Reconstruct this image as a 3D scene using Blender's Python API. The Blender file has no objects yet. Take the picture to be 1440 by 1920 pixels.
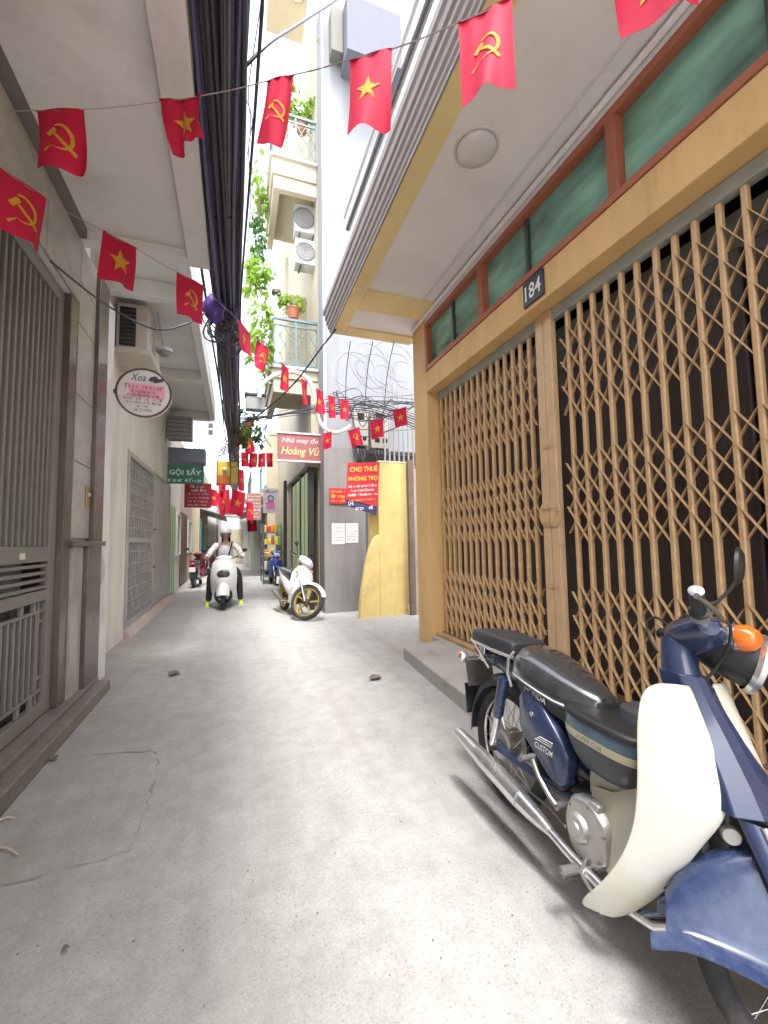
import bpy, bmesh, math, random
from mathutils import Vector, Matrix
R = math.radians
random.seed(7)
SC = bpy.context.scene
COL = SC.collection

# ------------------------------------------------------------------ camera
CAM = Vector((0.0, 0.0, 1.30))
_X = Vector((0.94255, -0.00781, -0.33397))
_Y = Vector((-0.33365, -0.07175, -0.93996))
_Z = Vector((-0.01662, 0.99739, -0.07024))
CM = Matrix((_X, _Y, _Z))            # camera axes -> world
_q = CM.to_quaternion(); _q.normalize(); CM = _q.to_matrix()
FPX, PX0, PY0 = 786.0, 720.0, 960.0   # focal length and centre in photograph pixels
cam = bpy.data.cameras.new('camera'); cam_o = bpy.data.objects.new('camera', cam); COL.objects.link(cam_o)
cam.sensor_fit = 'HORIZONTAL'; cam.sensor_width = 36.0; cam.lens = 36.0 * FPX / 1440.0
cam.clip_start = 0.02; cam.clip_end = 2000
cam_o.matrix_world = Matrix.Translation(CAM) @ CM.to_4x4()
SC.camera = cam_o

# ------------------------------------------------------------------ sky, sun, exposure
SUN_EL, SUN_AZ = R(68), R(184)        # azimuth clockwise from +Y: the sun stands behind and left of the camera
w = bpy.data.worlds.new('World'); SC.world = w; w.use_nodes = True
nt = w.node_tree; bg = nt.nodes['Background']
sky = nt.nodes.new('ShaderNodeTexSky'); sky.sky_type = 'NISHITA'; sky.sun_disc = False
sky.sun_elevation = SUN_EL; sky.sun_rotation = SUN_AZ
sky.air_density = 1.0; sky.dust_density = 4.0; sky.ozone_density = 1.0
hs = nt.nodes.new('ShaderNodeHueSaturation'); hs.inputs['Saturation'].default_value = 0.42
nt.links.new(sky.outputs[0], hs.inputs['Color']); nt.links.new(hs.outputs[0], bg.inputs['Color'])
bg.inputs['Strength'].default_value = 0.15
sl = bpy.data.lights.new('sun', 'SUN'); sun = bpy.data.objects.new('sun', sl); COL.objects.link(sun)
sl.energy = 0.85; sl.angle = R(11); sl.color = (1.0, 0.975, 0.94)
d = Vector((math.sin(SUN_AZ) * math.cos(SUN_EL), math.cos(SUN_AZ) * math.cos(SUN_EL), math.sin(SUN_EL)))
sun.rotation_euler = d.to_track_quat('Z', 'Y').to_euler()
SC.view_settings.view_transform = 'Standard'; SC.view_settings.look = 'None'
SC.view_settings.gamma = 1.0; SC.view_settings.exposure = 2.6
SC.cycles.max_bounces = 7; SC.cycles.diffuse_bounces = 4; SC.cycles.transparent_max_bounces = 8

# ------------------------------------------------------------------ pixel -> place
def ray(px, py): return CM @ Vector(((px - PX0) / FPX, -(py - PY0) / FPX, -1.0))
def atX(px, py, X): r = ray(px, py); return CAM + r * ((X - CAM.x) / r.x)
def atY(px, py, Y): r = ray(px, py); return CAM + r * ((Y - CAM.y) / r.y)
def atZ(px, py, Z=0.0): r = ray(px, py); return CAM + r * ((Z - CAM.z) / r.z)
def atD(px, py, D): return CAM + ray(px, py) * D

# ------------------------------------------------------------------ objects
WM = {}
def tag(o, label=None, cat=None, group=None, kind=None):
    if label: o['label'] = label
    if cat: o['category'] = cat
    if group: o['group'] = group
    if kind: o['kind'] = kind
    return o
def thing(name, label, cat, loc=(0, 0, 0), rotz=0.0, group=None, mat=None):
    o = bpy.data.objects.new(name, None); COL.objects.link(o); o.empty_display_size = 0.1
    m = mat if mat is not None else Matrix.Translation(Vector(loc)) @ Matrix.Rotation(rotz, 4, 'Z')
    o.matrix_world = m; WM[o.name] = m.copy()
    return tag(o, label, cat, group)
def copy_tree(o, parent=None):
    c = o.copy(); COL.objects.link(c); c.parent = parent
    for ch in list(o.children): copy_tree(ch, c)
    return c

class G:
    """collects shapes; obj() links them as one mesh object"""
    def __init__(s): s.v = []; s.f = []
    def add(s, vs, fs):
        n = len(s.v); s.v += [Vector(p) for p in vs]; s.f += [tuple(i + n for i in f) for f in fs]; return s
    def box(s, a, b):
        x0, y0, z0 = [min(a[i], b[i]) for i in range(3)]; x1, y1, z1 = [max(a[i], b[i]) for i in range(3)]
        return s.add([(x0,y0,z0),(x1,y0,z0),(x1,y1,z0),(x0,y1,z0),(x0,y0,z1),(x1,y0,z1),(x1,y1,z1),(x0,y1,z1)],
                     [(0,3,2,1),(4,5,6,7),(0,1,5,4),(1,2,6,5),(2,3,7,6),(3,0,4,7)])
    def obox(s, c, ax, ay, az):
        """box from centre and three half-axis vectors"""
        c, ax, ay, az = map(Vector, (c, ax, ay, az)); vs = []
        for sz in (-1, 1):
            for sx, sy in ((-1,-1),(1,-1),(1,1),(-1,1)): vs.append(c + ax*sx + ay*sy + az*sz)
        return s.add(vs, [(0,3,2,1),(4,5,6,7),(0,1,5,4),(1,2,6,5),(2,3,7,6),(3,0,4,7)])
    def bar(s, p, q, w, t, up=(0, 0, 1)):
        """rectangular bar from p to q, width w across, thickness t"""
        p, q = Vector(p), Vector(q); d = (q - p); L = d.length; d.normalize()
        n = d.cross(Vector(up))
        if n.length < 1e-4: n = d.cross(Vector((1, 0, 0)))
        n.normalize(); m = n.cross(d).normalized()
        return s.obox((p + q) / 2, n * w / 2, d * L / 2, m * t / 2)
    def rings(s, rs, closed=True, cap0=True, cap1=True):
        n = len(rs[0]); base = len(s.v)
        for r in rs: s.v += [Vector(p) for p in r]
        m = n if closed else n - 1
        for i in range(len(rs) - 1):
            for j in range(m):
                a = base + i*n + j; b = base + i*n + (j+1) % n
                s.f.append((a, b, b + n, a + n))
        if closed and cap0: s.f.append(tuple(base + j for j in range(n))[::-1])
        if closed and cap1: s.f.append(tuple(base + (len(rs)-1)*n + j for j in range(n)))
        return s
    def tube(s, path, r, n=8, closed=False, caps=True):
        P = [Vector(p) for p in path]; k = len(P); rr = r if isinstance(r, (list, tuple)) else [r]*k
        rs = []; prev = None
        for i in range(k):
            if closed: d = P[(i+1) % k] - P[i-1]
            else: d = P[min(i+1, k-1)] - P[max(i-1, 0)]
            d.normalize()
            if prev is None:
                u = d.cross(Vector((0, 0, 1)))
                if u.length < 0.05: u = d.cross(Vector((1, 0, 0)))
            else: u = prev - d * prev.dot(d)
            u.normalize(); prev = u; w_ = d.cross(u)
            rs.append([P[i] + (u*math.cos(t) + w_*math.sin(t))*rr[i] for t in [2*math.pi*j/n for j in range(n)]])
        if closed: rs.append(rs[0])
        return s.rings(rs, True, caps and not closed, caps and not closed)
    def cyl(s, p, q, r, r2=None, n=16): return s.tube([p, q], [r, r if r2 is None else r2], n)
    def lathe(s, prof, c=(0, 0, 0), ax=(0, 0, 1), n=24, arc=None):
        """profile of (radius, height) turned about axis ax at c"""
        c = Vector(c); a = Vector(ax).normalized(); u = a.orthogonal().normalized(); w_ = a.cross(u)
        full = arc is None; t0, t1 = (0, 2*math.pi) if full else arc
        rs = []
        k = n if full else n + 1
        for j in range(k):
            t = t0 + (t1 - t0)*j/n; e = u*math.cos(t) + w_*math.sin(t)
            rs.append([c + a*h + e*r_ for r_, h in prof])
        if full: rs.append(rs[0])
        b = len(s.v); m = len(prof)
        for r_ in rs: s.v += [Vector(p) for p in r_]
        for i in range(len(rs)-1):
            for j in range(m-1):
                x = b + i*m + j; s.f.append((x, x + m, x + m + 1, x + 1))
        return s
    def torus(s, c, ax, RR, r, n=40, m=10):
        pts = [(RR + r*math.cos(2*math.pi*j/m), r*math.sin(2*math.pi*j/m)) for j in range(m+1)]
        return s.lathe(pts, c, ax, n)
    def prism(s, pts, ext):
        """closed polygon of 3D points extruded by a vector"""
        n = len(pts); P = [Vector(p) for p in pts]; e = Vector(ext); b = len(s.v)
        s.v += P + [p + e for p in P]
        s.f.append(tuple(range(b, b+n))[::-1]); s.f.append(tuple(range(b+n, b+2*n)))
        for i in range(n): s.f.append((b+i, b+(i+1) % n, b+n+(i+1) % n, b+n+i))
        return s
    def sheet(s, grid, thick=None):
        """grid of points (rows of columns) as a surface, given thickness along its normals"""
        r, c = len(grid), len(grid[0]); b = len(s.v)
        g = [[Vector(p) for p in row] for row in grid]
        def q(off):
            return [(off+i*c+j, off+i*c+j+1, off+(i+1)*c+j+1, off+(i+1)*c+j) for i in range(r-1) for j in range(c-1)]
        if not thick:
            s.v += [p for row in g for p in row]; s.f += q(b); return s
        N = []
        for i in range(r):
            for j in range(c):
                du = g[i][min(j+1, c-1)] - g[i][max(j-1, 0)]; dv = g[min(i+1, r-1)][j] - g[max(i-1, 0)][j]
                n = du.cross(dv); N.append(n.normalized() if n.length > 1e-9 else Vector((0, 0, 1)))
        flat = [p for row in g for p in row]
        s.v += flat + [p - n*thick for p, n in zip(flat, N)]
        k = r*c; s.f += q(b); s.f += [f[::-1] for f in q(b+k)]
        def edge(ids):
            for x, y in zip(ids, ids[1:]): s.f.append((b+y, b+x, b+k+x, b+k+y))
        edge([j for j in range(c)]); edge([i*c+c-1 for i in range(r)])
        edge([(r-1)*c+j for j in range(c)][::-1]); edge([i*c for i in range(r)][::-1])
        return s
    def ball(s, c, rad, n=16, m=10, ax=None):
        rx, ry, rz = rad if isinstance(rad, (tuple, list)) else (rad,)*3
        c = Vector(c); rs = []
        for i in range(m+1):
            a = math.pi*(i/m); a = min(max(a, 0.06), math.pi-0.06)
            rs.append([c + Vector((rx*math.sin(a)*math.cos(2*math.pi*j/n), ry*math.sin(a)*math.sin(2*math.pi*j/n), -rz*math.cos(a))) for j in range(n)])
        return s.rings(rs)
    def xf(s, M): s.v = [M @ p for p in s.v]; return s
    def obj(s, name, mat, parent=None, world=False, bevel=0.0, sharp=38, seg=2, smooth=True, fix=True):
        me = bpy.data.meshes.new(name)
        V = s.v
        if parent is not None and world:
            inv = WM[parent.name].inverted(); V = [inv @ p for p in V]
        me.from_pydata([tuple(p) for p in V], [], s.f)
        if fix:
            bm = bmesh.new(); bm.from_mesh(me); bmesh.ops.remove_doubles(bm, verts=bm.verts, dist=1e-6)
            bmesh.ops.recalc_face_normals(bm, faces=bm.faces); bm.to_mesh(me); bm.free()
        if smooth:
            me.polygons.foreach_set('use_smooth', [True]*len(me.polygons)); me.set_sharp_from_angle(angle=R(sharp))
        if mat: me.materials.append(mat)
        o = bpy.data.objects.new(name, me); COL.objects.link(o)
        if parent is not None:
            o.parent = parent; WM[o.name] = WM[parent.name]
        else: WM[o.name] = Matrix.Identity(4)
        if bevel:
            b = o.modifiers.new('bevel', 'BEVEL'); b.width = bevel; b.segments = seg; b.limit_method = 'ANGLE'; b.angle_limit = R(40)
        return o

def struct(name, g, mat, **k):
    o = g.obj(name, mat, **k); o['kind'] = 'structure'; return o
def share(o, name=None, loc=None, parent=None, mat=None):
    """a copy of a mesh object that shares its mesh"""
    c = bpy.data.objects.new(name or o.name.split('.')[0], o.data); COL.objects.link(c)
    if parent is not None: c.parent = parent; WM[c.name] = WM[parent.name]
    if mat is not None: c.matrix_local = mat
    elif loc is not None: c.location = loc
    return c

# ------------------------------------------------------------------ materials
MATS = {}
def M(name, col, rough=0.6, metal=0.0, var=0.10, scale=5.0, bump=0.0, bscale=60.0, coat=0.0, dirt=None, dscale=1.5, dlo=0.5, dhi=0.75, spec=0.5, detail=6.0, trans=0.0, emit=None, stretch=None):
    if name in MATS: return MATS[name]
    m = bpy.data.materials.new(name); m.use_nodes = True; t = m.node_tree; N, L = t.nodes, t.links
    p = N['Principled BSDF']; p.inputs['Roughness'].default_value = rough; p.inputs['Metallic'].default_value = metal
    p.inputs['Specular IOR Level'].default_value = spec; p.inputs['Coat Weight'].default_value = coat; p.inputs['Coat Roughness'].default_value = 0.08
    tc = N.new('ShaderNodeTexCoord'); src = tc.outputs['Object']
    if stretch:
        mp = N.new('ShaderNodeMapping'); mp.inputs['Scale'].default_value = stretch; L.new(src, mp.inputs['Vector']); src = mp.outputs[0]
    n = N.new('ShaderNodeTexNoise'); n.inputs['Scale'].default_value = scale; n.inputs['Detail'].default_value = detail; n.inputs['Roughness'].default_value = 0.62
    L.new(src, n.inputs['Vector'])
    cr = N.new('ShaderNodeValToRGB'); cr.color_ramp.elements[0].position = 0.28; cr.color_ramp.elements[1].position = 0.74
    a = [min(1, max(0, c*(1-var))) for c in col]; b = [min(1, c*(1+var)) for c in col]
    cr.color_ramp.elements[0].color = (*a, 1); cr.color_ramp.elements[1].color = (*b, 1)
    L.new(n.outputs['Fac'], cr.inputs['Fac']); out = cr.outputs['Color']
    if dirt:
        n2 = N.new('ShaderNodeTexNoise'); n2.inputs['Scale'].default_value = dscale; n2.inputs['Detail'].default_value = 9; n2.inputs['Roughness'].default_value = 0.7
        L.new(src, n2.inputs['Vector'])
        r2 = N.new('ShaderNodeValToRGB'); r2.color_ramp.elements[0].position = dlo; r2.color_ramp.elements[1].position = dhi
        L.new(n2.outputs['Fac'], r2.inputs['Fac'])
        mx = N.new('ShaderNodeMix'); mx.data_type = 'RGBA'; L.new(r2.outputs['Color'], mx.inputs['Factor'])
        L.new(out, mx.inputs['A']); mx.inputs['B'].default_value = (*dirt, 1); out = mx.outputs['Result']
    L.new(out, p.inputs['Base Color'])
    rm = N.new('ShaderNodeMapRange'); rm.inputs['To Min'].default_value = max(0.02, rough-0.12*min(1, var*4)); rm.inputs['To Max'].default_value = min(1, rough+0.12*min(1, var*4))
    L.new(n.outputs['Fac'], rm.inputs['Value']); L.new(rm.outputs[0], p.inputs['Roughness'])
    if bump:
        nb = N.new('ShaderNodeTexNoise'); nb.inputs['Scale'].default_value = bscale; nb.inputs['Detail'].default_value = 5
        L.new(src, nb.inputs['Vector']); bp = N.new('ShaderNodeBump'); bp.inputs['Strength'].default_value = bump; bp.inputs['Distance'].default_value = 0.01
        L.new(nb.outputs['Fac'], bp.inputs['Height']); L.new(bp.outputs[0], p.inputs['Normal'])
    if trans:
        tr = N.new('ShaderNodeBsdfTranslucent'); L.new(out, tr.inputs['Color'])
        ms = N.new('ShaderNodeMixShader'); ms.inputs[0].default_value = trans
        L.new(p.outputs[0], ms.inputs[1]); L.new(tr.outputs[0], ms.inputs[2]); L.new(ms.outputs[0], N['Material Output'].inputs['Surface'])
    if emit: p.inputs['Emission Color'].default_value = (*emit[0], 1); p.inputs['Emission Strength'].default_value = emit[1]
    MATS[name] = m; return m

def glass(name, col, alpha=0.5, rough=0.05):
    if name in MATS: return MATS[name]
    m = bpy.data.materials.new(name); m.use_nodes = True; t = m.node_tree; N, L = t.nodes, t.links
    p = N['Principled BSDF']; p.inputs['Base Color'].default_value = (*col, 1); p.inputs['Roughness'].default_value = rough
    tr = N.new('ShaderNodeBsdfTransparent'); tr.inputs['Color'].default_value = (*[min(1, c*1.6+0.25) for c in col], 1)
    ms = N.new('ShaderNodeMixShader'); ms.inputs[0].default_value = alpha
    L.new(tr.outputs[0], ms.inputs[1]); L.new(p.outputs[0], ms.inputs[2]); L.new(ms.outputs[0], N['Material Output'].inputs['Surface'])
    MATS[name] = m; return m

# ------------------------------------------------------------------ lettering
_txt = {}
def text_geo(body, shear=0.0, bold=0.0):
    k = (body, shear, bold)
    if k in _txt: return _txt[k]
    cu = bpy.data.curves.new('txt', 'FONT'); cu.body = body; cu.size = 1.0; cu.resolution_u = 2; cu.shear = shear; cu.offset = bold
    cu.fill_mode = 'FRONT'
    o = bpy.data.objects.new('txt', cu); COL.objects.link(o)
    dg = bpy.context.evaluated_depsgraph_get(); me = bpy.data.meshes.new_from_object(o.evaluated_get(dg))
    v = [p.co.copy() for p in me.vertices]; f = [tuple(p.vertices) for p in me.polygons]
    bpy.data.objects.remove(o); bpy.data.curves.remove(cu); bpy.data.meshes.remove(me)
    x0 = min(p.x for p in v); x1 = max(p.x for p in v); y0 = min(p.y for p in v); y1 = max(p.y for p in v)
    v = [((p.x-x0)/(x1-x0)-0.5, (p.y-y0)/(y1-y0)-0.5) for p in v]
    _txt[k] = (v, f); return _txt[k]
def lettering(body, c, xd, ud, wd, ht, mat, parent, world=True, shear=0.0, bold=0.0, name='lettering', warp=None):
    v, f = text_geo(body, shear, bold); c, xd, ud = Vector(c), Vector(xd).normalized(), Vector(ud).normalized()
    g = G(); P = [c + xd*(x*wd) + ud*(y*ht) for x, y in v]
    if warp: P = [warp(p) for p in P]
    g.add(P, f); return g.obj(name, mat, parent, world=world, smooth=False, fix=False)
def scrawl(c, xd, ud, wd, ht, mat, parent, n=None, world=True, seed=0, name='lettering'):
    """a line of writing too small to read: uneven little strokes"""
    rr = random.Random(seed); c, xd, ud = Vector(c), Vector(xd).normalized(), Vector(ud).normalized(); g = G(); x = -wd/2
    while x < wd/2 - ht*0.3:
        if rr.random() < 0.16: x += ht*0.5; continue
        lw = ht*rr.uniform(0.10, 0.2); hh = ht*rr.choice((0.62, 0.62, 0.95, 0.7)); k = rr.choice((0, 1, 2, 3))
        def st(xa, ya, xb, yb):
            g.add([c+xd*xa+ud*ya, c+xd*xb+ud*ya, c+xd*xb+ud*yb, c+xd*xa+ud*yb], [(0, 1, 2, 3)])
        y0 = -ht/2; cw = ht*rr.uniform(0.38, 0.6)
        st(x, y0, x+lw, y0+hh)
        if k >= 1: st(x+lw, y0+hh-lw, x+cw, y0+hh)
        if k >= 2: st(x+cw-lw, y0, x+cw, y0+hh-lw)
        if k == 3: st(x+lw, y0, x+cw-lw, y0+lw)
        x += cw + ht*0.14
    if not g.f: return None
    o = g.obj(name, mat, parent, world=world, smooth=False, fix=False); o['kind'] = 'stuff'; return o
# ================================================================== SETTING
def ground_mat():
    m = bpy.data.materials.new('worn_concrete'); m.use_nodes = True; t = m.node_tree; N, L = t.nodes, t.links
    p = N['Principled BSDF']; tc = N.new('ShaderNodeTexCoord'); o = tc.outputs['Object']
    def noise(sc, det=8, ro=0.6):
        n = N.new('ShaderNodeTexNoise'); n.inputs['Scale'].default_value = sc; n.inputs['Detail'].default_value = det; n.inputs['Roughness'].default_value = ro
        L.new(o, n.inputs['Vector']); return n.outputs['Fac']
    def ramp(f, a, b, ca, cb):
        r = N.new('ShaderNodeValToRGB'); r.color_ramp.elements[0].position = a; r.color_ramp.elements[1].position = b
        r.color_ramp.elements[0].color = (*ca, 1); r.color_ramp.elements[1].color = (*cb, 1); L.new(f, r.inputs['Fac']); return r.outputs['Color']
    def mix(a, b, f, mode='MIX'):
        x = N.new('ShaderNodeMix'); x.data_type = 'RGBA'; x.blend_type = mode
        if isinstance(f, float): x.inputs['Factor'].default_value = f
        else: L.new(f, x.inputs['Factor'])
        L.new(a, x.inputs['A']); L.new(b, x.inputs['B']) if not isinstance(b, tuple) else setattr(x.inputs['B'], 'default_value', (*b, 1)); return x.outputs['Result']
    base = ramp(noise(0.9), 0.30, 0.72, (0.315, 0.312, 0.304), (0.385, 0.382, 0.374))
    mid = ramp(noise(7.0, 10, 0.7), 0.30, 0.70, (0.74, 0.74, 0.73), (1.1, 1.1, 1.1))
    c = mix(base, mid, 0.8, 'MULTIPLY')
    v = N.new('ShaderNodeTexVoronoi'); v.inputs['Scale'].default_value = 62; L.new(o, v.inputs['Vector'])
    sp = ramp(v.outputs['Distance'], 0.06, 0.30, (0.58, 0.58, 0.56), (1, 1, 1))
    patch = ramp(noise(1.3, 4), 0.45, 0.62, (0, 0, 0), (1, 1, 1))
    sp2 = mix(sp, (1.0, 1.0, 1.0), patch); c = mix(c, sp2, 0.75, 'MULTIPLY')
    gr = ramp(noise(120, 3, 0.8), 0.33, 0.68, (0.76, 0.76, 0.75), (1.1, 1.1, 1.1)); c = mix(c, gr, 0.8, 'MULTIPLY')
    st = ramp(noise(2.2, 10, 0.75), 0.62, 0.80, (0, 0, 0), (0.4, 0.4, 0.4)); c = mix(c, (0.26, 0.245, 0.22), st)
    # faint tyre tracks worn along the alley
    mp = N.new('ShaderNodeMapping'); mp.inputs['Scale'].default_value = (7.0, 0.28, 1); L.new(o, mp.inputs['Vector'])
    nt_ = N.new('ShaderNodeTexNoise'); nt_.inputs['Scale'].default_value = 1.0; nt_.inputs['Detail'].default_value = 6; L.new(mp.outputs[0], nt_.inputs['Vector'])
    c = mix(c, ramp(nt_.outputs['Fac'], 0.52, 0.74, (1, 1, 1), (0.84, 0.835, 0.825)), 0.7, 'MULTIPLY')
    sp3 = ramp(noise(1.9, 3, 0.5), 0.73, 0.80, (0, 0, 0), (0.35, 0.35, 0.35)); c = mix(c, (0.20, 0.19, 0.175), sp3)
    # brown dust that has gathered along the left-hand step
    sx = N.new('ShaderNodeSeparateXYZ'); L.new(o, sx.inputs[0])
    mr = N.new('ShaderNodeMapRange'); mr.inputs['From Min'].default_value = -0.45; mr.inputs['From Max'].default_value = -1.25; L.new(sx.outputs['X'], mr.inputs['Value'])
    du = N.new('ShaderNodeMath'); du.operation = 'MULTIPLY'; L.new(mr.outputs[0], du.inputs[0]); L.new(ramp(noise(3.0, 8, 0.7), 0.38, 0.66, (0, 0, 0), (1, 1, 1)), du.inputs[1])
    c = mix(c, (0.27, 0.235, 0.19), du.outputs[0])
    L.new(c, p.inputs['Base Color']); p.inputs['Roughness'].default_value = 0.72; p.inputs['Specular IOR Level'].default_value = 0.35
    b = N.new('ShaderNodeBump'); b.inputs['Strength'].default_value = 0.35; b.inputs['Distance'].default_value = 0.006
    L.new(noise(150, 4, 0.7), b.inputs['Height']); L.new(b.outputs[0], p.inputs['Normal'])
    return m
GROUND = ground_mat()
# gently uneven sheet: flat far away, slight dips along the alley
g = G(); xs = [-60, -20, -6] + [-3+0.25*i for i in range(29)] + [6, 20, 60]; ys = [-60, -20, -5] + [-2+0.4*i for i in range(60)] + [28, 40, 80, 160]
def gz(x, y):
    if abs(x) > 3.2 or y < -2.2 or y > 22: return 0.0
    return 0.006*math.sin(x*2.1+1.0)*math.sin(y*0.9) - 0.006*math.exp(-((x+0.25)/0.5)**2)
g.sheet([[(x, y, gz(x, y)) for x in xs] for y in ys])
ground = struct('ground', g, GROUND)

def ribbon(pts, w0, z=0.004, seed=1):
    rr = random.Random(seed); P = [Vector((p[0], p[1], 0)) for p in pts]; Q = []
    for a, b in zip(P, P[1:]):
        k = max(2, int((b-a).length/0.05))
        for i in range(k): Q.append(a.lerp(b, i/k))
    Q.append(P[-1]); L_, R_ = [], []
    for i, q in enumerate(Q):
        d = (Q[min(i+1, len(Q)-1)] - Q[max(i-1, 0)]).normalized(); n = Vector((-d.y, d.x, 0))
        j = n*rr.uniform(-0.012, 0.012); ww = w0*max(0.04, rr.uniform(-0.5, 1.2))
        for S, s_ in ((L_, 1), (R_, -1)):
            p = q + j + n*ww*s_; p.z = gz(p.x, p.y) + z; S.append(p)
    return G().sheet([L_, R_])
CRK = M('crack_dust', (0.225, 0.213, 0.196), 0.9, var=0.3, scale=20)
ctop = [atZ(*p).to_2d() for p in ((70, 1438), (120, 1422), (200, 1413), (285, 1408))]
cside = [atZ(*p).to_2d() for p in ((292, 1408), (297, 1430), (288, 1470), (268, 1540), (246, 1592))]
cbot = [atZ(*p).to_2d() for p in ((246, 1592), (200, 1608), (150, 1620), (60, 1645), (-20, 1660))]
for q, pts in enumerate((ctop, cside, cbot)):
    ribbon(pts, 0.006 if q != 1 else 0.010, seed=q).obj('crack', CRK, ground, world=True)

# ---------------------------------------------------------------- materials of the walls
YEL = M('yellow_paint', (0.66, 0.425, 0.175), 0.62, var=0.10, scale=2.2, bump=0.06, bscale=90, dirt=(0.46, 0.28, 0.11), dscale=3.0, dlo=0.52, dhi=0.8, stretch=(1.6, 1.6, 0.4))
YELP = M('pale_yellow_paint', (0.80, 0.64, 0.31), 0.62, var=0.10, scale=2.0, bump=0.06, bscale=90, dirt=(0.50, 0.40, 0.2), dscale=2.2, dlo=0.58, dhi=0.95)
WHT = M('white_ceiling_paint', (0.80, 0.765, 0.755), 0.75, var=0.06, scale=1.6, bump=0.04, bscale=50, dirt=(0.62, 0.585, 0.56), dscale=0.9, dlo=0.5, dhi=0.95)
LWHT = M('grubby_white_paint', (0.72, 0.69, 0.67), 0.75, var=0.09, scale=1.4, bump=0.06, bscale=40, dirt=(0.47, 0.43, 0.40), dscale=1.1, dlo=0.48, dhi=0.82)
CORN = M('weathered_cornice', (0.34, 0.30, 0.275), 0.8, var=0.25, scale=3, bump=0.15, bscale=40, dirt=(0.17, 0.15, 0.14), dscale=3.0, dlo=0.45, dhi=0.8, stretch=(3, 0.35, 3))
TERR = M('terracotta_paint', (0.36, 0.115, 0.06), 0.5, var=0.12, scale=6, bump=0.05)
CONC = M('step_concrete', (0.36, 0.355, 0.33), 0.85, var=0.16, scale=5, bump=0.25, bscale=70, dirt=(0.22, 0.2, 0.17), dscale=2.5)
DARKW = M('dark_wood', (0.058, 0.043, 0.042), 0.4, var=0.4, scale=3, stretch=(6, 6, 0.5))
ALU = M('dark_aluminium', (0.07, 0.075, 0.075), 0.45, metal=0.4, var=0.1)
BEAD = M('grey_bead', (0.66, 0.63, 0.61), 0.7, var=0.08)

# ================================================================== YELLOW HOUSE (right)
XW, XG, ZL, ZS = 2.30, 2.46, 3.20, 4.20
YC = 5.17                     # far corner of the pilaster
yh = thing('yellow_house', 'yellow painted house on the right with white soffit, green windows and house number 184', 'house', (XW, 3.0, 0))
G().box((XW, 4.77, 0), (3.4, YC, ZS)).obj('pilaster', YEL, yh, world=True, bevel=0.008)
G().box((XW, -3.0, ZL), (2.62, 4.768, 3.47)).obj('lintel', YEL, yh, world=True, bevel=0.006)
G().box((XW+0.002, -3.0, 0), (3.4, 0.35, ZL-0.002)).obj('wall', YEL, yh, world=True)
G().box((2.75, 0.352, ZL-0.25), (3.4, 4.766, ZL-0.002)).obj('shutter_housing', M('grey_green_metal', (0.33, 0.35, 0.31), 0.6, var=0.2), yh, world=True)
G().box((XW+0.005, -3.0, ZS-0.09), (2.9, 4.768, ZS-0.001)).obj('cornice_strip', WHT, yh, world=True)
G().tube([(XW-0.02, -3, ZS-0.02), (XW-0.02, YC, ZS-0.02)], 0.022, 8).obj('cornice_strip', WHT, yh, world=True)
G().tube([(XW-0.16, -3, ZS+0.027), (XW-0.16, 4.449, ZS+0.027)], 0.014, 8).obj('cornice_strip', BEAD, yh, world=True)
# dark rooms behind the gate and the windows
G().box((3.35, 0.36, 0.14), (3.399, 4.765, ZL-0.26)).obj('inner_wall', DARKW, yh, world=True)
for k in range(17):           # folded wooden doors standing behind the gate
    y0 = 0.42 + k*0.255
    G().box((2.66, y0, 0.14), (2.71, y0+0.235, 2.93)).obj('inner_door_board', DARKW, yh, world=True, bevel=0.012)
# windows of green glass above the lintel
ZB, ZT = 3.472, 4.108
def wy(px): return atX(px, 520, XW).y
def wy2(px, py): return atX(px, py, XW).y
ye = 4.766; m1 = (wy2(906, 560), wy2(897, 560)); m2 = (wy2(1160, 330), wy2(1140, 330)); m3 = (0.25, 0.42)
fr = G().box((XW-0.012, -3, ZB), (2.42, ye, ZB+0.055)).box((XW-0.012, -3, ZT-0.06), (2.42, ye, ZT))
fr = fr.obj('window_frame', TERR, yh, world=True, bevel=0.004)
for a, b in ((ye-0.07, ye), m1, m2, m3):
    G().box((XW-0.012, a, ZB+0.056), (2.42, b, ZT-0.061)).obj('window_post', TERR, fr, world=True, bevel=0.004)
GLS = M('green_glass_reflections', (0.25, 0.50, 0.40), 0.06, var=0.75, scale=1.3, spec=0.9, stretch=(1, 0.8, 2.2), detail=3)  # pale and dark patches in the colour stand in for reflections
def thin(m, a):
    t = m.node_tree; N, L = t.nodes, t.links; tr = N.new('ShaderNodeBsdfTransparent'); tr.inputs['Color'].default_value = (0.55, 0.85, 0.72, 1)
    ms = N.new('ShaderNodeMixShader'); ms.inputs[0].default_value = a; L.new(tr.outputs[0], ms.inputs[1]); L.new(N['Principled BSDF'].outputs[0], ms.inputs[2]); L.new(ms.outputs[0], N['Material Output'].inputs['Surface'])
thin(GLS, 0.72)
def gbk():
    m = M('pale_green_backing', (0.2, 0.4, 0.31), 0.8, var=0.55, scale=1.6, stretch=(1, 1, 2.5)); return m
spans = [(m1[1], ye-0.07, 0.5), (m2[1], m1[0], 0.42), (m3[1], m2[0], 0.55)]
IRON = M('wrought_iron', (0.02, 0.03, 0.027), 0.5, var=0.1)
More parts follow.
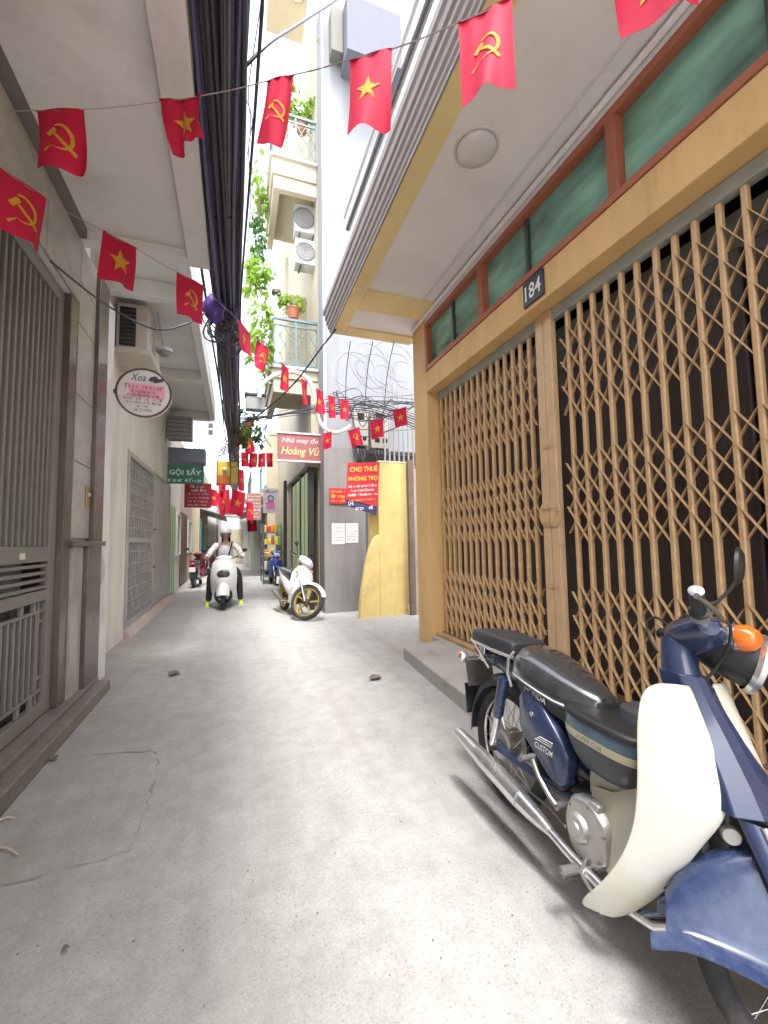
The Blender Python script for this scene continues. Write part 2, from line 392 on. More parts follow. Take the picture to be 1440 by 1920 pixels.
for si, (a, b, fdiv) in enumerate(spans):
    yd = b + (a-b)*fdiv
    G().box((2.335, yd-0.018, ZB+0.057), (2.40, yd+0.018, ZT-0.062)).obj('divider', ALU, fr, world=True)
    for (c, d_) in ((a, yd-0.018), (yd+0.018, b)):
        G().box((2.36, c+0.002, ZB+0.057), (2.366, d_-0.002, ZT-0.062)).obj('pane', GLS, fr, world=True, smooth=False)
    n = max(1, int((b-a)/0.55))
    for k in range(n):
        yc = a + (b-a)*(k+0.5)/n
        for sg in (-1, 1):
            pth = []
            for i in range(40):
                t = i/39*4.2*math.pi; r_ = 0.20*(1-i/44)
                pth.append((2.44, yc + sg*(0.14 - r_*math.cos(t)*0.65), 3.78 + r_*math.sin(t)*0.8))
            G().tube(pth, 0.008, 5).obj('iron_scroll', IRON, fr, world=True)
G().box((2.56, -3, 3.475), (2.6, 4.765, 4.19)).obj('window_backing', gbk(), yh, world=True)  # plain backing plane added behind the panes to brighten their green
# soffit of the overhang: slab with white panels sunk between yellow ribs, moulded cornice outside
XO = 1.25
G().box((XO, -3, ZS+0.03), (3.4, 5.55, ZS+0.35)).obj('soffit_panel', WHT, yh, world=True)
for a, b in (((XO+0.002, -3), (1.42, 5.55)), ((1.421, 4.45), (XW+0.3, 4.86)), ((1.421, 5.34), (2.42, 5.55))):
    G().box((a[0], a[1], ZS), (b[0], b[1], ZS+0.031)).obj('soffit_rib', YELP, yh, world=True, bevel=0.004)
pr = [(0, 0), (-0.015, 0.0), (-0.015, 0.03), (-0.03, 0.045), (-0.03, 0.075), (-0.05, 0.09), (-0.055, 0.13), (-0.075, 0.145), (-0.075, 0.19), (-0.095, 0.2), (-0.1, 0.26), (-0.12, 0.275), (-0.12, 0.34), (0, 0.34)]
g = G(); ring = lambda y: [(XO-0.001+x, y, ZS-0.004+z) for x, z in pr]
g.rings([ring(-3), ring(5.6)]); g.obj('cornice', CORN, yh, world=True, sharp=20)
G().tube([(XO-0.17, -3, 4.78), (XO-0.17, 4.15, 4.78)], 0.018, 8).obj('drain_pipe', M('pale_pipe', (0.6, 0.6, 0.6), 0.4), yh, world=True)
G().tube([(XO-0.12, -3, 4.70), (XO-0.12, 4.2, 4.70)], 0.028, 8).obj('drain_pipe', M('dark_pipe', (0.09, 0.085, 0.085), 0.5), yh, world=True)
G().box((XO+0.3, -3, ZS+0.351), (3.4, 5.2, 5.3)).obj('upper_wall', M('upper_plaster', (0.62, 0.6, 0.55), 0.8, var=0.12, dirt=(0.4, 0.38, 0.34)), yh, world=True)
G().box((3.401, -3.2, 0), (3.5, 5.5, 6.6)).obj('unseen_back_wall', DARKW, yh, world=True)  # unseen wall added to stop sky light leaking through the house
G().box((XW+0.004, -3.2, 0), (3.4, -3.001, 6.6)).obj('unseen_end_wall', YEL, yh, world=True)  # unseen as well, added to close the open end against light
# ceiling lamp
c = atZ(893, 277, ZS+0.03)
lp = thing('ceiling_lamp', 'round white ceiling lamp on the soffit of the yellow house', 'lamp', (c.x, c.y, ZS+0.03))
LAMPW = M('lamp_plastic', (0.66, 0.63, 0.62), 0.35, var=0.03)
G().lathe([(0.0, -0.055), (0.07, -0.053), (0.125, -0.04), (0.148, -0.02), (0.15, -0.001)], n=40).obj('shade', LAMPW, lp)
G().lathe([(0.153, -0.012), (0.166, -0.012), (0.168, 0.0), (0.153, 0.0)], n=40).obj('rim', M('lamp_rim', (0.6, 0.57, 0.55), 0.4, var=0.03), lp)
# step in front of the gate
g = G(); poly = [(1.76, 4.40), (1.69, 3.4), (1.63, 2.4), (1.62, -3), (2.9, -3), (2.9, 4.77), (XW-0.001, 4.77), (XW-0.001, 4.55)]
g.prism([(x, y, -0.02) for x, y in poly], (0, 0, 0.15)); st = g.obj('step', CONC, yh, world=True, bevel=0.012)
G().box((XW+0.05, 0.36, 0.131), (2.64, 4.768, 0.165)).obj('threshold', M('ochre_threshold', (0.42, 0.27, 0.12), 0.8, var=0.25, dirt=(0.3, 0.24, 0.17), dscale=6), yh, world=True)
# house number
NUMB = M('number_plate_black', (0.016, 0.017, 0.03), 0.3, var=0.05); NUMW = M('number_white', (0.8, 0.8, 0.78), 0.5, var=0.03)
a, b = atX(980, 550, XW-0.02), atX(1019, 555, XW-0.02); zc = 3.345
np_ = thing('number_plate', 'small black house number plate 184 above the folding gate', 'number plate', (XW, (a.y+b.y)/2, zc))
hw = abs(a.y-b.y)/2
G().box((XW-0.018, (a.y+b.y)/2-hw, zc-0.105), (XW-0.001, (a.y+b.y)/2+hw, zc+0.105)).obj('plate', NUMB, np_, world=True, bevel=0.004)
lettering('184', (XW-0.020, (a.y+b.y)/2, zc), (0, -1, 0), (0, 0, 1), hw*1.55, 0.13, NUMW, np_, bold=0.01)

# ================================================================== STONE HOUSE (left)
XL = -1.20
SH = M('granite_brown', (0.105, 0.08, 0.07), 0.25, var=0.16, scale=14, dirt=(0.15, 0.12, 0.105), dscale=2.5, stretch=(1, 1, 0.25))
MARB = M('beige_marble', (0.43, 0.405, 0.365), 0.32, var=0.22, scale=3.2, dirt=(0.29, 0.265, 0.235), dscale=4, dlo=0.45, dhi=0.72)
MARB2 = M('grey_marble', (0.40, 0.385, 0.36), 0.35, var=0.2, scale=4, dirt=(0.25, 0.215, 0.18), dscale=3, dlo=0.45, dhi=0.75)
sh = thing('stone_house', 'marble clad house on the left with white overhanging soffit and grey gate', 'house', (XL, 3.4, 0))
YJ = 3.73                     # far jamb of the gate opening
G().box((-2.6, YJ+0.16, 0), (XL-0.022, 5.0, 3.79)).obj('wall', LWHT, sh, world=True)
G().box((-2.6, -3.0, 3.26), (XL-0.022, YJ+0.158, 3.79)).obj('wall', LWHT, sh, world=True)
G().box((-2.6, -3.0, 0), (XL-0.022, 1.9, 3.258)).obj('wall', LWHT, sh, world=True)  # off-frame stretch of wall, included for its effect on the light
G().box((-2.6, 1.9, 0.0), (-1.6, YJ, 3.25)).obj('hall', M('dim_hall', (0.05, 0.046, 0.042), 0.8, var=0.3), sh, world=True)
# dark jamb
G().box((XL-0.25, YJ, 0.14), (XL-0.005, YJ+0.155, 3.25)).obj('jamb', SH, sh, world=True, bevel=0.004)
# marble slabs (upper), each a piece
zz = [1.36, 1.98, 2.52, 3.1, 3.45, 3.785]
for z0, z1 in zip(zz, zz[1:]):
    G().box((XL-0.021, YJ+0.158, z0+0.004), (XL, 4.29, z1-0.004)).obj('marble_slab', MARB, sh, world=True, bevel=0.003)
yy = [1.0, 1.9, 2.6, 3.25, YJ+0.155]
for y0, y1 in zip(yy, yy[1:]):
    G().box((XL-0.021, y0+0.004, 3.264), (XL+0.001, y1-0.004, 3.785)).obj('marble_slab', MARB, sh, world=True, bevel=0.003)
# lower plinth slabs, ledge, dark pilaster
G().box((XL-0.021, YJ+0.158, 0.14), (XL+0.012, 4.13, 1.30)).obj('plinth_slab', MARB2, sh, world=True, bevel=0.003)
G().box((XL-0.021, YJ+0.05, 1.302), (XL+0.05, 4.62, 1.345)).obj('ledge', SH, sh, world=True, bevel=0.006)
G().box((XL-0.021, 4.295, 1.347), (XL+0.03, 4.58, 3.785)).obj('granite_pilaster', SH, sh, world=True, bevel=0.004)
G().box((XL-0.021, 4.135, 0.14), (XL+0.042, 4.52, 1.30)).obj('granite_plinth', SH, sh, world=True, bevel=0.004)
# step of two granite levels
GST = M('granite_step', (0.19, 0.17, 0.15), 0.5, var=0.25, scale=18, dirt=(0.12, 0.105, 0.09), dscale=3)
G().box((-1.6, -3, 0.0), (XL+0.14, 4.52, 0.10)).obj('step', GST, sh, world=True, bevel=0.008)
G().box((-1.6, -3, 0.101), (XL+0.055, 4.50, 0.139)).obj('step', GST, sh, world=True, bevel=0.006)
# soffit with sunk panel and border beam, storey above it
XSO, YSO = -0.235, 3.98
G().box((-2.6, -3, 3.88), (XSO+0.001, YSO, 4.2)).obj('soffit_panel', LWHT, sh, world=True)
G().box((-0.415, -3, 3.80), (XSO, YSO-0.001, 3.881)).obj('soffit_beam', LWHT, sh, world=True, bevel=0.006)
G().box((XL-0.02, 3.86, 3.80), (-0.416, YSO-0.001, 3.881)).obj('soffit_beam', LWHT, sh, world=True, bevel=0.006)
G().box((XL-0.02, -3, 3.79), (XL+0.045, 3.855, 3.881)).obj('soffit_strip', M('dark_strip', (0.16, 0.14, 0.13), 0.7), sh, world=True, bevel=0.006)
G().box((-2.6, -3, 4.201), (XSO-0.35, YSO-0.05, 5.0)).obj('upper_wall', LWHT, sh, world=True)
# small brass bell push by the gate
bl = thing('door_bell', 'small brass bell push on the marble wall beside the pilaster', 'door bell', (XL+0.002, 4.20, 1.72))
BRS = M('brass', (0.36, 0.24, 0.1), 0.35, metal=0.7, var=0.2)
G().box((0, -0.035, -0.09), (0.014, 0.035, 0.09)).obj('plate', BRS, bl, bevel=0.003)
G().lathe([(0.0, 0.03), (0.014, 0.028), (0.016, 0.014)], (0, 0, 0.02), (1, 0, 0), 14).obj('button', M('bell_button', (0.5, 0.47, 0.4), 0.4), bl)

# ================================================================== GREY BUILDING (right, behind the side lane)
GREY = M('pale_grey_render', (0.225, 0.233, 0.248), 0.85, var=0.07, scale=1.2, bump=0.12, bscale=40, dirt=(0.15, 0.155, 0.165), dscale=1.6, dlo=0.5, dhi=0.85, stretch=(1.5, 1.5, 0.25))
GREYD = M('grey_render_stained', (0.225, 0.215, 0.208), 0.85, var=0.12, scale=2, bump=0.15, bscale=40, dirt=(0.16, 0.145, 0.135), dscale=1.6, dlo=0.45, dhi=0.85, stretch=(1.6, 1.6, 0.5))
YP = 7.75; XP0 = atY(609, 1100, YP).x; XP1 = atY(690, 1100, YP).x
gb = thing('grey_building', 'tall pale grey rendered building behind the yellow house', 'building', (XP0, YP, 0))
G().box((XP0, YP, 3.1), (5.5, 13.0, 12.5)).obj('wall', GREY, gb, world=True)
gg = G(); pts = []
for k in range(9):
    t = k/8*math.pi/2; pts.append((XP1-0.12+0.12*math.sin(t), YP+0.12-0.12*math.cos(t)))
poly = [(XP0, YP+0.5), (XP0, YP)] + pts + [(XP1, YP+0.5)]
gg.prism([(x, y, -0.02) for x, y in poly], (0, 0, 3.119)); gg.obj('pillar', GREYD, gb, world=True)
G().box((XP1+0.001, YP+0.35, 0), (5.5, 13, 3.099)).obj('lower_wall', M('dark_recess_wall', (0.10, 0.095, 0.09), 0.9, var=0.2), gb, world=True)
a = atY(606, 300, YP-0.03)
G().cyl((a.x, YP-0.03, 3.2), (a.x, YP-0.03, 12.4), 0.026, n=10).obj('downpipe', M('white_pipe', (0.72, 0.72, 0.7), 0.4, var=0.05), gb, world=True)
# grey boxed bay high on its wall
b0, b1 = atY(627, 80, YP-0.4), atY(705, 110, YP-0.4)
by = G().box((b0.x+0.22, YP-0.55, b0.z-0.2), (b1.x+0.5, YP-0.001, 12)); by = by.obj('bay', M('slate_blue_render', (0.115, 0.12, 0.15), 0.8, var=0.1), gb, world=True)
G().box((b0.x-0.02, YP-0.25, b0.z+0.05), (b0.x+0.21, YP-0.002, 12)).obj('bay_return', M('olive_grey', (0.15, 0.15, 0.125), 0.8), gb, world=True)
# ================================================================== FOLDING GATE (right)
TAN = M('tan_gate_paint', (0.53, 0.335, 0.165), 0.45, metal=0.0, var=0.16, scale=9, dirt=(0.33, 0.17, 0.08), dscale=15, dlo=0.56, dhi=0.72)
TAN2 = M('tan_gate_strip_paint', (0.57, 0.375, 0.195), 0.5, var=0.18, scale=10, dirt=(0.33, 0.18, 0.09), dscale=13, dlo=0.56, dhi=0.75)
TAN3 = M('tan_gate_post_paint', (0.58, 0.385, 0.21), 0.45, var=0.10, scale=6, dirt=(0.36, 0.21, 0.13), dscale=5, dlo=0.55, dhi=0.9)
fg = thing('folding_gate', 'tan metal accordion gate with lattice strips closing the front of the yellow house', 'gate', (XG, 2.78, 0.165))
Z0, Z1 = 0.17, ZL - 0.004
YCEN = 2.775
sp = 0.1215
far = [YCEN + 0.16 + sp*(k+0.55) for k in range(15)]         # leaf beyond the centre posts
near = [YCEN - 0.16 - sp*(k+0.6)*1.02 for k in range(18)]     # leaf towards the camera
# each upright: a pressed channel, rounded front, with a flat back strap
def upright(y, name='upright'):
    w_, dpt = 0.0162, 0.034
    prof = [(-w_, dpt), (-w_, 0.008), (-w_*0.55, 0.0), (w_*0.55, 0.0), (w_, 0.008), (w_, dpt)]
    g = G(); g.rings([[(XG+b, y+a, Z0) for a, b in prof], [(XG+b, y+a, Z1) for a, b in prof]])
    return g
up0 = None; rj = random.Random(21)
for y in far + near:
    if up0 is None: up0 = upright(0).obj('upright', TAN, None); up0.parent = fg; up0.location = (-XG, y-2.78, -0.165); WM[up0.name] = WM[fg.name]
    else:
        u_ = share(up0, 'upright', (-XG+rj.uniform(-0.002, 0.002), y-2.78+rj.uniform(-0.004, 0.004), -0.165), fg); u_.rotation_euler = (R(rj.uniform(-0.10, 0.10)), 0, 0)
# lattice in three bands of four rows; every diagonal strip is a piece of its own
bands = ((0.24, 0.955), (1.265, 1.965), (2.21, 2.99))
ROWS = 4
def strips(ys):
    n = len(ys); ys = sorted(ys); s_ = (ys[-1]-ys[0])/(n-1)
    y_at = lambda k: ys[0] + s_*k
    for (za, zb) in bands:
        rh = (zb-za)/ROWS
        for sgn in (1, -1):
            for k in range(-ROWS+1, n-1):
                lo, hi = k, k+ROWS
                a, b = max(lo, -0.6), min(hi, n-0.4)
                if b - a < 0.4: continue
                if sgn > 0: pa, pb = (y_at(a), za+(a-lo)*rh), (y_at(b), za+(b-lo)*rh)
                else: pa, pb = (y_at(a), zb-(a-lo)*rh), (y_at(b), zb-(b-lo)*rh)
                pa = (pa[0]+rj.uniform(-0.004, 0.004), pa[1]+rj.uniform(-0.006, 0.006)); pb = (pb[0]+rj.uniform(-0.004, 0.004), pb[1]+rj.uniform(-0.006, 0.006))
                xx = XG + rj.uniform(-0.001, 0.001) + (0.010 if sgn > 0 else 0.020)
                G().bar((xx, pa[0], pa[1]), (xx, pb[0], pb[1]), 0.0035, 0.0245, up=(1, 0, 0)).obj('lattice_strip', TAN2, fg, world=True, smooth=False, fix=False)
strips(far); strips(near)
for s_ in (-1, 1):
    post = G().box((XG-0.028, YCEN+s_*0.003, Z0), (XG+0.03, YCEN+s_*0.093, Z1)).obj('meeting_post', TAN3, fg, world=True, bevel=0.006)
    for z in (0.9, 2.05): G().box((XG-0.034, YCEN+s_*0.003, z), (XG-0.0285, YCEN+s_*0.06, z+0.03)).obj('strap', TAN, post, world=True)
    # half-round lock plate on each post
    pts = [(XG-0.031, YCEN+s_*0.004, 1.60), (XG-0.031, YCEN+s_*0.004, 1.40)]
    pts += [(XG-0.031, YCEN+s_*(0.004+0.118*math.sin(t)), 1.50-0.118*math.cos(t)) for t in [R(32)+R(116)*i/12 for i in range(13)]]
    G().prism(pts, (-0.008, 0, 0)).obj('lock_plate', TAN3, fg, world=True, bevel=0.002)
    for k in range(5):
        t = R(50+20*k); c0 = Vector((XG-0.040, YCEN+s_*(0.03), 1.5)); e = Vector((0, s_*math.sin(t), -math.cos(t)))
        if s_ < 0: G().bar(c0+e*0.035, c0+e*0.09, 0.003, 0.006, up=(1, 0, 0)).obj('lock_rib', TAN, fg, world=True)
for zz_ in (1.44, 1.555):
    G().tube([(XG-0.036, YCEN+0.075, zz_+0.0), (XG-0.052, YCEN+0.07, zz_), (XG-0.052, YCEN-0.04, zz_), (XG-0.036, YCEN-0.045, zz_)], 0.005, 6).obj('hasp', TAN, fg, world=True)
G().tube([(XG-0.05, YCEN+0.068, 1.43), (XG-0.055, YCEN+0.072, 1.5), (XG-0.05, YCEN+0.068, 1.565)], 0.006, 6).obj('handle', TAN, fg, world=True)
G().box((XG-0.02, 0.36, 0.166), (XG+0.06, 4.765, 0.172)).obj('floor_track', M('rail_steel', (0.2, 0.17, 0.14), 0.5, metal=0.5), fg, world=True)
G().box((XG-0.012, 0.36, Z1-0.09), (XG+0.05, 4.765, Z1-0.003)).obj('top_track', M('grey_green_metal', (0.33, 0.35, 0.31)), fg, world=True)

# ================================================================== GREY METAL GATE (left)
GM = M('grey_gate_paint', (0.205, 0.195, 0.175), 0.42, metal=0.1, var=0.12, scale=8, dirt=(0.14, 0.13, 0.115), dscale=4, dlo=0.55, dhi=0.9)
XQ = XL - 0.07
lg = thing('metal_gate', 'grey metal gate with vertical bars set in the marble wall on the left', 'gate', (XQ, 3.0, 0.14))
Ya, Yb = 2.15, YJ - 0.004
GZ0, GZ1 = 0.15, 3.235
def gbx(n, a, b, bev=0.004, par=None): return G().box(a, b).obj(n, GM, par or lg, world=True, bevel=bev)
gbx('stile', (XQ-0.025, Yb-0.115, GZ0), (XQ+0.025, Yb, GZ1)); gbx('stile', (XQ-0.025, Ya, GZ0), (XQ+0.025, Ya+0.11, GZ1))
gbx('top_rail', (XQ-0.025, Ya+0.111, GZ1-0.10), (XQ+0.025, Yb-0.116, GZ1)); gbx('bottom_rail', (XQ-0.025, Ya+0.111, GZ0), (XQ+0.025, Yb-0.116, GZ0+0.09))
y0, y1 = Ya+0.111, Yb-0.116
# solid waist band with louvre slots
gbx('waist_rail', (XQ-0.02, y0, 1.20), (XQ+0.02, y1, 1.305)); gbx('waist_rail', (XQ-0.02, y0, 0.93), (XQ+0.02, y1, 1.005))
for k in range(4):
    z = 1.008 + k*0.049
    G().bar((XQ, y0, z+0.017), (XQ, y1, z+0.017), 0.03, 0.022).obj('louvre', GM, lg, world=True, bevel=0.003)
nb = int((y1-y0)/0.072)
for k in range(nb):
    y = y0 + (y1-y0)*(k+0.5)/nb
    gbx('bar', (XQ-0.012, y-0.0135, 1.306), (XQ+0.012, y+0.0135, GZ1-0.101), 0.003)
    if 0.10 < y-y0 and y < y1-0.10: gbx('bar', (XQ-0.01, y-0.011, 0.331), (XQ+0.01, y+0.011, 0.849), 0.002)
# key-pattern border in the lower panel
for (za, zb) in ((0.31, 0.33), (0.85, 0.87)): gbx('border_rail', (XQ-0.011, y0, za), (XQ+0.011, y1, zb), 0.002)
for yv in (y0+0.075, y1-0.095): gbx('border_stile', (XQ-0.0105, yv, 0.242), (XQ+0.0105, yv+0.02, 0.929), 0.002)
for k in range(7):
    y = y0 + 0.15 + k*(y1-y0-0.3)/6
    if k in (2, 3, 4): continue
    for (za, zb) in ((0.242, 0.309), (0.871, 0.929)): gbx('key_block', (XQ-0.01, y-0.02, za), (XQ+0.01, y+0.02, zb), 0.002)
for za in (0.40, 0.78):
    for (ya2, yb2) in ((y0, y0+0.074), (y1-0.074, y1)): gbx('key_block', (XQ-0.01, ya2, za), (XQ+0.01, yb2, za+0.02), 0.002)
G().box((XQ+0.0205, y1-0.42, 1.225), (XQ+0.0235, y1-0.35, 1.265)).obj('sticker', M('sticker', (0.7, 0.66, 0.5), 0.5), lg, world=True)
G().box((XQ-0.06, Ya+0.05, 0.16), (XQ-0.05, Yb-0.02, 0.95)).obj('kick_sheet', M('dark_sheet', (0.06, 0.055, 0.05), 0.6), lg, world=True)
# ================================================================== THE NEAR MOTORBIKE
# local axes: +x forward, +y to its left, +z up; origin on the ground under the middle of the wheelbase
NAVY = M('navy_paint', (0.021, 0.034, 0.088), 0.28, var=0.18, scale=7, coat=0.5, dirt=(0.06, 0.07, 0.11), dscale=6, dlo=0.55, dhi=0.85)
NAVYW = M('worn_navy_paint', (0.022, 0.038, 0.10), 0.26, var=0.2, scale=30, coat=0.45, dirt=(0.05, 0.07, 0.14), dscale=26, dlo=0.46, dhi=0.70)
BLKP = M('black_plastic', (0.018, 0.019, 0.021), 0.42, var=0.2, scale=10)
GRYP = M('grey_plastic', (0.05, 0.055, 0.066), 0.4, var=0.15, scale=8)
BLUG = M('blue_grey_plastic', (0.075, 0.12, 0.17), 0.3, var=0.2, scale=9, coat=0.3)
CREAM = M('cream_plastic', (0.55, 0.548, 0.495), 0.36, var=0.07, scale=3, coat=0.25, dirt=(0.46, 0.445, 0.30), dscale=3.2, dlo=0.46, dhi=0.8)
CREAM2 = M('dull_cream_plastic', (0.50, 0.48, 0.39), 0.45, var=0.12, scale=4, dirt=(0.33, 0.31, 0.24), dscale=4)
CHR = M('chrome', (0.72, 0.72, 0.73), 0.26, metal=0.9, var=0.10, scale=10, dirt=(0.32, 0.28, 0.24), dscale=9, dlo=0.56, dhi=0.8)
STEEL = M('dull_steel', (0.34, 0.33, 0.32), 0.38, metal=0.9, var=0.2, scale=12)
ALC = M('cast_aluminium', (0.46, 0.455, 0.44), 0.42, metal=0.75, var=0.14, scale=14, bump=0.1, bscale=90, dirt=(0.2, 0.185, 0.16), dscale=6, dlo=0.55, dhi=0.85)
RUB = M('tyre_rubber', (0.022, 0.021, 0.021), 0.8, var=0.3, scale=20, dirt=(0.075, 0.068, 0.06), dscale=5, bump=0.2, bscale=120)
ENG = M('engine_dark', (0.045, 0.043, 0.042), 0.55, metal=0.3, var=0.4, scale=15, dirt=(0.16, 0.14, 0.12), dscale=8)
VINYL = M('seat_vinyl', (0.03, 0.032, 0.036), 0.16, coat=1.0, var=0.10, scale=5, spec=0.8, bump=0.06, bscale=160, dirt=(0.05, 0.05, 0.05), dscale=4)
PADV = M('pad_vinyl', (0.03, 0.033, 0.04), 0.45, var=0.2, scale=5, bump=0.1, bscale=120)
AMB = M('amber_lens', (0.75, 0.17, 0.02), 0.15, var=0.05, coat=0.6); REDL = M('red_lens', (0.55, 0.02, 0.03), 0.15, var=0.05, coat=0.6)
WHLT = M('white_print', (0.75, 0.75, 0.72), 0.5, var=0.03)

LEAN = 0.085
bm_mat = Matrix.Translation((1.285, 1.245, 0)) @ Matrix.Rotation(R(-90), 4, 'Z') @ Matrix.Rotation(-LEAN, 4, 'X')
cub = thing('motorbike', 'navy and cream step-through motorbike leaning on its stand before the folding gate', 'motorbike', mat=bm_mat)

def wheel(root, c, ax, RO, tr, rimr, name_mat=(RUB, CHR, ALC), spokes=18, hub=(0.055, 0.045), hubmat=None):
    c, ax = Vector(c), Vector(ax).normalized(); u = ax.orthogonal().normalized(); w_ = ax.cross(u)
    # tyre with shoulder and tread grooves
    prof = []
    for k in range(15):
        t = R(-150) + R(300)*k/14; prof.append((RO-tr+tr*math.cos(t), tr*0.92*math.sin(t)))
    ty = G().lathe(prof, c, ax, 56).obj('tyre', name_mat[0], root)
    rim = G().lathe([(rimr+0.012, -0.024), (rimr+0.018, -0.021), (rimr+0.004, -0.014), (rimr-0.004, 0), (rimr+0.004, 0.014), (rimr+0.018, 0.021), (rimr+0.012, 0.024), (rimr-0.002, 0.018), (rimr-0.012, 0.0), (rimr-0.002, -0.018), (rimr+0.012, -0.024)], c, ax, 56).obj('rim', name_mat[1], root)
    hb = G().lathe([(0.0, -hub[1]-0.012), (hub[0]*0.55, -hub[1]-0.012), (hub[0]*0.9, -hub[1]), (hub[0], -hub[1]*0.8), (hub[0]*0.72, -hub[1]*0.5), (hub[0]*0.72, hub[1]*0.5), (hub[0], hub[1]*0.8), (hub[0]*0.9, hub[1]), (hub[0]*0.5, hub[1]+0.012), (0, hub[1]+0.012)], c, ax, 28).obj('hub', hubmat or name_mat[2], root)
    for k in range(spokes):
        for sd in (-1, 1):
            t = 2*math.pi*(k+0.25*sd)/spokes; t2 = t + (0.55 if k % 2 else -0.55)
            p = c + (u*math.cos(t)+w_*math.sin(t))*hub[0]*0.95 + ax*sd*hub[1]*0.8
            q = c + (u*math.cos(t2)+w_*math.sin(t2))*(rimr-0.004) + ax*sd*0.004
            G().cyl(p, q, 0.0017, n=5).obj('spoke', name_mat[1], rim)
    return ty

RH = Vector((-0.60, 0, 0.278))
wheel(cub, RH, (0, 1, 0), 0.278, 0.034, 0.228, hub=(0.075, 0.045))
# rear mudguard: an arched sheet, open below
def mudguard(c, r, hw, t0, t1, drop, mat, root, n=26, name='mudguard', thick=0.003, flare=0.0):
    gr = []
    for i in range(n+1):
        t = t0 + (t1-t0)*i/n; row = []
        for k in range(9):
            s_ = -1 + 2*k/8; rr_ = r - drop*abs(s_)**2.6
            row.append((c[0]+rr_*math.cos(t), hw*s_*(1+flare*abs(s_)**4), c[2]+rr_*math.sin(t)))
        gr.append(row)
    return G().sheet(gr, thick).obj(name, mat, root)
mudguard(RH, 0.335, 0.058, R(28), R(188), 0.06, GRYP, cub)
# body: pressed frame behind the seat post to the tail
fr_ = []
for (x, z, hw, hh) in ((-0.80, 0.655, 0.045, 0.03), (-0.66, 0.665, 0.055, 0.05), (-0.45, 0.645, 0.075, 0.075), (-0.28, 0.60, 0.085, 0.11), (-0.14, 0.52, 0.08, 0.13), (0.0, 0.44, 0.055, 0.085), (0.12, 0.42, 0.045, 0.06), (0.24, 0.50, 0.045, 0.06), (0.30, 0.64, 0.045, 0.06)):
    fr_.append([(x + 0.25*hh*math.sin(t)*(-1 if x > 0.05 else 0), hw*math.cos(t)*(1 if abs(math.cos(t)) < .8 else .95), z + hh*math.sin(t)) for t in [2*math.pi*j/20 for j in range(20)]])
G().rings(fr_).obj('frame', NAVY, cub)
# right and left side covers: rounded triangular boxes
def side_cover(sd):
    out = [(x-0.045, z-0.005) for x, z in [(-0.345, 0.615), (-0.30, 0.655), (-0.255, 0.655), (-0.06, 0.50), (-0.035, 0.46), (-0.045, 0.355), (-0.075, 0.335), (-0.12, 0.335), (-0.29, 0.435), (-0.335, 0.48)]]
    g = G(); a = [(x, sd*0.085, z) for x, z in out]; cx, cz = -0.235, 0.485
    b = [(cx+(x-cx)*0.97, sd*0.125, cz+(z-cz)*0.97) for x, z in out]; c_ = [(cx+(x-cx)*0.86, sd*0.138, cz+(z-cz)*0.86) for x, z in out]
    g.rings([a, b, c_]); return g.obj('side_cover', NAVY, cub, bevel=0.006, seg=3, sharp=50)
sc_r = side_cover(-1); side_cover(1)
lettering('CUSTOM', (-0.205, -0.1395, 0.44), (1, 0, 0), (0, 0, 1), 0.105, 0.024, WHLT, sc_r, world=False, shear=0.15, bold=0.008)
for k in range(3):
    G().bar((-0.255+0.012*k, -0.1395, 0.461+0.009*k), (-0.16+0.004*k, -0.1395, 0.465+0.009*k), 0.001, 0.005, up=(0, 1, 0)).obj('emblem', WHLT, sc_r)
G().cyl((-0.28, -0.139, 0.55), (-0.28, -0.143, 0.55), 0.011, n=14).obj('cover_screw', CHR, sc_r)
# saddle: broad back, narrow nose, glossy top and a skirt
def saddle():
    rs = []
    pr_ = ((-0.475, 0.055, 0.075, 0.705), (-0.462, 0.10, 0.095, 0.70), (-0.42, 0.128, 0.112, 0.692), (-0.34, 0.138, 0.118, 0.68), (-0.255, 0.134, 0.112, 0.666), (-0.17, 0.12, 0.10, 0.652), (-0.09, 0.095, 0.082, 0.645), (-0.03, 0.065, 0.06, 0.645), (-0.01, 0.03, 0.04, 0.65))
    for x, hw, hh, zb in pr_:
        ring = []
        for j in range(28):
            t = 2*math.pi*j/28; cs, sn = math.cos(t), math.sin(t)
            yy_ = hw*1.06*math.copysign(abs(cs)**0.85, cs)
            zz_ = zb + (hh*abs(sn)**0.85 if sn >= 0 else -0.035*abs(sn)**0.8)
            ring.append((x, yy_*(1 if sn < 0.3 else 1-0.05*(sn-0.3)), zz_))
        rs.append(ring)
    return G().rings(rs)
sd_ = saddle().obj('saddle', VINYL, cub, sharp=70)
pth = []
for sdx in (-1, 1):
    pp = [(-0.47, sdx*0.04, 0.688), (-0.455, sdx*0.105, 0.684), (-0.42, sdx*0.132, 0.676), (-0.34, sdx*0.142, 0.664), (-0.255, sdx*0.138, 0.65), (-0.17, sdx*0.124, 0.636), (-0.09, sdx*0.099, 0.63), (-0.03, sdx*0.068, 0.63), (-0.008, sdx*0.02, 0.635)]
    G().tube(pp, 0.006, 8).obj('seat_piping', CHR, sd_)
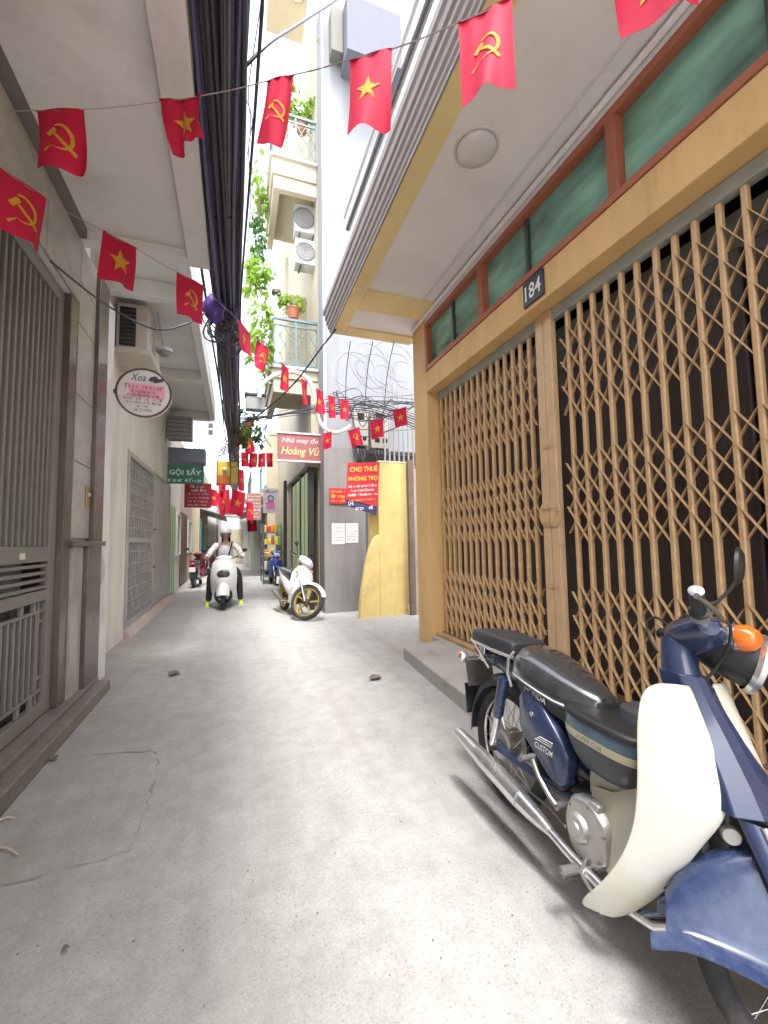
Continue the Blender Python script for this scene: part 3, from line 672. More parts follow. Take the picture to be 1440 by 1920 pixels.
# skirt band under the saddle with the maker's name
gr = []
for zt, k in ((0.672, 0.98), (0.60, 0.86)):
    gr.append([(x, -hw*k, zt+dz) for x, hw, dz in ((-0.45, 0.10, 0.015), (-0.38, 0.135, 0.008), (-0.28, 0.138, -0.004), (-0.2, 0.128, -0.018), (-0.12, 0.108, -0.03), (-0.05, 0.078, -0.032))])
G().sheet(gr, 0.004).obj('seat_skirt', BLKP, sd_)
G().sheet([[(x, -y, z) for x, y, z in r_] for r_ in gr], 0.004).obj('seat_skirt', BLKP, sd_)
lettering('HONDA', (-0.27, -0.1345, 0.632), (1, -0.02, -0.12), (0, 0.18, 1), 0.135, 0.024, M('silver_print', (0.45, 0.45, 0.44), 0.4), sd_, world=False, bold=0.01)
G().tube([(-0.475, -0.10, 0.60), (-0.49, -0.115, 0.66), (-0.475, -0.12, 0.73), (-0.46, -0.10, 0.765)], 0.008, 8).obj('grab_rail', CHR, cub)
# rear carrier with its padded top
rk = G().tube([(-0.46, -0.105, 0.735), (-0.60, -0.115, 0.735), (-0.82, -0.115, 0.742), (-0.86, -0.09, 0.745), (-0.86, 0.09, 0.745), (-0.82, 0.115, 0.742), (-0.46, 0.105, 0.735)], 0.0085, 10).obj('carrier', CHR, cub)
for x in (-0.55, -0.68, -0.80): G().cyl((x, -0.115, 0.737), (x, 0.115, 0.737), 0.006, n=8).obj('carrier_rod', CHR, rk)
for sg in (-1, 1):
    G().cyl((-0.80, sg*0.112, 0.738), (-0.72, sg*0.062, 0.62), 0.008, n=8).obj('carrier_stay', CHR, rk)
    G().tube([(-0.86, sg*0.05, 0.745), (-0.885, sg*0.05, 0.79), (-0.84, sg*0.05, 0.80)], 0.006, 8).obj('carrier_hoop', CHR, rk)
rs = []
for x, hw, h in ((-0.84, 0.085, 0.045), (-0.83, 0.105, 0.058), (-0.75, 0.115, 0.066), (-0.60, 0.115, 0.066), (-0.50, 0.11, 0.062), (-0.475, 0.10, 0.05)):
    rs.append([(x, hw*a, 0.747 + h*b) for a, b in ((-1, 0), (-1, 0.55), (-0.96, 0.8), (-0.86, 0.95), (-0.4, 1.0), (0.4, 1.0), (0.86, 0.95), (0.96, 0.8), (1, 0.55), (1, 0))])
G().rings(rs).obj('rear_pad', PADV, cub, sharp=60, bevel=0.003)
# tail: lamp, indicators, number plate
tl = G().box((-0.905, -0.05, 0.655), (-0.845, 0.05, 0.715)).obj('tail_lamp', REDL, cub, bevel=0.014, seg=3)
G().box((-0.845, -0.055, 0.63), (-0.79, 0.055, 0.725)).obj('lamp_base', CHR, tl, bevel=0.01)
for sg in (-1, 1):
    G().cyl((-0.85, 0, 0.64), (-0.86, sg*0.115, 0.64), 0.008, n=8).obj('indicator_stalk', CHR, cub)
    ind = G().lathe([(0.0, -0.024), (0.022, -0.02), (0.03, -0.005), (0.03, 0.012)], (-0.885, sg*0.125, 0.64), (1, 0, 0), 18).obj('indicator', AMB, cub)
    G().lathe([(0.031, 0.008), (0.026, 0.026), (0.012, 0.034), (0, 0.036)], (-0.885, sg*0.125, 0.64), (1, 0, 0), 18).obj('indicator_shell', CHR, ind)
G().obox((-0.90, 0, 0.545), (0.004, 0, 0.0015), (0, 0.085, 0), (-0.022, 0, 0.065)).obj('number_plate', M('plate_back', (0.12, 0.125, 0.12), 0.5, metal=0.4), cub)
G().obox((-0.925, 0, 0.40), (0.004, 0, 0), (0, 0.07, 0), (-0.02, 0, 0.075)).obj('mud_flap', BLKP, cub)
# shocks, swing arm, chain case
for sg in (-1, 1):
    sk = G().lathe([(0.0, 0), (0.026, 0.0), (0.027, 0.18), (0.02, 0.20), (0.0, 0.2)], (-0.515, sg*0.115, 0.63), Vector((-0.075, 0, -0.36)), 18).obj('shock_cover', NAVY, cub)
    G().cyl((-0.55, sg*0.115, 0.45), (-0.59, sg*0.112, 0.29), 0.017, n=12).obj('shock_rod', CHR, sk)
    G().cyl((-0.592, sg*0.125, 0.285), (-0.592, sg*0.07, 0.285), 0.022, n=12).obj('shock_eye', ENG, sk)
    G().tube([(-0.10, sg*0.085, 0.30), (-0.35, sg*0.09, 0.285), (-0.64, sg*0.085, 0.278)], [0.018, 0.018, 0.02], 10).obj('swing_arm', NAVY, cub)
    G().cyl((-0.61, sg*0.07, 0.278), (-0.61, sg*0.115, 0.278), 0.014, n=6).obj('axle_nut', STEEL, cub)
G().lathe([(0, 0), (0.065, 0.002), (0.075, 0.012), (0.075, 0.03)], (-0.60, -0.066, 0.278), (0, 1, 0), 28).obj('brake_drum', ALC, cub)
G().tube([(-0.585, -0.075, 0.22), (-0.45, -0.09, 0.20), (-0.2, -0.10, 0.21), (0.02, -0.13, 0.19)], 0.005, 6).obj('brake_rod', STEEL, cub)
g = G(); outl = [(-0.66, 0.24), (-0.62, 0.33), (-0.5, 0.35), (-0.12, 0.345), (-0.05, 0.31), (-0.06, 0.24), (-0.2, 0.215), (-0.55, 0.205)]
g.prism([(x, 0.075, z) for x, z in outl], (0, 0.035, 0)); g.obj('chain_case', NAVY, cub, bevel=0.008)
# engine: crankcase, right cover, flat cylinder, kick lever
def lobe(pts, y0, y1, k=0.9, mat=ENG, name='crankcase', bev=0.008):
    cx = sum(p[0] for p in pts)/len(pts); cz = sum(p[1] for p in pts)/len(pts)
    g = G(); g.rings([[(x, y0, z) for x, z in pts], [(x, y0+(y1-y0)*0.7, z) for x, z in pts], [(cx+(x-cx)*k, y1, cz+(z-cz)*k) for x, z in pts]])
    return g.obj(name, mat, cub, bevel=bev, seg=3, sharp=45)
def roundpoly(pts, n=5, r=0.3):
    out = []; m = len(pts)
    for i in range(m):
        a, b, c_ = Vector(pts[i-1]), Vector(pts[i]), Vector(pts[(i+1) % m])
        p, q = b.lerp(a, r), b.lerp(c_, r)
        for k in range(n+1):
            t = k/n; out.append(tuple(p*(1-t)**2 + b*2*t*(1-t) + q*t*t))
    return out
case = roundpoly([(-0.17, 0.26), (-0.12, 0.36), (0.06, 0.38), (0.12, 0.33), (0.13, 0.20), (0.05, 0.145), (-0.10, 0.165)])
lobe(case, 0.09, -0.085)
lobe(case, 0.085, 0.135)
cov = roundpoly([(-0.085, 0.27), (-0.055, 0.355), (0.045, 0.375), (0.115, 0.32), (0.125, 0.21), (0.06, 0.15), (-0.05, 0.17)])
cv = lobe(cov, -0.086, -0.15, 0.88, ALC, 'engine_cover', 0.006)
G().lathe([(0, 0.024), (0.02, 0.024), (0.023, 0.018), (0.04, 0.016), (0.047, 0.008), (0.05, 0)], (-0.005, -0.149, 0.262), (0, -1, 0), 28).obj('clutch_boss', ALC, cv)
for a_ in range(6):
    t = R(20+60*a_); G().cyl((0.02+0.088*math.cos(t), -0.147, 0.264+0.088*math.sin(t)), (0.02+0.088*math.cos(t), -0.156, 0.264+0.088*math.sin(t)), 0.006, n=8).obj('cover_bolt', STEEL, cv)
G().box((0.03, -0.145, 0.348), (0.075, -0.115, 0.375)).obj('filler_cap', ALC, cv, bevel=0.006)
cy = G()
for k in range(11):
    x = 0.135 + k*0.016; hw = 0.062 - 0.001*k; cy.box((x, -hw, 0.245), (x+0.007, hw, 0.365))
cy.box((0.13, -0.045, 0.262), (0.31, 0.045, 0.35)); cy.obj('cylinder_fins', ENG, cub)['kind'] = 'stuff'
hd = G().box((0.312, -0.055, 0.255), (0.38, 0.055, 0.36)).obj('cylinder_head', ENG, cub, bevel=0.014, seg=3)
G().lathe([(0, 0.016), (0.026, 0.014), (0.034, 0.0)], (0.345, -0.056, 0.31), (0, -1, 0), 20).obj('tappet_cap', ALC, hd)
G().cyl((-0.10, -0.10, 0.285), (-0.10, -0.165, 0.285), 0.016, n=12).obj('kick_shaft', STEEL, cub)
kl = G().tube([(-0.10, -0.165, 0.285), (-0.13, -0.168, 0.30), (-0.19, -0.172, 0.345), (-0.23, -0.178, 0.405)], [0.011, 0.009, 0.009, 0.01], 8).obj('kick_lever', STEEL, cub)
G().cyl((-0.23, -0.165, 0.405), (-0.215, -0.245, 0.408), 0.011, n=10).obj('kick_rubber', M('grey_rubber', (0.11, 0.11, 0.105), 0.7), kl)
ac = G().ball((-0.165, -0.065, 0.335), (0.055, 0.05, 0.05), 18, 10).obj('starter_cover', BLKP, cub)
# foot bar and pegs, exhaust
G().cyl((0.05, -0.27, 0.165), (0.05, 0.27, 0.165), 0.010, n=10).obj('foot_bar', STEEL, cub)
for sg in (-1, 1): G().cyl((0.04, sg*0.20, 0.165), (0.04, sg*0.27, 0.166), 0.017, n=14).obj('foot_rubber', M('grey_rubber', (0.11, 0.11, 0.105)), cub)
ex = G().tube([(0.335, -0.03, 0.26), (0.33, -0.08, 0.19), (0.27, -0.135, 0.155), (0.15, -0.165, 0.15), (0.0, -0.172, 0.165), (-0.13, -0.172, 0.185)], [0.016]*6, 12).obj('exhaust_pipe', CHR, cub)
G().lathe([(0.0, 0), (0.017, 0.0), (0.022, 0.02), (0.034, 0.10), (0.039, 0.17), (0.04, 0.44), (0.037, 0.47), (0.028, 0.66), (0.026, 0.685), (0.018, 0.685), (0.017, 0.62)], (-0.12, -0.172, 0.184), Vector((-0.68, -0.01, 0.085)), 26).obj('muffler', CHR, cub)
sh_ = []
for i in range(2):
    sh_.append([])
gr = []
for k in range(6):
    x = -0.28 - 0.065*k; gr.append([(x, -0.172-0.045*math.cos(t), 0.208+0.0125*(k*0.65)+0.045*math.sin(t)) for t in [R(-38)+R(96)*j/8 for j in range(9)]])
G().sheet(gr, 0.003).obj('heat_shield', CHR, ex)
pd = G().tube([(0.02, -0.13, 0.19), (0.06, -0.20, 0.165), (0.13, -0.215, 0.15)], 0.007, 8).obj('brake_pedal', STEEL, cub)
G().obox((0.155, -0.22, 0.148), (0.03, 0, -0.004), (0, 0.022, 0), (0.001, 0, 0.007)).obj('pedal_pad', CHR, pd)
# left side stand
G().tube([(-0.02, 0.10, 0.17), (-0.05, 0.16, 0.08), (-0.06, 0.205, 0.02)], 0.010, 8).obj('side_stand', STEEL, cub)
# cream tunnel cover between the leg shields
rs = []
for x, z, hw, hh in ((-0.03, 0.40, 0.075, 0.11), (0.06, 0.42, 0.085, 0.10), (0.14, 0.44, 0.09, 0.11), (0.22, 0.52, 0.085, 0.12), (0.27, 0.64, 0.075, 0.10), (0.255, 0.78, 0.06, 0.04)):
    rs.append([(x, hw*math.copysign(abs(math.cos(t))**0.6, math.cos(t)), z+hh*math.copysign(abs(math.sin(t))**0.7, math.sin(t))) for t in [2*math.pi*j/20 for j in range(20)]])
G().rings(rs).obj('tunnel_cover', CREAM2, cub)
# lower inner shield that joins the leg shields round the cylinder
for sg in (-1, 1):
    gr = [[(0.0, sg*0.095, 0.40), (0.0, sg*0.10, 0.30), (0.02, sg*0.11, 0.22)], [(0.10, sg*0.105, 0.43), (0.10, sg*0.125, 0.30), (0.11, sg*0.14, 0.19)], [(0.20, sg*0.10, 0.50), (0.21, sg*0.15, 0.33), (0.19, sg*0.17, 0.18)], [(0.27, sg*0.09, 0.56), (0.28, sg*0.15, 0.36), (0.25, sg*0.17, 0.22)]]
    G().sheet(gr, 0.004).obj('inner_shield', CREAM2, cub)
# leg shields: long curved leaves either side of the head
def leaf(sg):
    # rows from top to bottom: (z, y_in, y_out, x_in, x_out)
    rows = [(0.842, 0.055, 0.125, 0.312, 0.285), (0.836, 0.05, 0.165, 0.32, 0.272), (0.80, 0.05, 0.19, 0.335, 0.262), (0.71, 0.058, 0.205, 0.385, 0.266), (0.62, 0.075, 0.215, 0.425, 0.278), (0.565, 0.088, 0.222, 0.440, 0.283), (0.52, 0.105, 0.228, 0.43, 0.285), (0.46, 0.13, 0.235, 0.40, 0.285), (0.38, 0.145, 0.252, 0.365, 0.27), (0.30, 0.162, 0.268, 0.322, 0.235), (0.22, 0.175, 0.28, 0.268, 0.185), (0.165, 0.188, 0.282, 0.222, 0.142), (0.138, 0.21, 0.265, 0.19, 0.135)]
    gr = []
    for z, yi, yo, xi, xo in rows:
        row = []
        for k in range(11):
            t = k/10; y = yi+(yo-yi)*t
            x = xi+(xo-xi)*(t**1.5) + 0.014*math.sin(math.pi*t)
            row.append((x, sg*y, z + 0.006*math.sin(math.pi*t)))
        gr.append(row)
    o = G().sheet(gr, 0.006*sg).obj('leg_shield', CREAM, cub, sharp=60)
    o.modifiers.new('sub', 'SUBSURF').levels = 1; o.modifiers['sub'].render_levels = 2
    return o
ls = leaf(-1); leaf(1)
# head cover: faceted navy panel down the front
hc = []
for x, z, hw, dp in ((0.295, 0.872, 0.05, 0.08), (0.335, 0.80, 0.058, 0.09), (0.395, 0.71, 0.074, 0.11), (0.45, 0.625, 0.095, 0.12), (0.478, 0.575, 0.108, 0.13), (0.483, 0.562, 0.11, 0.13)):
    hc.append([(x-dp, -hw, z), (x-0.012, -hw, z), (x+0.022, -hw*0.45, z), (x+0.03, 0, z), (x+0.022, hw*0.45, z), (x-0.012, hw, z), (x-dp, hw, z)])
hcv = G().rings(hc).obj('head_cover', NAVY, cub, bevel=0.004, sharp=18)
# horn grille and lock in the gap under it
G().box((0.345, -0.085, 0.42), (0.44, 0.085, 0.56)).obj('steering_head', BLKP, cub, bevel=0.012)
lk = G().lathe([(0, 0.02), (0.02, 0.02), (0.024, 0.012), (0.024, 0)], (0.435, -0.07, 0.50), Vector((0.7, -0.7, 0)), 18).obj('steering_lock', ALC, cub)
G().lathe([(0, 0.03), (0.03, 0.03), (0.038, 0.0)], (0.36, -0.078, 0.43), (0, -1, 0), 18).obj('horn', ENG, cub)
# plastic luggage tub slung in the step-through
def tub(w0, mat, x0, x1, ztop, zbot, name, k0=0.0, k1=1.0, swell=0.0):
    rs = []
    for i in range(11):
        t = k0+(k1-k0)*i/10; z = zbot+(ztop-zbot)*t
        f = (1-(1-t)**2.3)**0.5 if t < 1 else 1.0
        f = 0.34+0.66*f+swell
        ring = []
        for j in range(32):
            a_ = 2*math.pi*j/32; cs, sn = math.cos(a_), math.sin(a_)
            ring.append(((x0+x1)/2+(x1-x0)/2*f*math.copysign(abs(cs)**0.62, cs), w0*(0.45+0.55*f)*math.copysign(abs(sn)**0.55, sn), z+0.045*((x0+x1)/2-((x0+x1)/2+(x1-x0)/2*f*cs))))
        rs.append(ring)
    return G().rings(rs).obj(name, mat, cub, sharp=60)
TX0, TX1 = -0.13, 0.235
t1_ = tub(0.165, GRYP, TX0, TX1, 0.635, 0.455, 'luggage_tub', 0.0, 0.62)
tub(0.165, M('cream_trim', (0.52, 0.49, 0.33), 0.3, metal=0.3, var=0.15), TX0, TX1, 0.635, 0.455, 'trim_strip', 0.60, 0.745, 0.015)
tub(0.165, BLUG, TX0, TX1, 0.635, 0.455, 'tub_collar', 0.73, 1.0)
lettering('SUPER CUB', (0.05, -0.1685, 0.578), (1, 0, -0.045), (0, 0, 1), 0.11, 0.013, M('dark_print', (0.04, 0.045, 0.05), 0.4), t1_, world=False, shear=0.2)
g = G()
for (za, k) in ((0.616, 0.99), (0.628, 0.97), (0.632, 0.88)): pass
rs = []
for zz_, k in ((0.631, 1.02), (0.645, 1.02), (0.655, 0.95), (0.656, 0.80)):
    ring = []
    for j in range(32):
        a_ = 2*math.pi*j/32; cs, sn = math.cos(a_), math.sin(a_)
        ring.append(((TX0+TX1)/2+(TX1-TX0)/2*k*math.copysign(abs(cs)**0.62, cs), 0.165*k*math.copysign(abs(sn)**0.55, sn), zz_-0.045*(TX1-TX0)/2*k*cs))
    rs.append(ring)
G().rings(rs).obj('tub_lid', BLKP, cub, sharp=60)
G().lathe([(0, 0.055), (0.05, 0.052), (0.085, 0.035), (0.095, 0.0)], (0.10, 0.05, 0.652), (0, 0, 1), 28).obj('tub_cap', GRYP, cub)

# ---- steering assembly: everything below turns about the raked head
PIV = Vector((0.262, 0, 0.85)); AXI = Vector((-0.446, 0, 0.895)).normalized()
STEER = R(49)
ST = Matrix.Translation(PIV) @ Matrix.Rotation(STEER, 4, AXI) @ Matrix.Translation(-PIV)
def sobj(g, name, mat, par=None, **k): return g.xf(ST).obj(name, mat, par or cub, **k)
FH = Vector((0.60, 0, 0.278))
# front wheel (built straight, then turned)
n0 = len(bpy.data.objects); before = set(o.name for o in bpy.data.objects)
wheel(cub, FH, (0, 1, 0), 0.278, 0.032, 0.228, hub=(0.07, 0.045), hubmat=M('pale_drum', (0.5, 0.48, 0.41), 0.45, metal=0.3))
for o in [o for o in bpy.data.objects if o.name not in before]:
    for v in o.data.vertices: v.co = ST @ v.co
# fork: two pressed legs, leading links
for sg in (-1, 1):
    rs = []
    for x, z, a_, b_ in ((0.42, 0.52, 0.03, 0.016), (0.475, 0.42, 0.032, 0.017), (0.535, 0.30, 0.028, 0.015), (0.56, 0.235, 0.022, 0.014)):
        rs.append([(x+a_*math.cos(t), sg*0.092+b_*math.sin(t), z) for t in [2*math.pi*j/14 for j in range(14)]])
    sobj(G().rings(rs), 'fork_leg', NAVY)
    sobj(G().bar((0.535, sg*0.068, 0.235), (0.62, sg*0.068, 0.282), 0.016, 0.03), 'fork_link', STEEL, bevel=0.006)
    sobj(G().cyl((0.545, sg*0.095, 0.24), (0.545, sg*0.05, 0.24), 0.014, n=10), 'link_bolt', STEEL)
    sobj(G().cyl((0.60, sg*0.09, 0.278), (0.60, sg*0.05, 0.278), 0.012, n=6), 'axle_nut', STEEL)
    sobj(G().tube([(0.44, sg*0.108, 0.52), (0.50, sg*0.112, 0.40), (0.565, sg*0.104, 0.27)], 0.007, 8), 'fork_trim', CHR)
# deep front mudguard: arched crown, flat skirts and a turned-out lower lip
gr = []; n = 34; cx_, cz_, rr_ = FH.x+0.01, FH.z+0.0, 0.33
for i in range(n+1):
    t = i/n; x = cx_-rr_*1.0+(rr_*1.93)*t; u_ = (x-cx_)/rr_
    zt = cz_+rr_*(math.sqrt(max(0.0, 1-min(1, abs(u_))**2.2)) if u_ > 0 else 0.99*(1-min(1, abs(u_)))**0.62)
    zb = 0.195+0.022*math.sin(t*6)-0.02*math.exp(-(t/0.06)**2)+0.10*max(0, t-0.72)/0.28
    zt = max(zt, zb+0.055)
    hw = 0.074-0.018*max(0, t-0.6)/0.4
    half = [(hw*1.62, zb-0.006), (hw*1.38, zb+0.002), (hw*1.12, zb+0.014), (hw*1.02, zb+0.03), (hw*1.0, zb+0.045)]
    side = zt-0.075-zb-0.045
    if side > 0: half += [(hw, zb+0.045+side*0.5), (hw, zb+0.045+side)]
    else: half += [(hw, zb+0.047), (hw, zb+0.049)]
    zs = half[-1][1]; d2 = zt-zs
    half += [(hw*math.cos(a_), zs+d2*math.sin(a_)) for a_ in (R(18), R(38), R(58), R(75))]
    row = [(x-(0.05*(1-t*3)*(1 if k < 3 else 0.35) if t < 0.33 else 0), y, z) for k, (y, z) in enumerate(half)] + [(x, 0, zt)]
    row += [(p[0], -p[1], p[2]) for p in row[-2::-1]]
    gr.append(row)
fm = sobj(G().sheet(gr, 0.004), 'front_mudguard', NAVYW, sharp=50)
# handlebar nacelle
HB = Vector((0.272, 0, 0.998))
nb_ = []
for y, a_, b_, dz in ((-0.135, 0.028, 0.026, 0.0), (-0.12, 0.04, 0.036, 0.0), (-0.08, 0.062, 0.046, -0.004), (-0.04, 0.085, 0.055, -0.008), (0.0, 0.095, 0.06, -0.01), (0.04, 0.085, 0.055, -0.008), (0.08, 0.062, 0.046, -0.004), (0.12, 0.04, 0.036, 0), (0.135, 0.028, 0.026, 0)):
    nb_.append([(HB.x+0.02+a_*math.cos(t), y, HB.z+dz+b_*math.sin(t)) for t in [2*math.pi*j/24 for j in range(24)]])
nac = sobj(G().rings(nb_), 'nacelle', NAVY)
rs = []
for d_, r_ in ((-0.06, 0.045), (-0.02, 0.068), (0.03, 0.08), (0.085, 0.088), (0.10, 0.088)):
    rs.append([(HB.x+0.07+d_, r_*math.cos(t), HB.z-0.03-0.15*d_+r_*math.sin(t)*0.95) for t in [2*math.pi*j/28 for j in range(28)]])
sobj(G().rings(rs), 'headlight_shell', BLKP, nac)
hx = HB.x+0.165; hz = HB.z-0.046
sobj(G().lathe([(0.088, -0.012), (0.096, 0.0), (0.093, 0.014), (0.078, 0.02), (0.076, 0.012)], (hx, 0, hz), (1, 0, -0.15), 36), 'headlight_rim', CHR, nac)
sobj(G().lathe([(0.078, 0.012), (0.06, 0.024), (0.03, 0.032), (0.0, 0.034)], (hx, 0, hz), (1, 0, -0.15), 36), 'headlight_lens', glass('lens_glass', (0.6, 0.62, 0.64), 0.55, 0.08), nac)
rs = []
for x, z, r_ in ((0.235, 0.965, 0.045), (0.245, 0.91, 0.05), (0.262, 0.852, 0.058)):
    rs.append([(x+r_*math.cos(t), r_*0.9*math.sin(t), z) for t in [2*math.pi*j/20 for j in range(20)]])
sobj(G().rings(rs), 'nacelle_neck', NAVY, nac)
# strip of lower black cover and bright trim
sobj(G().tube([(HB.x+0.085, -0.06, HB.z-0.03), (HB.x+0.055, -0.095, HB.z-0.022), (HB.x+0.03, -0.125, HB.z-0.012)], 0.006, 8), 'nacelle_trim', CHR, nac)
sobj(G().lathe([(0.0, 0.012), (0.034, 0.012), (0.036, 0)], (HB.x+0.0, 0, HB.z+0.045), (-0.3, 0, 1), 24), 'speedometer', BLKP, nac)
for sg in (-1, 1):
    sobj(G().lathe([(0.0, 0.052), (0.022, 0.05), (0.036, 0.036), (0.04, 0.014), (0.04, 0.0)], (HB.x+0.105, sg*0.085, HB.z+0.0), Vector((0.75, sg*0.65, 0.05)), 22), 'front_indicator', AMB, nac)
    sobj(G().lathe([(0.042, 0.006), (0.042, -0.01), (0.03, -0.035), (0, -0.04)], (HB.x+0.105, sg*0.085, HB.z+0.0), Vector((0.75, sg*0.65, 0.05)), 22), 'indicator_shell', CHR, nac)
    # bar end, grip, perch, lever
    a0 = Vector((HB.x+0.01, sg*0.125, HB.z)); a1 = Vector((HB.x-0.015, sg*0.185, HB.z+0.022)); a2 = Vector((HB.x-0.045, sg*0.29, HB.z+0.05))
    hb = sobj(G().tube([a0, a1], 0.0115, 10), 'bar', CHR)
    gp = G(); L_ = (a2-a1).length; ax_ = (a2-a1).normalized(); prf = [(0, 0.0), (0.027, 0.0), (0.028, 0.008), (0.0195, 0.012)]
    for k in range(12): prf += [(0.0195, 0.014+k*0.0075), (0.0180, 0.0165+k*0.0075), (0.0180, 0.019+k*0.0075)]
    prf += [(0.0205, L_-0.012), (0.021, L_-0.003), (0.018, L_)]
    gp.lathe(prf, a1, ax_, 20); gr_ = sobj(gp, 'grip', BLKP)
    sobj(G().lathe([(0.0, L_+0.003), (0.013, L_+0.003), (0.0195, L_+0.001), (0.0195, L_-0.002)], a1, ax_, 20), 'grip_end', M('grey_bar_end', (0.30, 0.32, 0.35), 0.35, metal=0.4), gr_)
    sobj(G().lathe([(0.013, -0.03), (0.024, -0.028), (0.025, -0.003), (0.013, 0.0)], a1, ax_, 18), 'switch_collar', ALC, hb)
    if sg < 0:
        lv = [a1+Vector((0.035, 0.01, -0.01)), a1+Vector((0.05, -0.02, -0.012)), a1+Vector((0.02, -0.075, -0.004)), a1+Vector((-0.02, -0.125, 0.0)), a1+Vector((-0.035, -0.145, 0.0))]
        le = sobj(G().tube(lv, [0.008, 0.008, 0.007, 0.006, 0.009], 8), 'brake_lever', STEEL)
    # mirror
    mb = a1 + Vector((-0.005, -0.005*sg, 0.02))
    if sg > 0: continue
    if sg > 0:
        pts = [mb, mb+Vector((0.02, 0.01, 0.03)), mb+Vector((0.05, 0.03, 0.07)), mb+Vector((0.09, 0.05, 0.12))]
    else:
        pts = [mb, mb+Vector((0.05, 0.02, 0.03)), mb+Vector((0.085, 0.05, 0.085)), mb+Vector((0.11, 0.08, 0.14))]
    ms = sobj(G().tube(pts, 0.0055, 8), 'mirror_stem', BLKP)
    mc = pts[-1] + Vector((0, 0, 0.045)); mt = Matrix.Translation(mc) @ Matrix.Rotation(R(20)*sg, 4, 'Z')
    mg = G().lathe([(0, 0.018), (0.03, 0.015), (0.046, 0.004), (0.048, -0.006), (0.0, -0.007)], (0, 0, 0), (1, 0, 0), 24)
    mg.v = [mt @ Vector((p.x, p.y*0.8, p.z*1.35)) for p in mg.v]; sobj(mg, 'mirror', BLKP)
# cables: loop from the lever down beside the nacelle
a1 = Vector((HB.x-0.015, -0.185, HB.z+0.022))
cb1 = [a1+Vector((0.045, 0.02, -0.005)), a1+Vector((0.08, 0.03, -0.01)), a1+Vector((0.09, 0.07, -0.06)), a1+Vector((0.08, 0.12, -0.11)), a1+Vector((0.05, 0.15, -0.18))]
def smooth(pts, k=8):
    P = [Vector(p) for p in pts]; out = []
    for i in range(len(P)-1):
        p0, p1, p2, p3 = P[max(i-1, 0)], P[i], P[i+1], P[min(i+2, len(P)-1)]
        for j in range(k):
            t = j/k; out.append(0.5*((2*p1)+(p2-p0)*t+(2*p0-5*p1+4*p2-p3)*t*t+(-p0+3*p1-3*p2+p3)*t**3))
    return out + [P[-1]]
sobj(G().tube(smooth(cb1), 0.0045, 8), 'brake_cable', BLKP)
l1 = Vector((HB.x-0.02, 0.19, HB.z+0.01))
cb2 = [l1, l1+Vector((-0.02, 0.03, 0.06)), l1+Vector((-0.06, 0.02, 0.075)), l1+Vector((-0.09, -0.02, 0.03)), l1+Vector((-0.06, -0.07, -0.06)), l1+Vector((0.0, -0.12, -0.13))]
sobj(G().tube(smooth(cb2), 0.0045, 8), 'clutch_cable', BLKP)
q = Vector(smooth(cb2)[34]); q2 = Vector(smooth(cb2)[38])
sobj(G().tube([q, q2], 0.0085, 8), 'cable_tag', M('yellow_tag', (0.75, 0.5, 0.03), 0.4))
# ================================================================== SIDE LANE: yellow wall slabs, bars, boards
OCH = M('ochre_wall_paint', (0.66, 0.50, 0.19), 0.75, var=0.16, scale=2.5, bump=0.12, bscale=60, dirt=(0.36, 0.27, 0.13), dscale=3.2, dlo=0.52, dhi=0.85)
YW = 7.0
ow = thing('yellow_wall', 'weathered yellow wall slab with a curved buttress beside the grey pillar', 'wall', (2.4, YW, 0))
p0, p1, p2 = atY(709, 1100, YW), atY(712, 1100, YW), atY(766, 1100, YW)
zt = atY(740, 868, YW).z
G().box((p1.x, YW, -0.02), (p2.x, YW+0.12, zt)).obj('slab', OCH, ow, world=True, bevel=0.01)
pts = [atY(x, y, YW-0.06) for x, y in ((674, 1160), (678, 1110), (686, 1060), (694, 1025), (703, 1008), (711, 1002))]
poly = [(pts[0].x, -0.02)] + [(p.x, p.z) for p in pts[1:]] + [(pts[-1].x, -0.02)]
G().prism([(x, YW-0.06, z) for x, z in poly], (0, 0.12, 0)).obj('buttress', OCH, ow, world=True, bevel=0.012)
G().box((p1.x-0.13, YW+0.125, 1.0), (p1.x+0.2, YW+0.22, zt-0.02)).obj('rear_slab', OCH, ow, world=True, bevel=0.008)
G().box((p1.x+0.01, YW-0.004, zt+0.002), (p2.x+0.02, YW+0.14, zt+0.03)).obj('coping', M('pale_coping', (0.6, 0.55, 0.42), 0.8, var=0.1), ow, world=True)
RUST = M('brown_steel_post', (0.14, 0.095, 0.07), 0.6, var=0.3, scale=6)
q0, q1 = atY(767, 1000, YW-0.1), atY(777, 1000, YW-0.1)
ps = thing('gate_post', 'brown rusty steel post between the yellow wall and the pilaster', 'post', (q0.x, YW-0.1, 0))
G().box((q0.x, YW-0.12, 0), (q1.x, YW-0.04, zt+0.05)).obj('post', RUST, ps, world=True, bevel=0.005)
G().box((q1.x+0.003, YW-0.1, 0), (q1.x+0.09, YW-0.05, zt-0.1)).obj('door_leaf', M('grey_brown_board', (0.3, 0.26, 0.22), 0.7, var=0.2), ps, world=True)
# upright bars and sheet over the lane
BARM = M('pale_grey_bars', (0.27, 0.27, 0.27), 0.55, var=0.12, scale=5)
a, b = atY(722, 860, 7.2), atY(800, 830, 6.6)
rb = thing('bar_screen', 'screen of upright grey bars above the yellow wall in the side lane', 'screen', (a.x, 7.2, 2.4))
n = 13
for k in range(n):
    t = k/(n-1); x = a.x+(b.x+0.35-a.x)*t; y = 7.2-0.5*t
    G().cyl((x, y, 2.62), (x, y, 4.1+0.15*math.sin(k)), 0.017, n=8).obj('bar', BARM, rb, world=True)
for z in (2.66, 3.35, 4.0): G().bar((a.x, 7.215, z), (b.x+0.35, 6.715, z), 0.03, 0.02).obj('rail', BARM, rb, world=True)
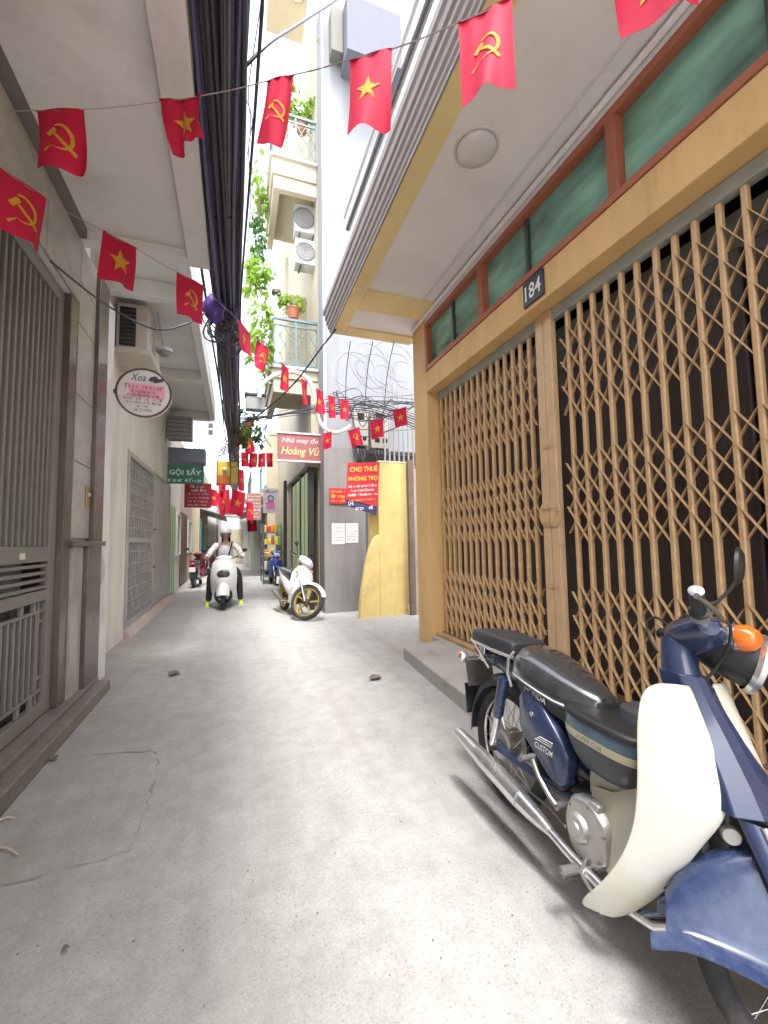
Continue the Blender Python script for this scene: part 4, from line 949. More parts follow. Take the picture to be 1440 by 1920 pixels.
# meters on the pillar
MET = M('meter_plastic', (0.30, 0.285, 0.265), 0.5, var=0.08); DKG = M('dark_window', (0.02, 0.022, 0.025), 0.15, var=0.1)
def meter(px0, px1, py0, py1, label):
    Y = YP-0.16; a, b = atY(px0, py0, Y), atY(px1, py1, Y)
    o = thing('electricity_meter', label, 'meter', ((a.x+b.x)/2, Y, b.z), group='meter boxes on the pillar')
    zm = b.z+(a.z-b.z)*0.45
    G().box((a.x, Y, zm+0.004), (b.x, YP+0.3, a.z)).obj('case', MET, o, world=True, bevel=0.012)
    G().box((a.x, Y+0.004, b.z), (b.x, YP+0.3, zm)).obj('terminal_cover', M('meter_plastic_dull', (0.27, 0.25, 0.22), 0.55, var=0.1), o, world=True, bevel=0.012)
    w = b.x-a.x
    G().box((a.x+w*0.25, Y-0.006, zm+(a.z-zm)*0.5), (a.x+w*0.72, Y-0.001, zm+(a.z-zm)*0.86)).obj('dial_window', DKG, o, world=True)
    for f in (0.2, 0.6): G().box((a.x+w*f, Y-0.002, b.z+(zm-b.z)*0.35), (a.x+w*(f+0.25), Y+0.003, b.z+(zm-b.z)*0.6)).obj('slot', DKG, o, world=True)
meter(664, 691, 768, 836, 'left electricity meter box on the grey pillar')
meter(695, 732, 768, 842, 'right electricity meter box on the grey pillar beside the bars')
# black cable boots hanging under the meters
for px, lab in ((674, 'black cable bundle drooping under the left meter'), (712, 'black cable bundle drooping under the right meter')):
    c = atY(px, 840, YP-0.1); t = thing('cable_tail', lab, 'cable', (c.x, c.y, c.z-0.4))
    for k in range(6):
        dx = (k-2.5)*0.03
        G().tube(smooth([(c.x+dx, c.y, c.z+0.03), (c.x+dx*1.5+0.02*math.sin(k*2), c.y-0.05, c.z-0.15), (c.x+dx*0.6, c.y-0.03, c.z-0.32), (c.x+dx*0.8, c.y+0.05, c.z-0.42)], 5), 0.014, 6).obj('cable', BLKP, t, world=True)
# ================================================================== posters and banners on the pillar
RED = M('banner_red', (0.50, 0.018, 0.035), 0.6, var=0.1, scale=4); YELT = M('print_yellow', (0.75, 0.52, 0.05), 0.6, var=0.03); WPR = M('print_white', (0.72, 0.70, 0.68), 0.6, var=0.03)
PAP = M('paper_white', (0.66, 0.655, 0.66), 0.7, var=0.05); INK = M('print_ink', (0.06, 0.06, 0.08), 0.7, var=0.05); NVY = M('banner_navy', (0.03, 0.028, 0.11), 0.6, var=0.1)
Yb_ = 6.92
a, b = atY(652, 868, Yb_), atY(712, 866, Yb_); c_, d_ = atY(648, 948, Yb_), atY(706, 966, Yb_)
def quadsheet(P00, P10, P01, P11, n=8, m=8, wob=0.012, seed=0):
    """sheet between four corners (top-left, top-right, bottom-left, bottom-right), slightly buckled"""
    rows = []
    for i in range(n+1):
        v = i/n; row = []
        for j in range(m+1):
            u = j/m; p = P00.lerp(P10, u).lerp(P01.lerp(P11, u), v)
            row.append(p + Vector((0, wob*math.sin(3.1*u+seed)*math.cos(4.2*v+seed*1.7), 0)))
        rows.append(row)
    return rows
bn = thing('rent_banner', 'tilted red banner with yellow rent lettering hanging on the grey pillar', 'banner', ((a.x+b.x)/2, Yb_, c_.z))
e0, e1 = a.lerp(c_, 0.84), b.lerp(d_, 0.84)
G().sheet(quadsheet(a, b, e0, e1, wob=0.006), 0.003).obj('banner_sheet', RED, bn, world=True)
G().sheet(quadsheet(e0, e1, c_, d_, wob=0.006), 0.003).obj('foot_strip', NVY, bn, world=True)
xd = (b-a).normalized(); ud = (a-c_).normalized(); W_ = (b-a).length; H_ = (a-c_).length; off = Vector((0, -0.014, 0))
def on(u, v): return a.lerp(b, u).lerp(c_.lerp(d_, u), v)+off
lettering('CHO THUÊ', on(.5, .13), xd, ud, W_*0.86, H_*0.15, YELT, bn, bold=0.02)
lettering('PHÒNG TRỌ', on(.5, .34), xd, ud, W_*0.9, H_*0.15, YELT, bn, bold=0.02)
for k, v in enumerate((0.49, 0.58, 0.67)): scrawl(on(.5, v), xd, ud, W_*(0.9-0.12*(k % 2)), H_*0.06, WPR, bn, seed=k)
scrawl(on(.5, .78), xd, ud, W_*0.8, H_*0.05, YELT, bn, seed=9)
lettering('LH:', on(.16, .92), xd, ud, W_*0.16, H_*0.09, WPR, bn, bold=0.02); scrawl(on(.62, .92), xd, ud, W_*0.6, H_*0.09, WPR, bn, seed=11)
a2, b2 = atY(618, 915, YP-0.02), atY(652, 945, YP-0.02)
sg_ = thing('red_notice', 'small red notice with yellow print on the grey pillar', 'notice', (a2.x, YP-0.02, b2.z))
G().box((a2.x, YP-0.02, b2.z), (b2.x, YP-0.003, a2.z)).obj('board', RED, sg_, world=True)
for k in range(3): scrawl(((a2.x+b2.x)/2, YP-0.0215, a2.z-(a2.z-b2.z)*(0.2+0.3*k)), (1, 0, 0), (0, 0, 1), (b2.x-a2.x)*0.8, (a2.z-b2.z)*(0.16 if k != 1 else 0.24), YELT, sg_, seed=k+20)
for i, (x0, y0, x1, y1, lab) in enumerate(((622, 981, 647, 1020, 'left white paper notice pasted on the grey pillar'), (648, 981, 672, 1018, 'right pale paper notice pasted on the grey pillar'))):
    a3, b3 = atY(x0, y0, YP-0.006), atY(x1, y1, YP-0.006)
    o = thing('paper_notice', lab, 'notice', (a3.x, YP-0.006, b3.z))
    G().sheet(quadsheet(Vector((a3.x, YP-0.005, a3.z)), Vector((b3.x, YP-0.005, a3.z)), Vector((a3.x, YP-0.005, b3.z)), Vector((b3.x, YP-0.005, b3.z)), wob=0.002), 0.0006).obj('sheet', PAP, o, world=True)
    hh = a3.z-b3.z; ww = b3.x-a3.x; cx = (a3.x+b3.x)/2
    if i == 0: scrawl((cx, YP-0.009, a3.z-hh*0.2), (1, 0, 0), (0, 0, 1), ww*0.8, hh*0.14, INK, o, seed=31)
    for k in range(4): scrawl((cx, YP-0.009, a3.z-hh*(0.4+0.14*k)), (1, 0, 0), (0, 0, 1), ww*0.78, hh*0.06, INK, o, seed=40+k+i*5)
# ================================================================== BALCONY HOUSE (slim, cream)
CRM = M('cream_render', (0.41, 0.365, 0.26), 0.75, var=0.09, scale=2, bump=0.06, dirt=(0.31, 0.275, 0.2), dscale=1.5, dlo=0.5, dhi=0.9)
CRS = M('cream_soffit', (0.5, 0.48, 0.42), 0.8, var=0.06, scale=2)
RAIL = M('teal_grey_rail', (0.10, 0.15, 0.16), 0.5, metal=0.3, var=0.15)
YH = 8.25
def X8(px, py): return atY(px, py, YH).x
XB0 = 0.66; XB1 = XP0 - 0.01
bh = thing('balcony_house', 'slim cream house with stacked railed balconies above the alley', 'house', (1.3, YH, 0))
G().box((XB1+0.003, YH+0.01, 0), (XB1+3.0, 16.5, 12.6)).obj('wall', CRM, bh, world=True)
GRN = M('pale_green_door', (0.58, 0.70, 0.40), 0.5, var=0.1, scale=2); BLK = M('black_frame', (0.02, 0.022, 0.022), 0.5, var=0.2)
def floorlevel(py): return atY(555, py, YH).z
slabs = []
for py0, py1 in ((300, 335), (690, 712)):
    z1, z0 = floorlevel(py0), floorlevel(py1); slabs.append((z0, z1))
    G().box((XB0-0.02, YH, z0), (XB1+0.001, 10.2, z1)).obj('balcony_slab', CRM, bh, world=True, bevel=0.015)
    G().box((XB0-0.06, YH-0.05, z1-0.05), (XB1, 10.2, z1+0.012)).obj('balcony_edge', CRS, bh, world=True, bevel=0.01)
    # dropped beam under the edge
    G().box((XB0+0.02, YH+0.03, z0-0.28), (XB1, YH+0.16, z0-0.001)).obj('edge_beam', CRM, bh, world=True, bevel=0.008)
    G().box((XB0+0.02, YH+0.163, z0-0.28), (XB0+0.15, 10.2, z0-0.001)).obj('edge_beam', CRM, bh, world=True, bevel=0.008)
    # railing on the end and along the alley
    zr = z1+1.0; rl = G().bar((XB0+0.03, YH+0.05, zr), (XB1, YH+0.05, zr), 0.05, 0.05).obj('railing', RAIL, bh, world=True)
    for zq in (zr-0.13, z1+0.08): G().bar((XB0+0.03, YH+0.05, zq), (XB1, YH+0.05, zq), 0.028, 0.03).obj('rail_bar', RAIL, rl, world=True)
    G().bar((XB0+0.03, YH+0.076, zr), (XB0+0.03, 10.15, zr), 0.05, 0.05).obj('railing', RAIL, bh, world=True)
    G().bar((XB0+0.03, YH+0.076, z1+0.08), (XB0+0.03, 10.15, z1+0.08), 0.03, 0.03).obj('railing', RAIL, bh, world=True)
    W = XB1-XB0-0.03; n = 2
    for k in range(n+1):
        x = XB0+0.03+W*k/n
        G().box((x-0.018, YH+0.032, z1+0.012), (x+0.018, YH+0.068, zr-0.03)).obj('rail_post', RAIL, rl, world=True)
    for k in range(n):
        xa, xb = XB0+0.05+W*k/n, XB0+0.01+W*(k+1)/n; xm = (xa+xb)/2; za, zb = z1+0.1, zr-0.15; zm = (za+zb)/2
        for (p, q) in (((xa, za), (xb, zb)), ((xa, zb), (xb, za)), ((xa, zm), (xm, zb)), ((xm, zb), (xb, zm)), ((xb, zm), (xm, za)), ((xm, za), (xa, zm))):
            G().bar((p[0], YH+0.05, p[1]), (q[0], YH+0.05, q[1]), 0.012, 0.016).obj('rail_bar', RAIL, rl, world=True)
    for k in range(12):
        y = YH+0.2+k*0.145
        G().box((XB0+0.022, y, z1+0.09), (XB0+0.038, y+0.016, zr-0.03)).obj('rail_bar', RAIL, rl, world=True)
    # doorway wall of the storey, set back
    G().box((XB0+0.35, YH+0.9, z1+0.013), (XB0+0.42, YH+0.98, z1+2.9)).obj('balcony_post', CRM, bh, world=True)
# upper storey overhang at the very top, seen from below
zt_ = floorlevel(-120)
G().box((XB0-0.02, YH, zt_), (XB1+0.001, 10.2, zt_+0.3)).obj('balcony_slab', CRM, bh, world=True)
# ground and first floor walls standing back from the alley, doors in pale green
XD = 1.42
for (ya, yb_, nm) in ((8.32, 9.25, 0), (9.42, 10.75, 1)):
    dr = G().box((XD-0.06, ya, 0.05), (XD+0.02, yb_, 2.72)).obj('door', GRN, bh, world=True, bevel=0.01)
    G().box((XD-0.066, (ya+yb_)/2-0.01, 0.05), (XD-0.0605, (ya+yb_)/2+0.01, 2.7)).obj('door_seam', BLK, dr, world=True)
for (ya, yb_) in ((8.25, 8.315), (9.26, 9.41), (10.76, 10.86)):
    G().box((XD-0.075, ya, 0), (XD+0.05, yb_, 2.8)).obj('door_frame', BLK, bh, world=True, bevel=0.01)
G().box((XD+0.0, 8.27, 2.81), (XB1+0.1, 12.5, slabs[1][0]-0.005)).obj('upper_wall', CRM, bh, world=True)
G().box((1.30, 8.3, 2.82), (XD-0.001, 12.2, 2.90)).obj('canopy', M('grey_canopy', (0.33, 0.32, 0.31), 0.7, var=0.1), bh, world=True, bevel=0.01)
G().box((XD+0.03, 10.801, 0), (XB1, 16.5, 2.8)).obj('lower_wall', CRM, bh, world=True)
G().box((XB0+0.45, YH+1.5, slabs[1][1]+0.02), (XB1, YH+1.6, slabs[1][1]+2.4)).obj('balcony_back', CRM, bh, world=True)
# tall black door-end post that stands forward
G().box((1.17, 10.9, 0), (1.24, 11.1, 2.9)).obj('black_post', BLK, bh, world=True)
# air conditioners on the balcony soffit wall
ACW = M('air_conditioner_white', (0.45, 0.45, 0.44), 0.45, var=0.05); ACG = M('air_conditioner_grille', (0.16, 0.16, 0.16), 0.6, var=0.1)
def aircon(c, sx, sy, sz, label, fan='-y', nm='air_conditioner'):
    o = thing(nm, label, 'air conditioner', (c[0], c[1], c[2]-sz/2))
    x, y, z = c
    G().box((x-sx/2, y-sy/2, z-sz/2), (x+sx/2, y+sy/2, z+sz/2)).obj('case', ACW, o, world=True, bevel=0.015)
    if fan == '-y':
        f = G().lathe([(sz*0.36, 0), (sz*0.38, 0.012), (sz*0.34, 0.014), (sz*0.33, 0.002), (0, 0.002)], (x-sx*0.12, y-sy/2-0.001, z), (0, -1, 0), 24).obj('fan_guard', ACG, o, world=True)
        for k in range(5): G().torus((x-sx*0.12, y-sy/2-0.012, z), (0, 1, 0), sz*0.06*(k+1), 0.004, 20, 5).obj('guard_ring', ACW, f, world=True)
    else:
        f = G().lathe([(sz*0.36, 0), (sz*0.38, 0.012), (sz*0.34, 0.014), (sz*0.33, 0.002), (0, 0.002)], (x+sx/2+0.001, y-sy*0.12, z), (1, 0, 0), 24).obj('fan_guard', ACG, o, world=True)
        for k in range(5): G().torus((x+sx/2+0.012, y-sy*0.12, z), (1, 0, 0), sz*0.06*(k+1), 0.004, 20, 5).obj('guard_ring', ACW, f, world=True)
    for sg in (-1, 1): G().bar((x+sg*sx*0.3, y+sy/2, z-sz/2-0.02), (x+sg*sx*0.3, y-sy/2, z-sz/2-0.02), 0.03, 0.03).obj('bracket', RAIL, o, world=True)
    return o
c = atY(573, 420, YH+0.5); aircon((c.x, c.y, c.z), 0.5, 0.3, 0.62, 'upper white air conditioner hung under the cream balcony')
c = atY(576, 482, YH+0.45); aircon((c.x, c.y, c.z), 0.55, 0.32, 0.55, 'lower grey air conditioner hung under the cream balcony')
c = atY(557, 128, YH+0.9)
o = thing('balcony_lamp', 'round cream lamp under the top balcony of the slim house', 'lamp', (c.x, c.y, zt_-0.12))
G().lathe([(0, -0.1), (0.1, -0.09), (0.17, -0.05), (0.19, 0.0)], (c.x, c.y, zt_-0.02), (0, 0, 1), 28).obj('shade', M('warm_lamp_shade', (0.66, 0.56, 0.42), 0.4), o, world=True)
G().lathe([(0.19, -0.01), (0.22, -0.01), (0.22, 0.02), (0.19, 0.02)], (c.x, c.y, zt_-0.02), (0, 0, 1), 28).obj('rim', BRS, o, world=True)
# shop sign
SGM = M('maroon_sign', (0.30, 0.10, 0.105), 0.5, var=0.12, scale=4); GOLD = M('print_gold', (0.72, 0.58, 0.25), 0.5, var=0.03); PALE = M('print_pale', (0.7, 0.58, 0.58), 0.5, var=0.03)
a, b = atY(521, 812, 8.1), atY(604, 865, 8.1)
sn = thing('shop_sign', 'maroon shop sign with gold lettering under the cream balconies', 'sign', ((a.x+b.x)/2, 8.1, b.z))
G().box((a.x, 8.1, b.z), (b.x, 8.16, a.z)).obj('panel', SGM, sn, world=True)
for (p, q) in (((a.x-0.02, a.z+0.02), (b.x+0.02, a.z+0.02)), ((a.x-0.02, b.z-0.02), (b.x+0.02, b.z-0.02))):
    G().bar((p[0], 8.12, p[1]), (q[0], 8.12, q[1]), 0.07, 0.035).obj('frame', M('pale_sign_frame', (0.62, 0.5, 0.48), 0.5), sn, world=True)
W_, H_ = b.x-a.x, a.z-b.z; cx, cz = (a.x+b.x)/2, (a.z+b.z)/2
lettering('Nhà may đo', (cx, 8.096, a.z-H_*0.26), (1, 0, 0), (0, 0, 1), W_*0.82, H_*0.24, PALE, sn, shear=0.25, bold=0.005)
lettering('Hoàng Vũ', (cx, 8.096, a.z-H_*0.68), (1, 0, 0), (0, 0, 1), W_*0.86, H_*0.42, GOLD, sn, shear=0.3, bold=0.005)
# ================================================================== WHITE HOUSE (left, next along)
WH2 = M('bright_white_render', (0.66, 0.655, 0.635), 0.75, var=0.06, scale=1.5, dirt=(0.5, 0.485, 0.455), dscale=1.2, dlo=0.5, dhi=0.95)
CRW = M('cream_wall', (0.62, 0.565, 0.49), 0.75, var=0.1, scale=2.5, dirt=(0.44, 0.39, 0.33), dscale=2.2, stretch=(1.6, 1.6, 0.35))
XN = -1.47
wh = thing('white_house', 'white house with overhanging upper floor beyond the marble house on the left', 'house', (XN, 8, 0))
G().box((-3.2, 5.01, 0), (XN, 6.85, 4.55)).obj('wall', CRW, wh, world=True)
G().box((-3.2, 6.851, 2.72), (XN-0.02, 11.2, 4.55)).obj('wall', CRW, wh, world=True)
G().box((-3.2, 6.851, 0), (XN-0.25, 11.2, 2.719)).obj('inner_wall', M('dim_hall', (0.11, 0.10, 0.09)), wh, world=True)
G().box((-3.2, 4.3, 4.56), (-0.50, 11.2, 4.85)).obj('overhang_soffit', WH2, wh, world=True)
G().box((-0.62, 4.3, 4.40), (-0.50, 11.2, 4.559)).obj('overhang_beam', WH2, wh, world=True, bevel=0.01)
G().box((-3.2, 4.35, 4.851), (-0.9, 11.1, 5.3)).obj('upper_wall', WH2, wh, world=True)
for k, y in enumerate((5.6, 8.4, 11.0)): G().box((-1.5, y, 4.36), (-0.621, y+0.16, 4.559)).obj('cross_beam', WH2, wh, world=True, bevel=0.01)
pk = M('pink_plinth', (0.46, 0.36, 0.32), 0.7, var=0.15, dirt=(0.35, 0.3, 0.27))
g = G(); g.prism([(XN-0.05, 6.85, 0), (XN+0.10, 6.85, 0), (XN+0.03, 6.85, 0.13), (XN-0.05, 6.85, 0.13)], (0, 4.3, 0)); g.obj('ramp', pk, wh, world=True)
# grille door of pale steel
SG = M('silver_grey_steel', (0.40, 0.385, 0.365), 0.45, metal=0.3, var=0.15, scale=4, dirt=(0.27, 0.24, 0.21), dscale=2.5)
XD2 = XN+0.0
gd = thing('grille_door', 'tall pale steel grille door with square mesh on the left beyond the marble house', 'door', (XD2, 8.5, 0.13))
for (ya, yb_) in ((6.86, 6.98), (8.88, 9.0), (10.95, 11.07)): G().box((XD2-0.04, ya, 0.135), (XD2+0.015, yb_, 2.70)).obj('stile', SG, gd, world=True, bevel=0.005)
for z in (0.135, 1.35, 2.62): G().box((XD2-0.035, 6.981, z), (XD2+0.01, 8.879, z+0.07)).obj('rail', SG, gd, world=True)
for k in range(11):
    y = 7.06+k*0.17; G().box((XD2-0.02, y, 0.21), (XD2-0.002, y+0.02, 2.61)).obj('bar', SG, gd, world=True)
for k in range(13):
    z = 0.3+k*0.18
    if abs(z-1.38) > 0.09: G().box((XD2-0.0015, 6.985, z), (XD2+0.004, 8.875, z+0.018)).obj('cross_bar', SG, gd, world=True)
G().box((XD2-0.05, 6.99, 0.2), (XD2-0.03, 8.87, 2.6)).obj('mesh_backing', M('dull_backing', (0.3, 0.29, 0.275), 0.7, var=0.2, scale=2), gd, world=True)
for k in range(8):
    y = 9.01+k*0.242; G().box((XD2-0.03, y, 0.14), (XD2+0.0, y+0.232, 2.69)).obj('door_board', SG, gd, world=True, bevel=0.008)
for z in (0.9, 1.6): G().cyl((XD2+0.015, 8.94, z), (XD2+0.05, 8.94, z), 0.02, n=10).obj('latch', RAIL, gd, world=True)
# box window / vent on the cream wall
a, b = atY(229, 575, 6.0), atY(259, 655, 6.0)
bx = thing('window_box', 'beige box window with a dark louvre opening high on the cream wall', 'window', (a.x, 6.0, b.z))
BEI = M('beige_box', (0.52, 0.47, 0.40), 0.7, var=0.1, dirt=(0.4, 0.35, 0.29), dscale=3)
x1 = a.x+0.30
G().box((a.x-0.06, 6.0, b.z-0.02), (x1, 6.9, a.z+0.06)).obj('box', BEI, bx, world=True, bevel=0.01)
G().box((a.x-0.02, 5.985, b.z+0.03), (b.x-0.03, 5.999, a.z)).obj('opening', DKG, bx, world=True)
for k in range(9): G().bar((a.x-0.015, 5.978, b.z+0.06+k*(a.z-b.z-0.06)/9), (b.x-0.035, 5.978, b.z+0.06+k*(a.z-b.z-0.06)/9), 0.012, 0.02).obj('louvre', M('dark_louvre', (0.05, 0.04, 0.045), 0.5), bx, world=True)
G().box((a.x-0.08, 5.93, b.z-0.09), (x1+0.06, 6.95, b.z-0.021)).obj('sill', BEI, bx, world=True, bevel=0.01)
# dome camera
c = atY(308, 660, 6.4)
dc = thing('dome_lamp', 'small grey dome light under the white overhang on the left', 'lamp', (c.x, 6.4, c.z))
G().lathe([(0, -0.07), (0.05, -0.06), (0.085, -0.025), (0.09, 0.0)], (c.x, 6.4, c.z), (0, 0, 1), 22).obj('dome', M('smoked_dome', (0.22, 0.2, 0.19), 0.2, var=0.1), dc, world=True)
G().lathe([(0.095, -0.005), (0.11, 0.0), (0.11, 0.04), (0, 0.045)], (c.x, 6.4, c.z), (0, 0, 1), 22).obj('base', ACW, dc, world=True)
G().tube([(c.x, 6.4, c.z+0.04), (c.x-0.05, 6.4, c.z+0.3), (c.x-0.1, 6.4, c.z+0.6)], 0.015, 8).obj('stem', ACW, dc, world=True)
# round sign that juts out from the wall
Yr = 5.3; c = atY(271, 738, Yr); rr = (atY(323, 738, Yr).x-atY(219, 738, Yr).x)/2
rs_ = thing('round_sign', 'round white beauty shop sign with pink panel jutting from the left wall', 'sign', (c.x, Yr, c.z-rr))
SW = M('sign_white', (0.66, 0.62, 0.60), 0.35, var=0.05); PINK = M('sign_pink', (0.72, 0.36, 0.40), 0.4, var=0.06); DKR = M('print_dark_red', (0.36, 0.05, 0.10), 0.5)
dsk = G().cyl((c.x, Yr+0.05, c.z), (c.x, Yr-0.03, c.z), rr, n=48).obj('disc', SW, rs_, world=True, bevel=0.006)
G().torus((c.x, Yr-0.03, c.z), (0, 1, 0), rr-0.004, 0.012, 56, 8).obj('rim', M('dark_bronze', (0.10, 0.085, 0.075), 0.4, metal=0.5), rs_, world=True)
yf = Yr-0.033
G().prism([(c.x-rr*0.62, yf, c.z+rr*0.36), (c.x+rr*0.75, yf, c.z+rr*0.36), (c.x+rr*0.75, yf, c.z-rr*0.20), (c.x-rr*0.45, yf, c.z-rr*0.20)], (0, 0.001, 0)).obj('pink_panel', PINK, dsk, world=True)
yf -= 0.004
lettering('Xoa', (c.x-rr*0.22, yf, c.z+rr*0.62), (1, 0, 0), (0, 0, 1), rr*0.55, rr*0.30, INK, dsk, shear=0.35)
for (dx, dz, s_) in ((0.33, 0.60, 0.13), (0.46, 0.53, 0.10), (0.62, 0.57, 0.09)): G().prism([(c.x+rr*dx+rr*s_*math.cos(t)*1.3, yf, c.z+rr*dz+rr*s_*math.sin(t)*0.8+rr*0.05*math.cos(t)) for t in [2*math.pi*j/12 for j in range(12)]], (0, 0.001, 0)).obj('emblem', INK, dsk, world=True)
for k, (dz, ww, hh, mt) in enumerate(((0.24, 1.35, 0.20, DKR), (0.03, 0.9, 0.10, DKR), (-0.12, 1.2, 0.12, DKR), (-0.27, 1.45, 0.13, DKR), (-0.42, 1.3, 0.10, INK), (-0.57, 0.5, 0.09, INK), (-0.72, 0.75, 0.11, INK))):
    scrawl((c.x, yf, c.z+rr*dz), (1, 0, -0.02), (0, 0, 1), rr*ww, rr*hh, mt, dsk, seed=60+k)
G().bar((XN-0.02, Yr+0.01, c.z), (c.x-rr+0.01, Yr+0.01, c.z), 0.04, 0.04).obj('bracket', RAIL, rs_, world=True)
# ================================================================== FAR ROWS OF HOUSES
def win(par, x, y0, y1, z0, z1, side, glassm, framem, n=2):
    """window on a wall whose face is at x, facing +x (side=1) or -x (side=-1)"""
    f = G()
    t = 0.05
    for (a, b) in (((y0, z0), (y1, z0+t)), ((y0, z1-t), (y1, z1)), ((y0, z0+t), (y0+t, z1-t)), ((y1-t, z0+t), (y1, z1-t))): f.box((x, a[0], a[1]), (x+side*0.06, b[0], b[1]))
    w = f.obj('window', framem, par, world=True)
    for k in range(n):
        a = y0+t+(y1-y0-2*t)*k/n; b = y0+t+(y1-y0-2*t)*(k+1)/n
        G().box((x+side*0.01, a+0.01, z0+t), (x+side*0.02, b-0.01, z1-t)).obj('pane', glassm, w, world=True, smooth=False)
    return w
DGL = M('dim_window_glass', (0.10, 0.13, 0.14), 0.12, var=0.3, scale=3); WFR = M('white_window_frame', (0.62, 0.62, 0.58), 0.5, var=0.05)
TEA = M('teal_paint', (0.10, 0.26, 0.24), 0.5, var=0.1); BRN = M('brown_shutter', (0.16, 0.10, 0.08), 0.5, var=0.2); PNKW = M('dusty_pink_render', (0.50, 0.36, 0.33), 0.8, var=0.1)
def row_house(nm, label, side, y0, y1, xf, h, wall, door, base=None, awn=None, shut=False, bal=False):
    """house of the row: side=-1 left row (faces +x), side=1 right row (faces -x)"""
    o = thing(nm, label, 'house', (xf, (y0+y1)/2, 0)); s = -side; xb = xf+side*3.0
    G().box((xf, y0, 0), (xb, y1, h)).obj('wall', wall, o, world=True)
    L_ = y1-y0
    d0 = y0+0.25; d1 = y0+min(2.2, L_*0.55)
    d = G().box((xf+s*0.002, d0, 0.05), (xf+s*0.05, d1, 2.35)).obj('door', door, o, world=True, bevel=0.01)
    for k in range(1, 4): G().box((xf+s*0.051, d0+(d1-d0)*k/4-0.012, 0.08), (xf+s*0.056, d0+(d1-d0)*k/4+0.012, 2.3)).obj('door_seam', BLK, d, world=True)
    win(o, xf+s*0.002, d1+0.25, y1-0.25, 1.0, 2.2, s, DGL, WFR)
    z = 3.1
    while z+1.6 < h:
        win(o, xf+s*0.002, y0+0.4, y0+L_*0.45, z+0.5, z+1.7, s, DGL, WFR); win(o, xf+s*0.002, y0+L_*0.55, y1-0.4, z+0.5, z+1.7, s, DGL, TEA)
        if bal:
            G().box((xf+s*0.003, y0+0.1, z), (xf+s*0.62, y1-0.1, z+0.16)).obj('balcony_slab', wall, o, world=True)
            r_ = G().bar((xf+s*0.6, y0+0.12, z+1.0), (xf+s*0.6, y1-0.12, z+1.0), 0.04, 0.04).obj('railing', RAIL, o, world=True)
            for k in range(int(L_/0.22)): G().box((xf+s*0.59, y0+0.15+k*0.22, z+0.16), (xf+s*0.61, y0+0.17+k*0.22, z+0.98)).obj('rail_bar', RAIL, r_, world=True)
        z += 3.0
    if awn:
        g = G(); g.prism([(xf+s*0.003, y0+0.1, 2.75), (xf+s*0.003, y0+0.1, 2.82), (xf+s*0.95, y0+0.1, 2.52), (xf+s*0.95, y0+0.1, 2.46)], (0, L_-0.2, 0)); g.obj('awning', awn, o, world=True)
    G().box((xf-s*0.05, y0-0.02, h+0.001), (xb, y1+0.02, h+0.12)).obj('parapet', wall, o, world=True)
    return o
BLG = M('blue_grey_awning', (0.16, 0.18, 0.22), 0.6, var=0.2, scale=3); STRP = M('steel_awning', (0.34, 0.34, 0.35), 0.5, metal=0.3, var=0.2)
MINT = M('mint_door', (0.46, 0.68, 0.47), 0.5, var=0.08)
row_house('salon_house', 'narrow house with mint green door under the green hair salon sign', -1, 11.25, 14.2, -1.60, 4.5, WH2, MINT)
row_house('brown_house', 'narrow brown shuttered house beyond the mint green door on the left', -1, 14.25, 18.2, -1.66, 4.6, PNKW, BRN, bal=False)
row_house('cream_house', 'narrow cream house far along the left side of the alley', -1, 18.25, 23.5, -1.35, 4.6, CRM, TEA, awn=STRP)
row_house('pale_house', 'pale white house near the far end of the alley on the left', -1, 23.55, 30, -0.95, 5.0, WH2, BRN)
row_house('shop_house', 'narrow shop house beyond the balconies on the right', 1, 16.55, 21.5, 1.15, 5.5, CRM, BRN, awn=STRP, bal=True)
row_house('tall_house', 'tall cream house far along the right side of the alley', 1, 21.55, 30, 0.85, 5.6, WH2, GRN, bal=True)
eh = thing('end_house', 'pale house closing the far end of the alley', 'house', (0, 30, 0))
G().box((-5, 30.05, 0), (6, 33, 5.4)).obj('wall', WH2, eh, world=True)
G().box((-0.6, 30.0, 0.05), (0.5, 30.049, 2.3)).obj('door', CRM, eh, world=True)
for x in (-0.85, 0.05):
    w = G().box((x, 29.99, 3.2), (x+0.9, 30.049, 4.4)).obj('window', WFR, eh, world=True); G().box((x+0.06, 29.98, 3.26), (x+0.84, 29.989, 4.34)).obj('pane', DGL, w, world=True)
# ================================================================== signs of the left row
GRS = M('green_sign', (0.02, 0.17, 0.115), 0.45, var=0.12, scale=4)
def board(nm, label, px0, py0, px1, py1, Y, mat, cat='sign', th=0.05, frame=None):
    a, b = atY(px0, py0, Y), atY(px1, py1, Y)
    o = thing(nm, label, cat, ((a.x+b.x)/2, Y, b.z))
    p = G().box((a.x, Y, b.z), (b.x, Y+th, a.z)).obj('panel', mat, o, world=True, bevel=0.006)
    if frame:
        for (p0, p1) in (((a.x, a.z), (b.x, a.z)), ((b.x, a.z), (b.x, b.z)), ((b.x, b.z), (a.x, b.z)), ((a.x, b.z), (a.x, a.z))): G().tube([(p0[0], Y-0.004, p0[1]), (p1[0], Y-0.004, p1[1])], 0.018, 6).obj('frame', frame, o, world=True)
    return o, p, a, b
o, p, a, b = board('salon_sign', 'green hair salon sign with white capitals on the left', 312, 871, 382, 908, 10.7, GRS)
W_, H_, cx = b.x-a.x, a.z-b.z, (a.x+b.x)/2
lettering('GỘI SẤY', (cx, 10.694, a.z-H_*0.36), (1, 0, 0), (0, 0, 1), W_*0.86, H_*0.46, WPR, p, bold=0.02)
scrawl((cx, 10.694, a.z-H_*0.8), (1, 0, 0), (0, 0, 1), W_*0.9, H_*0.2, WPR, p, seed=81)
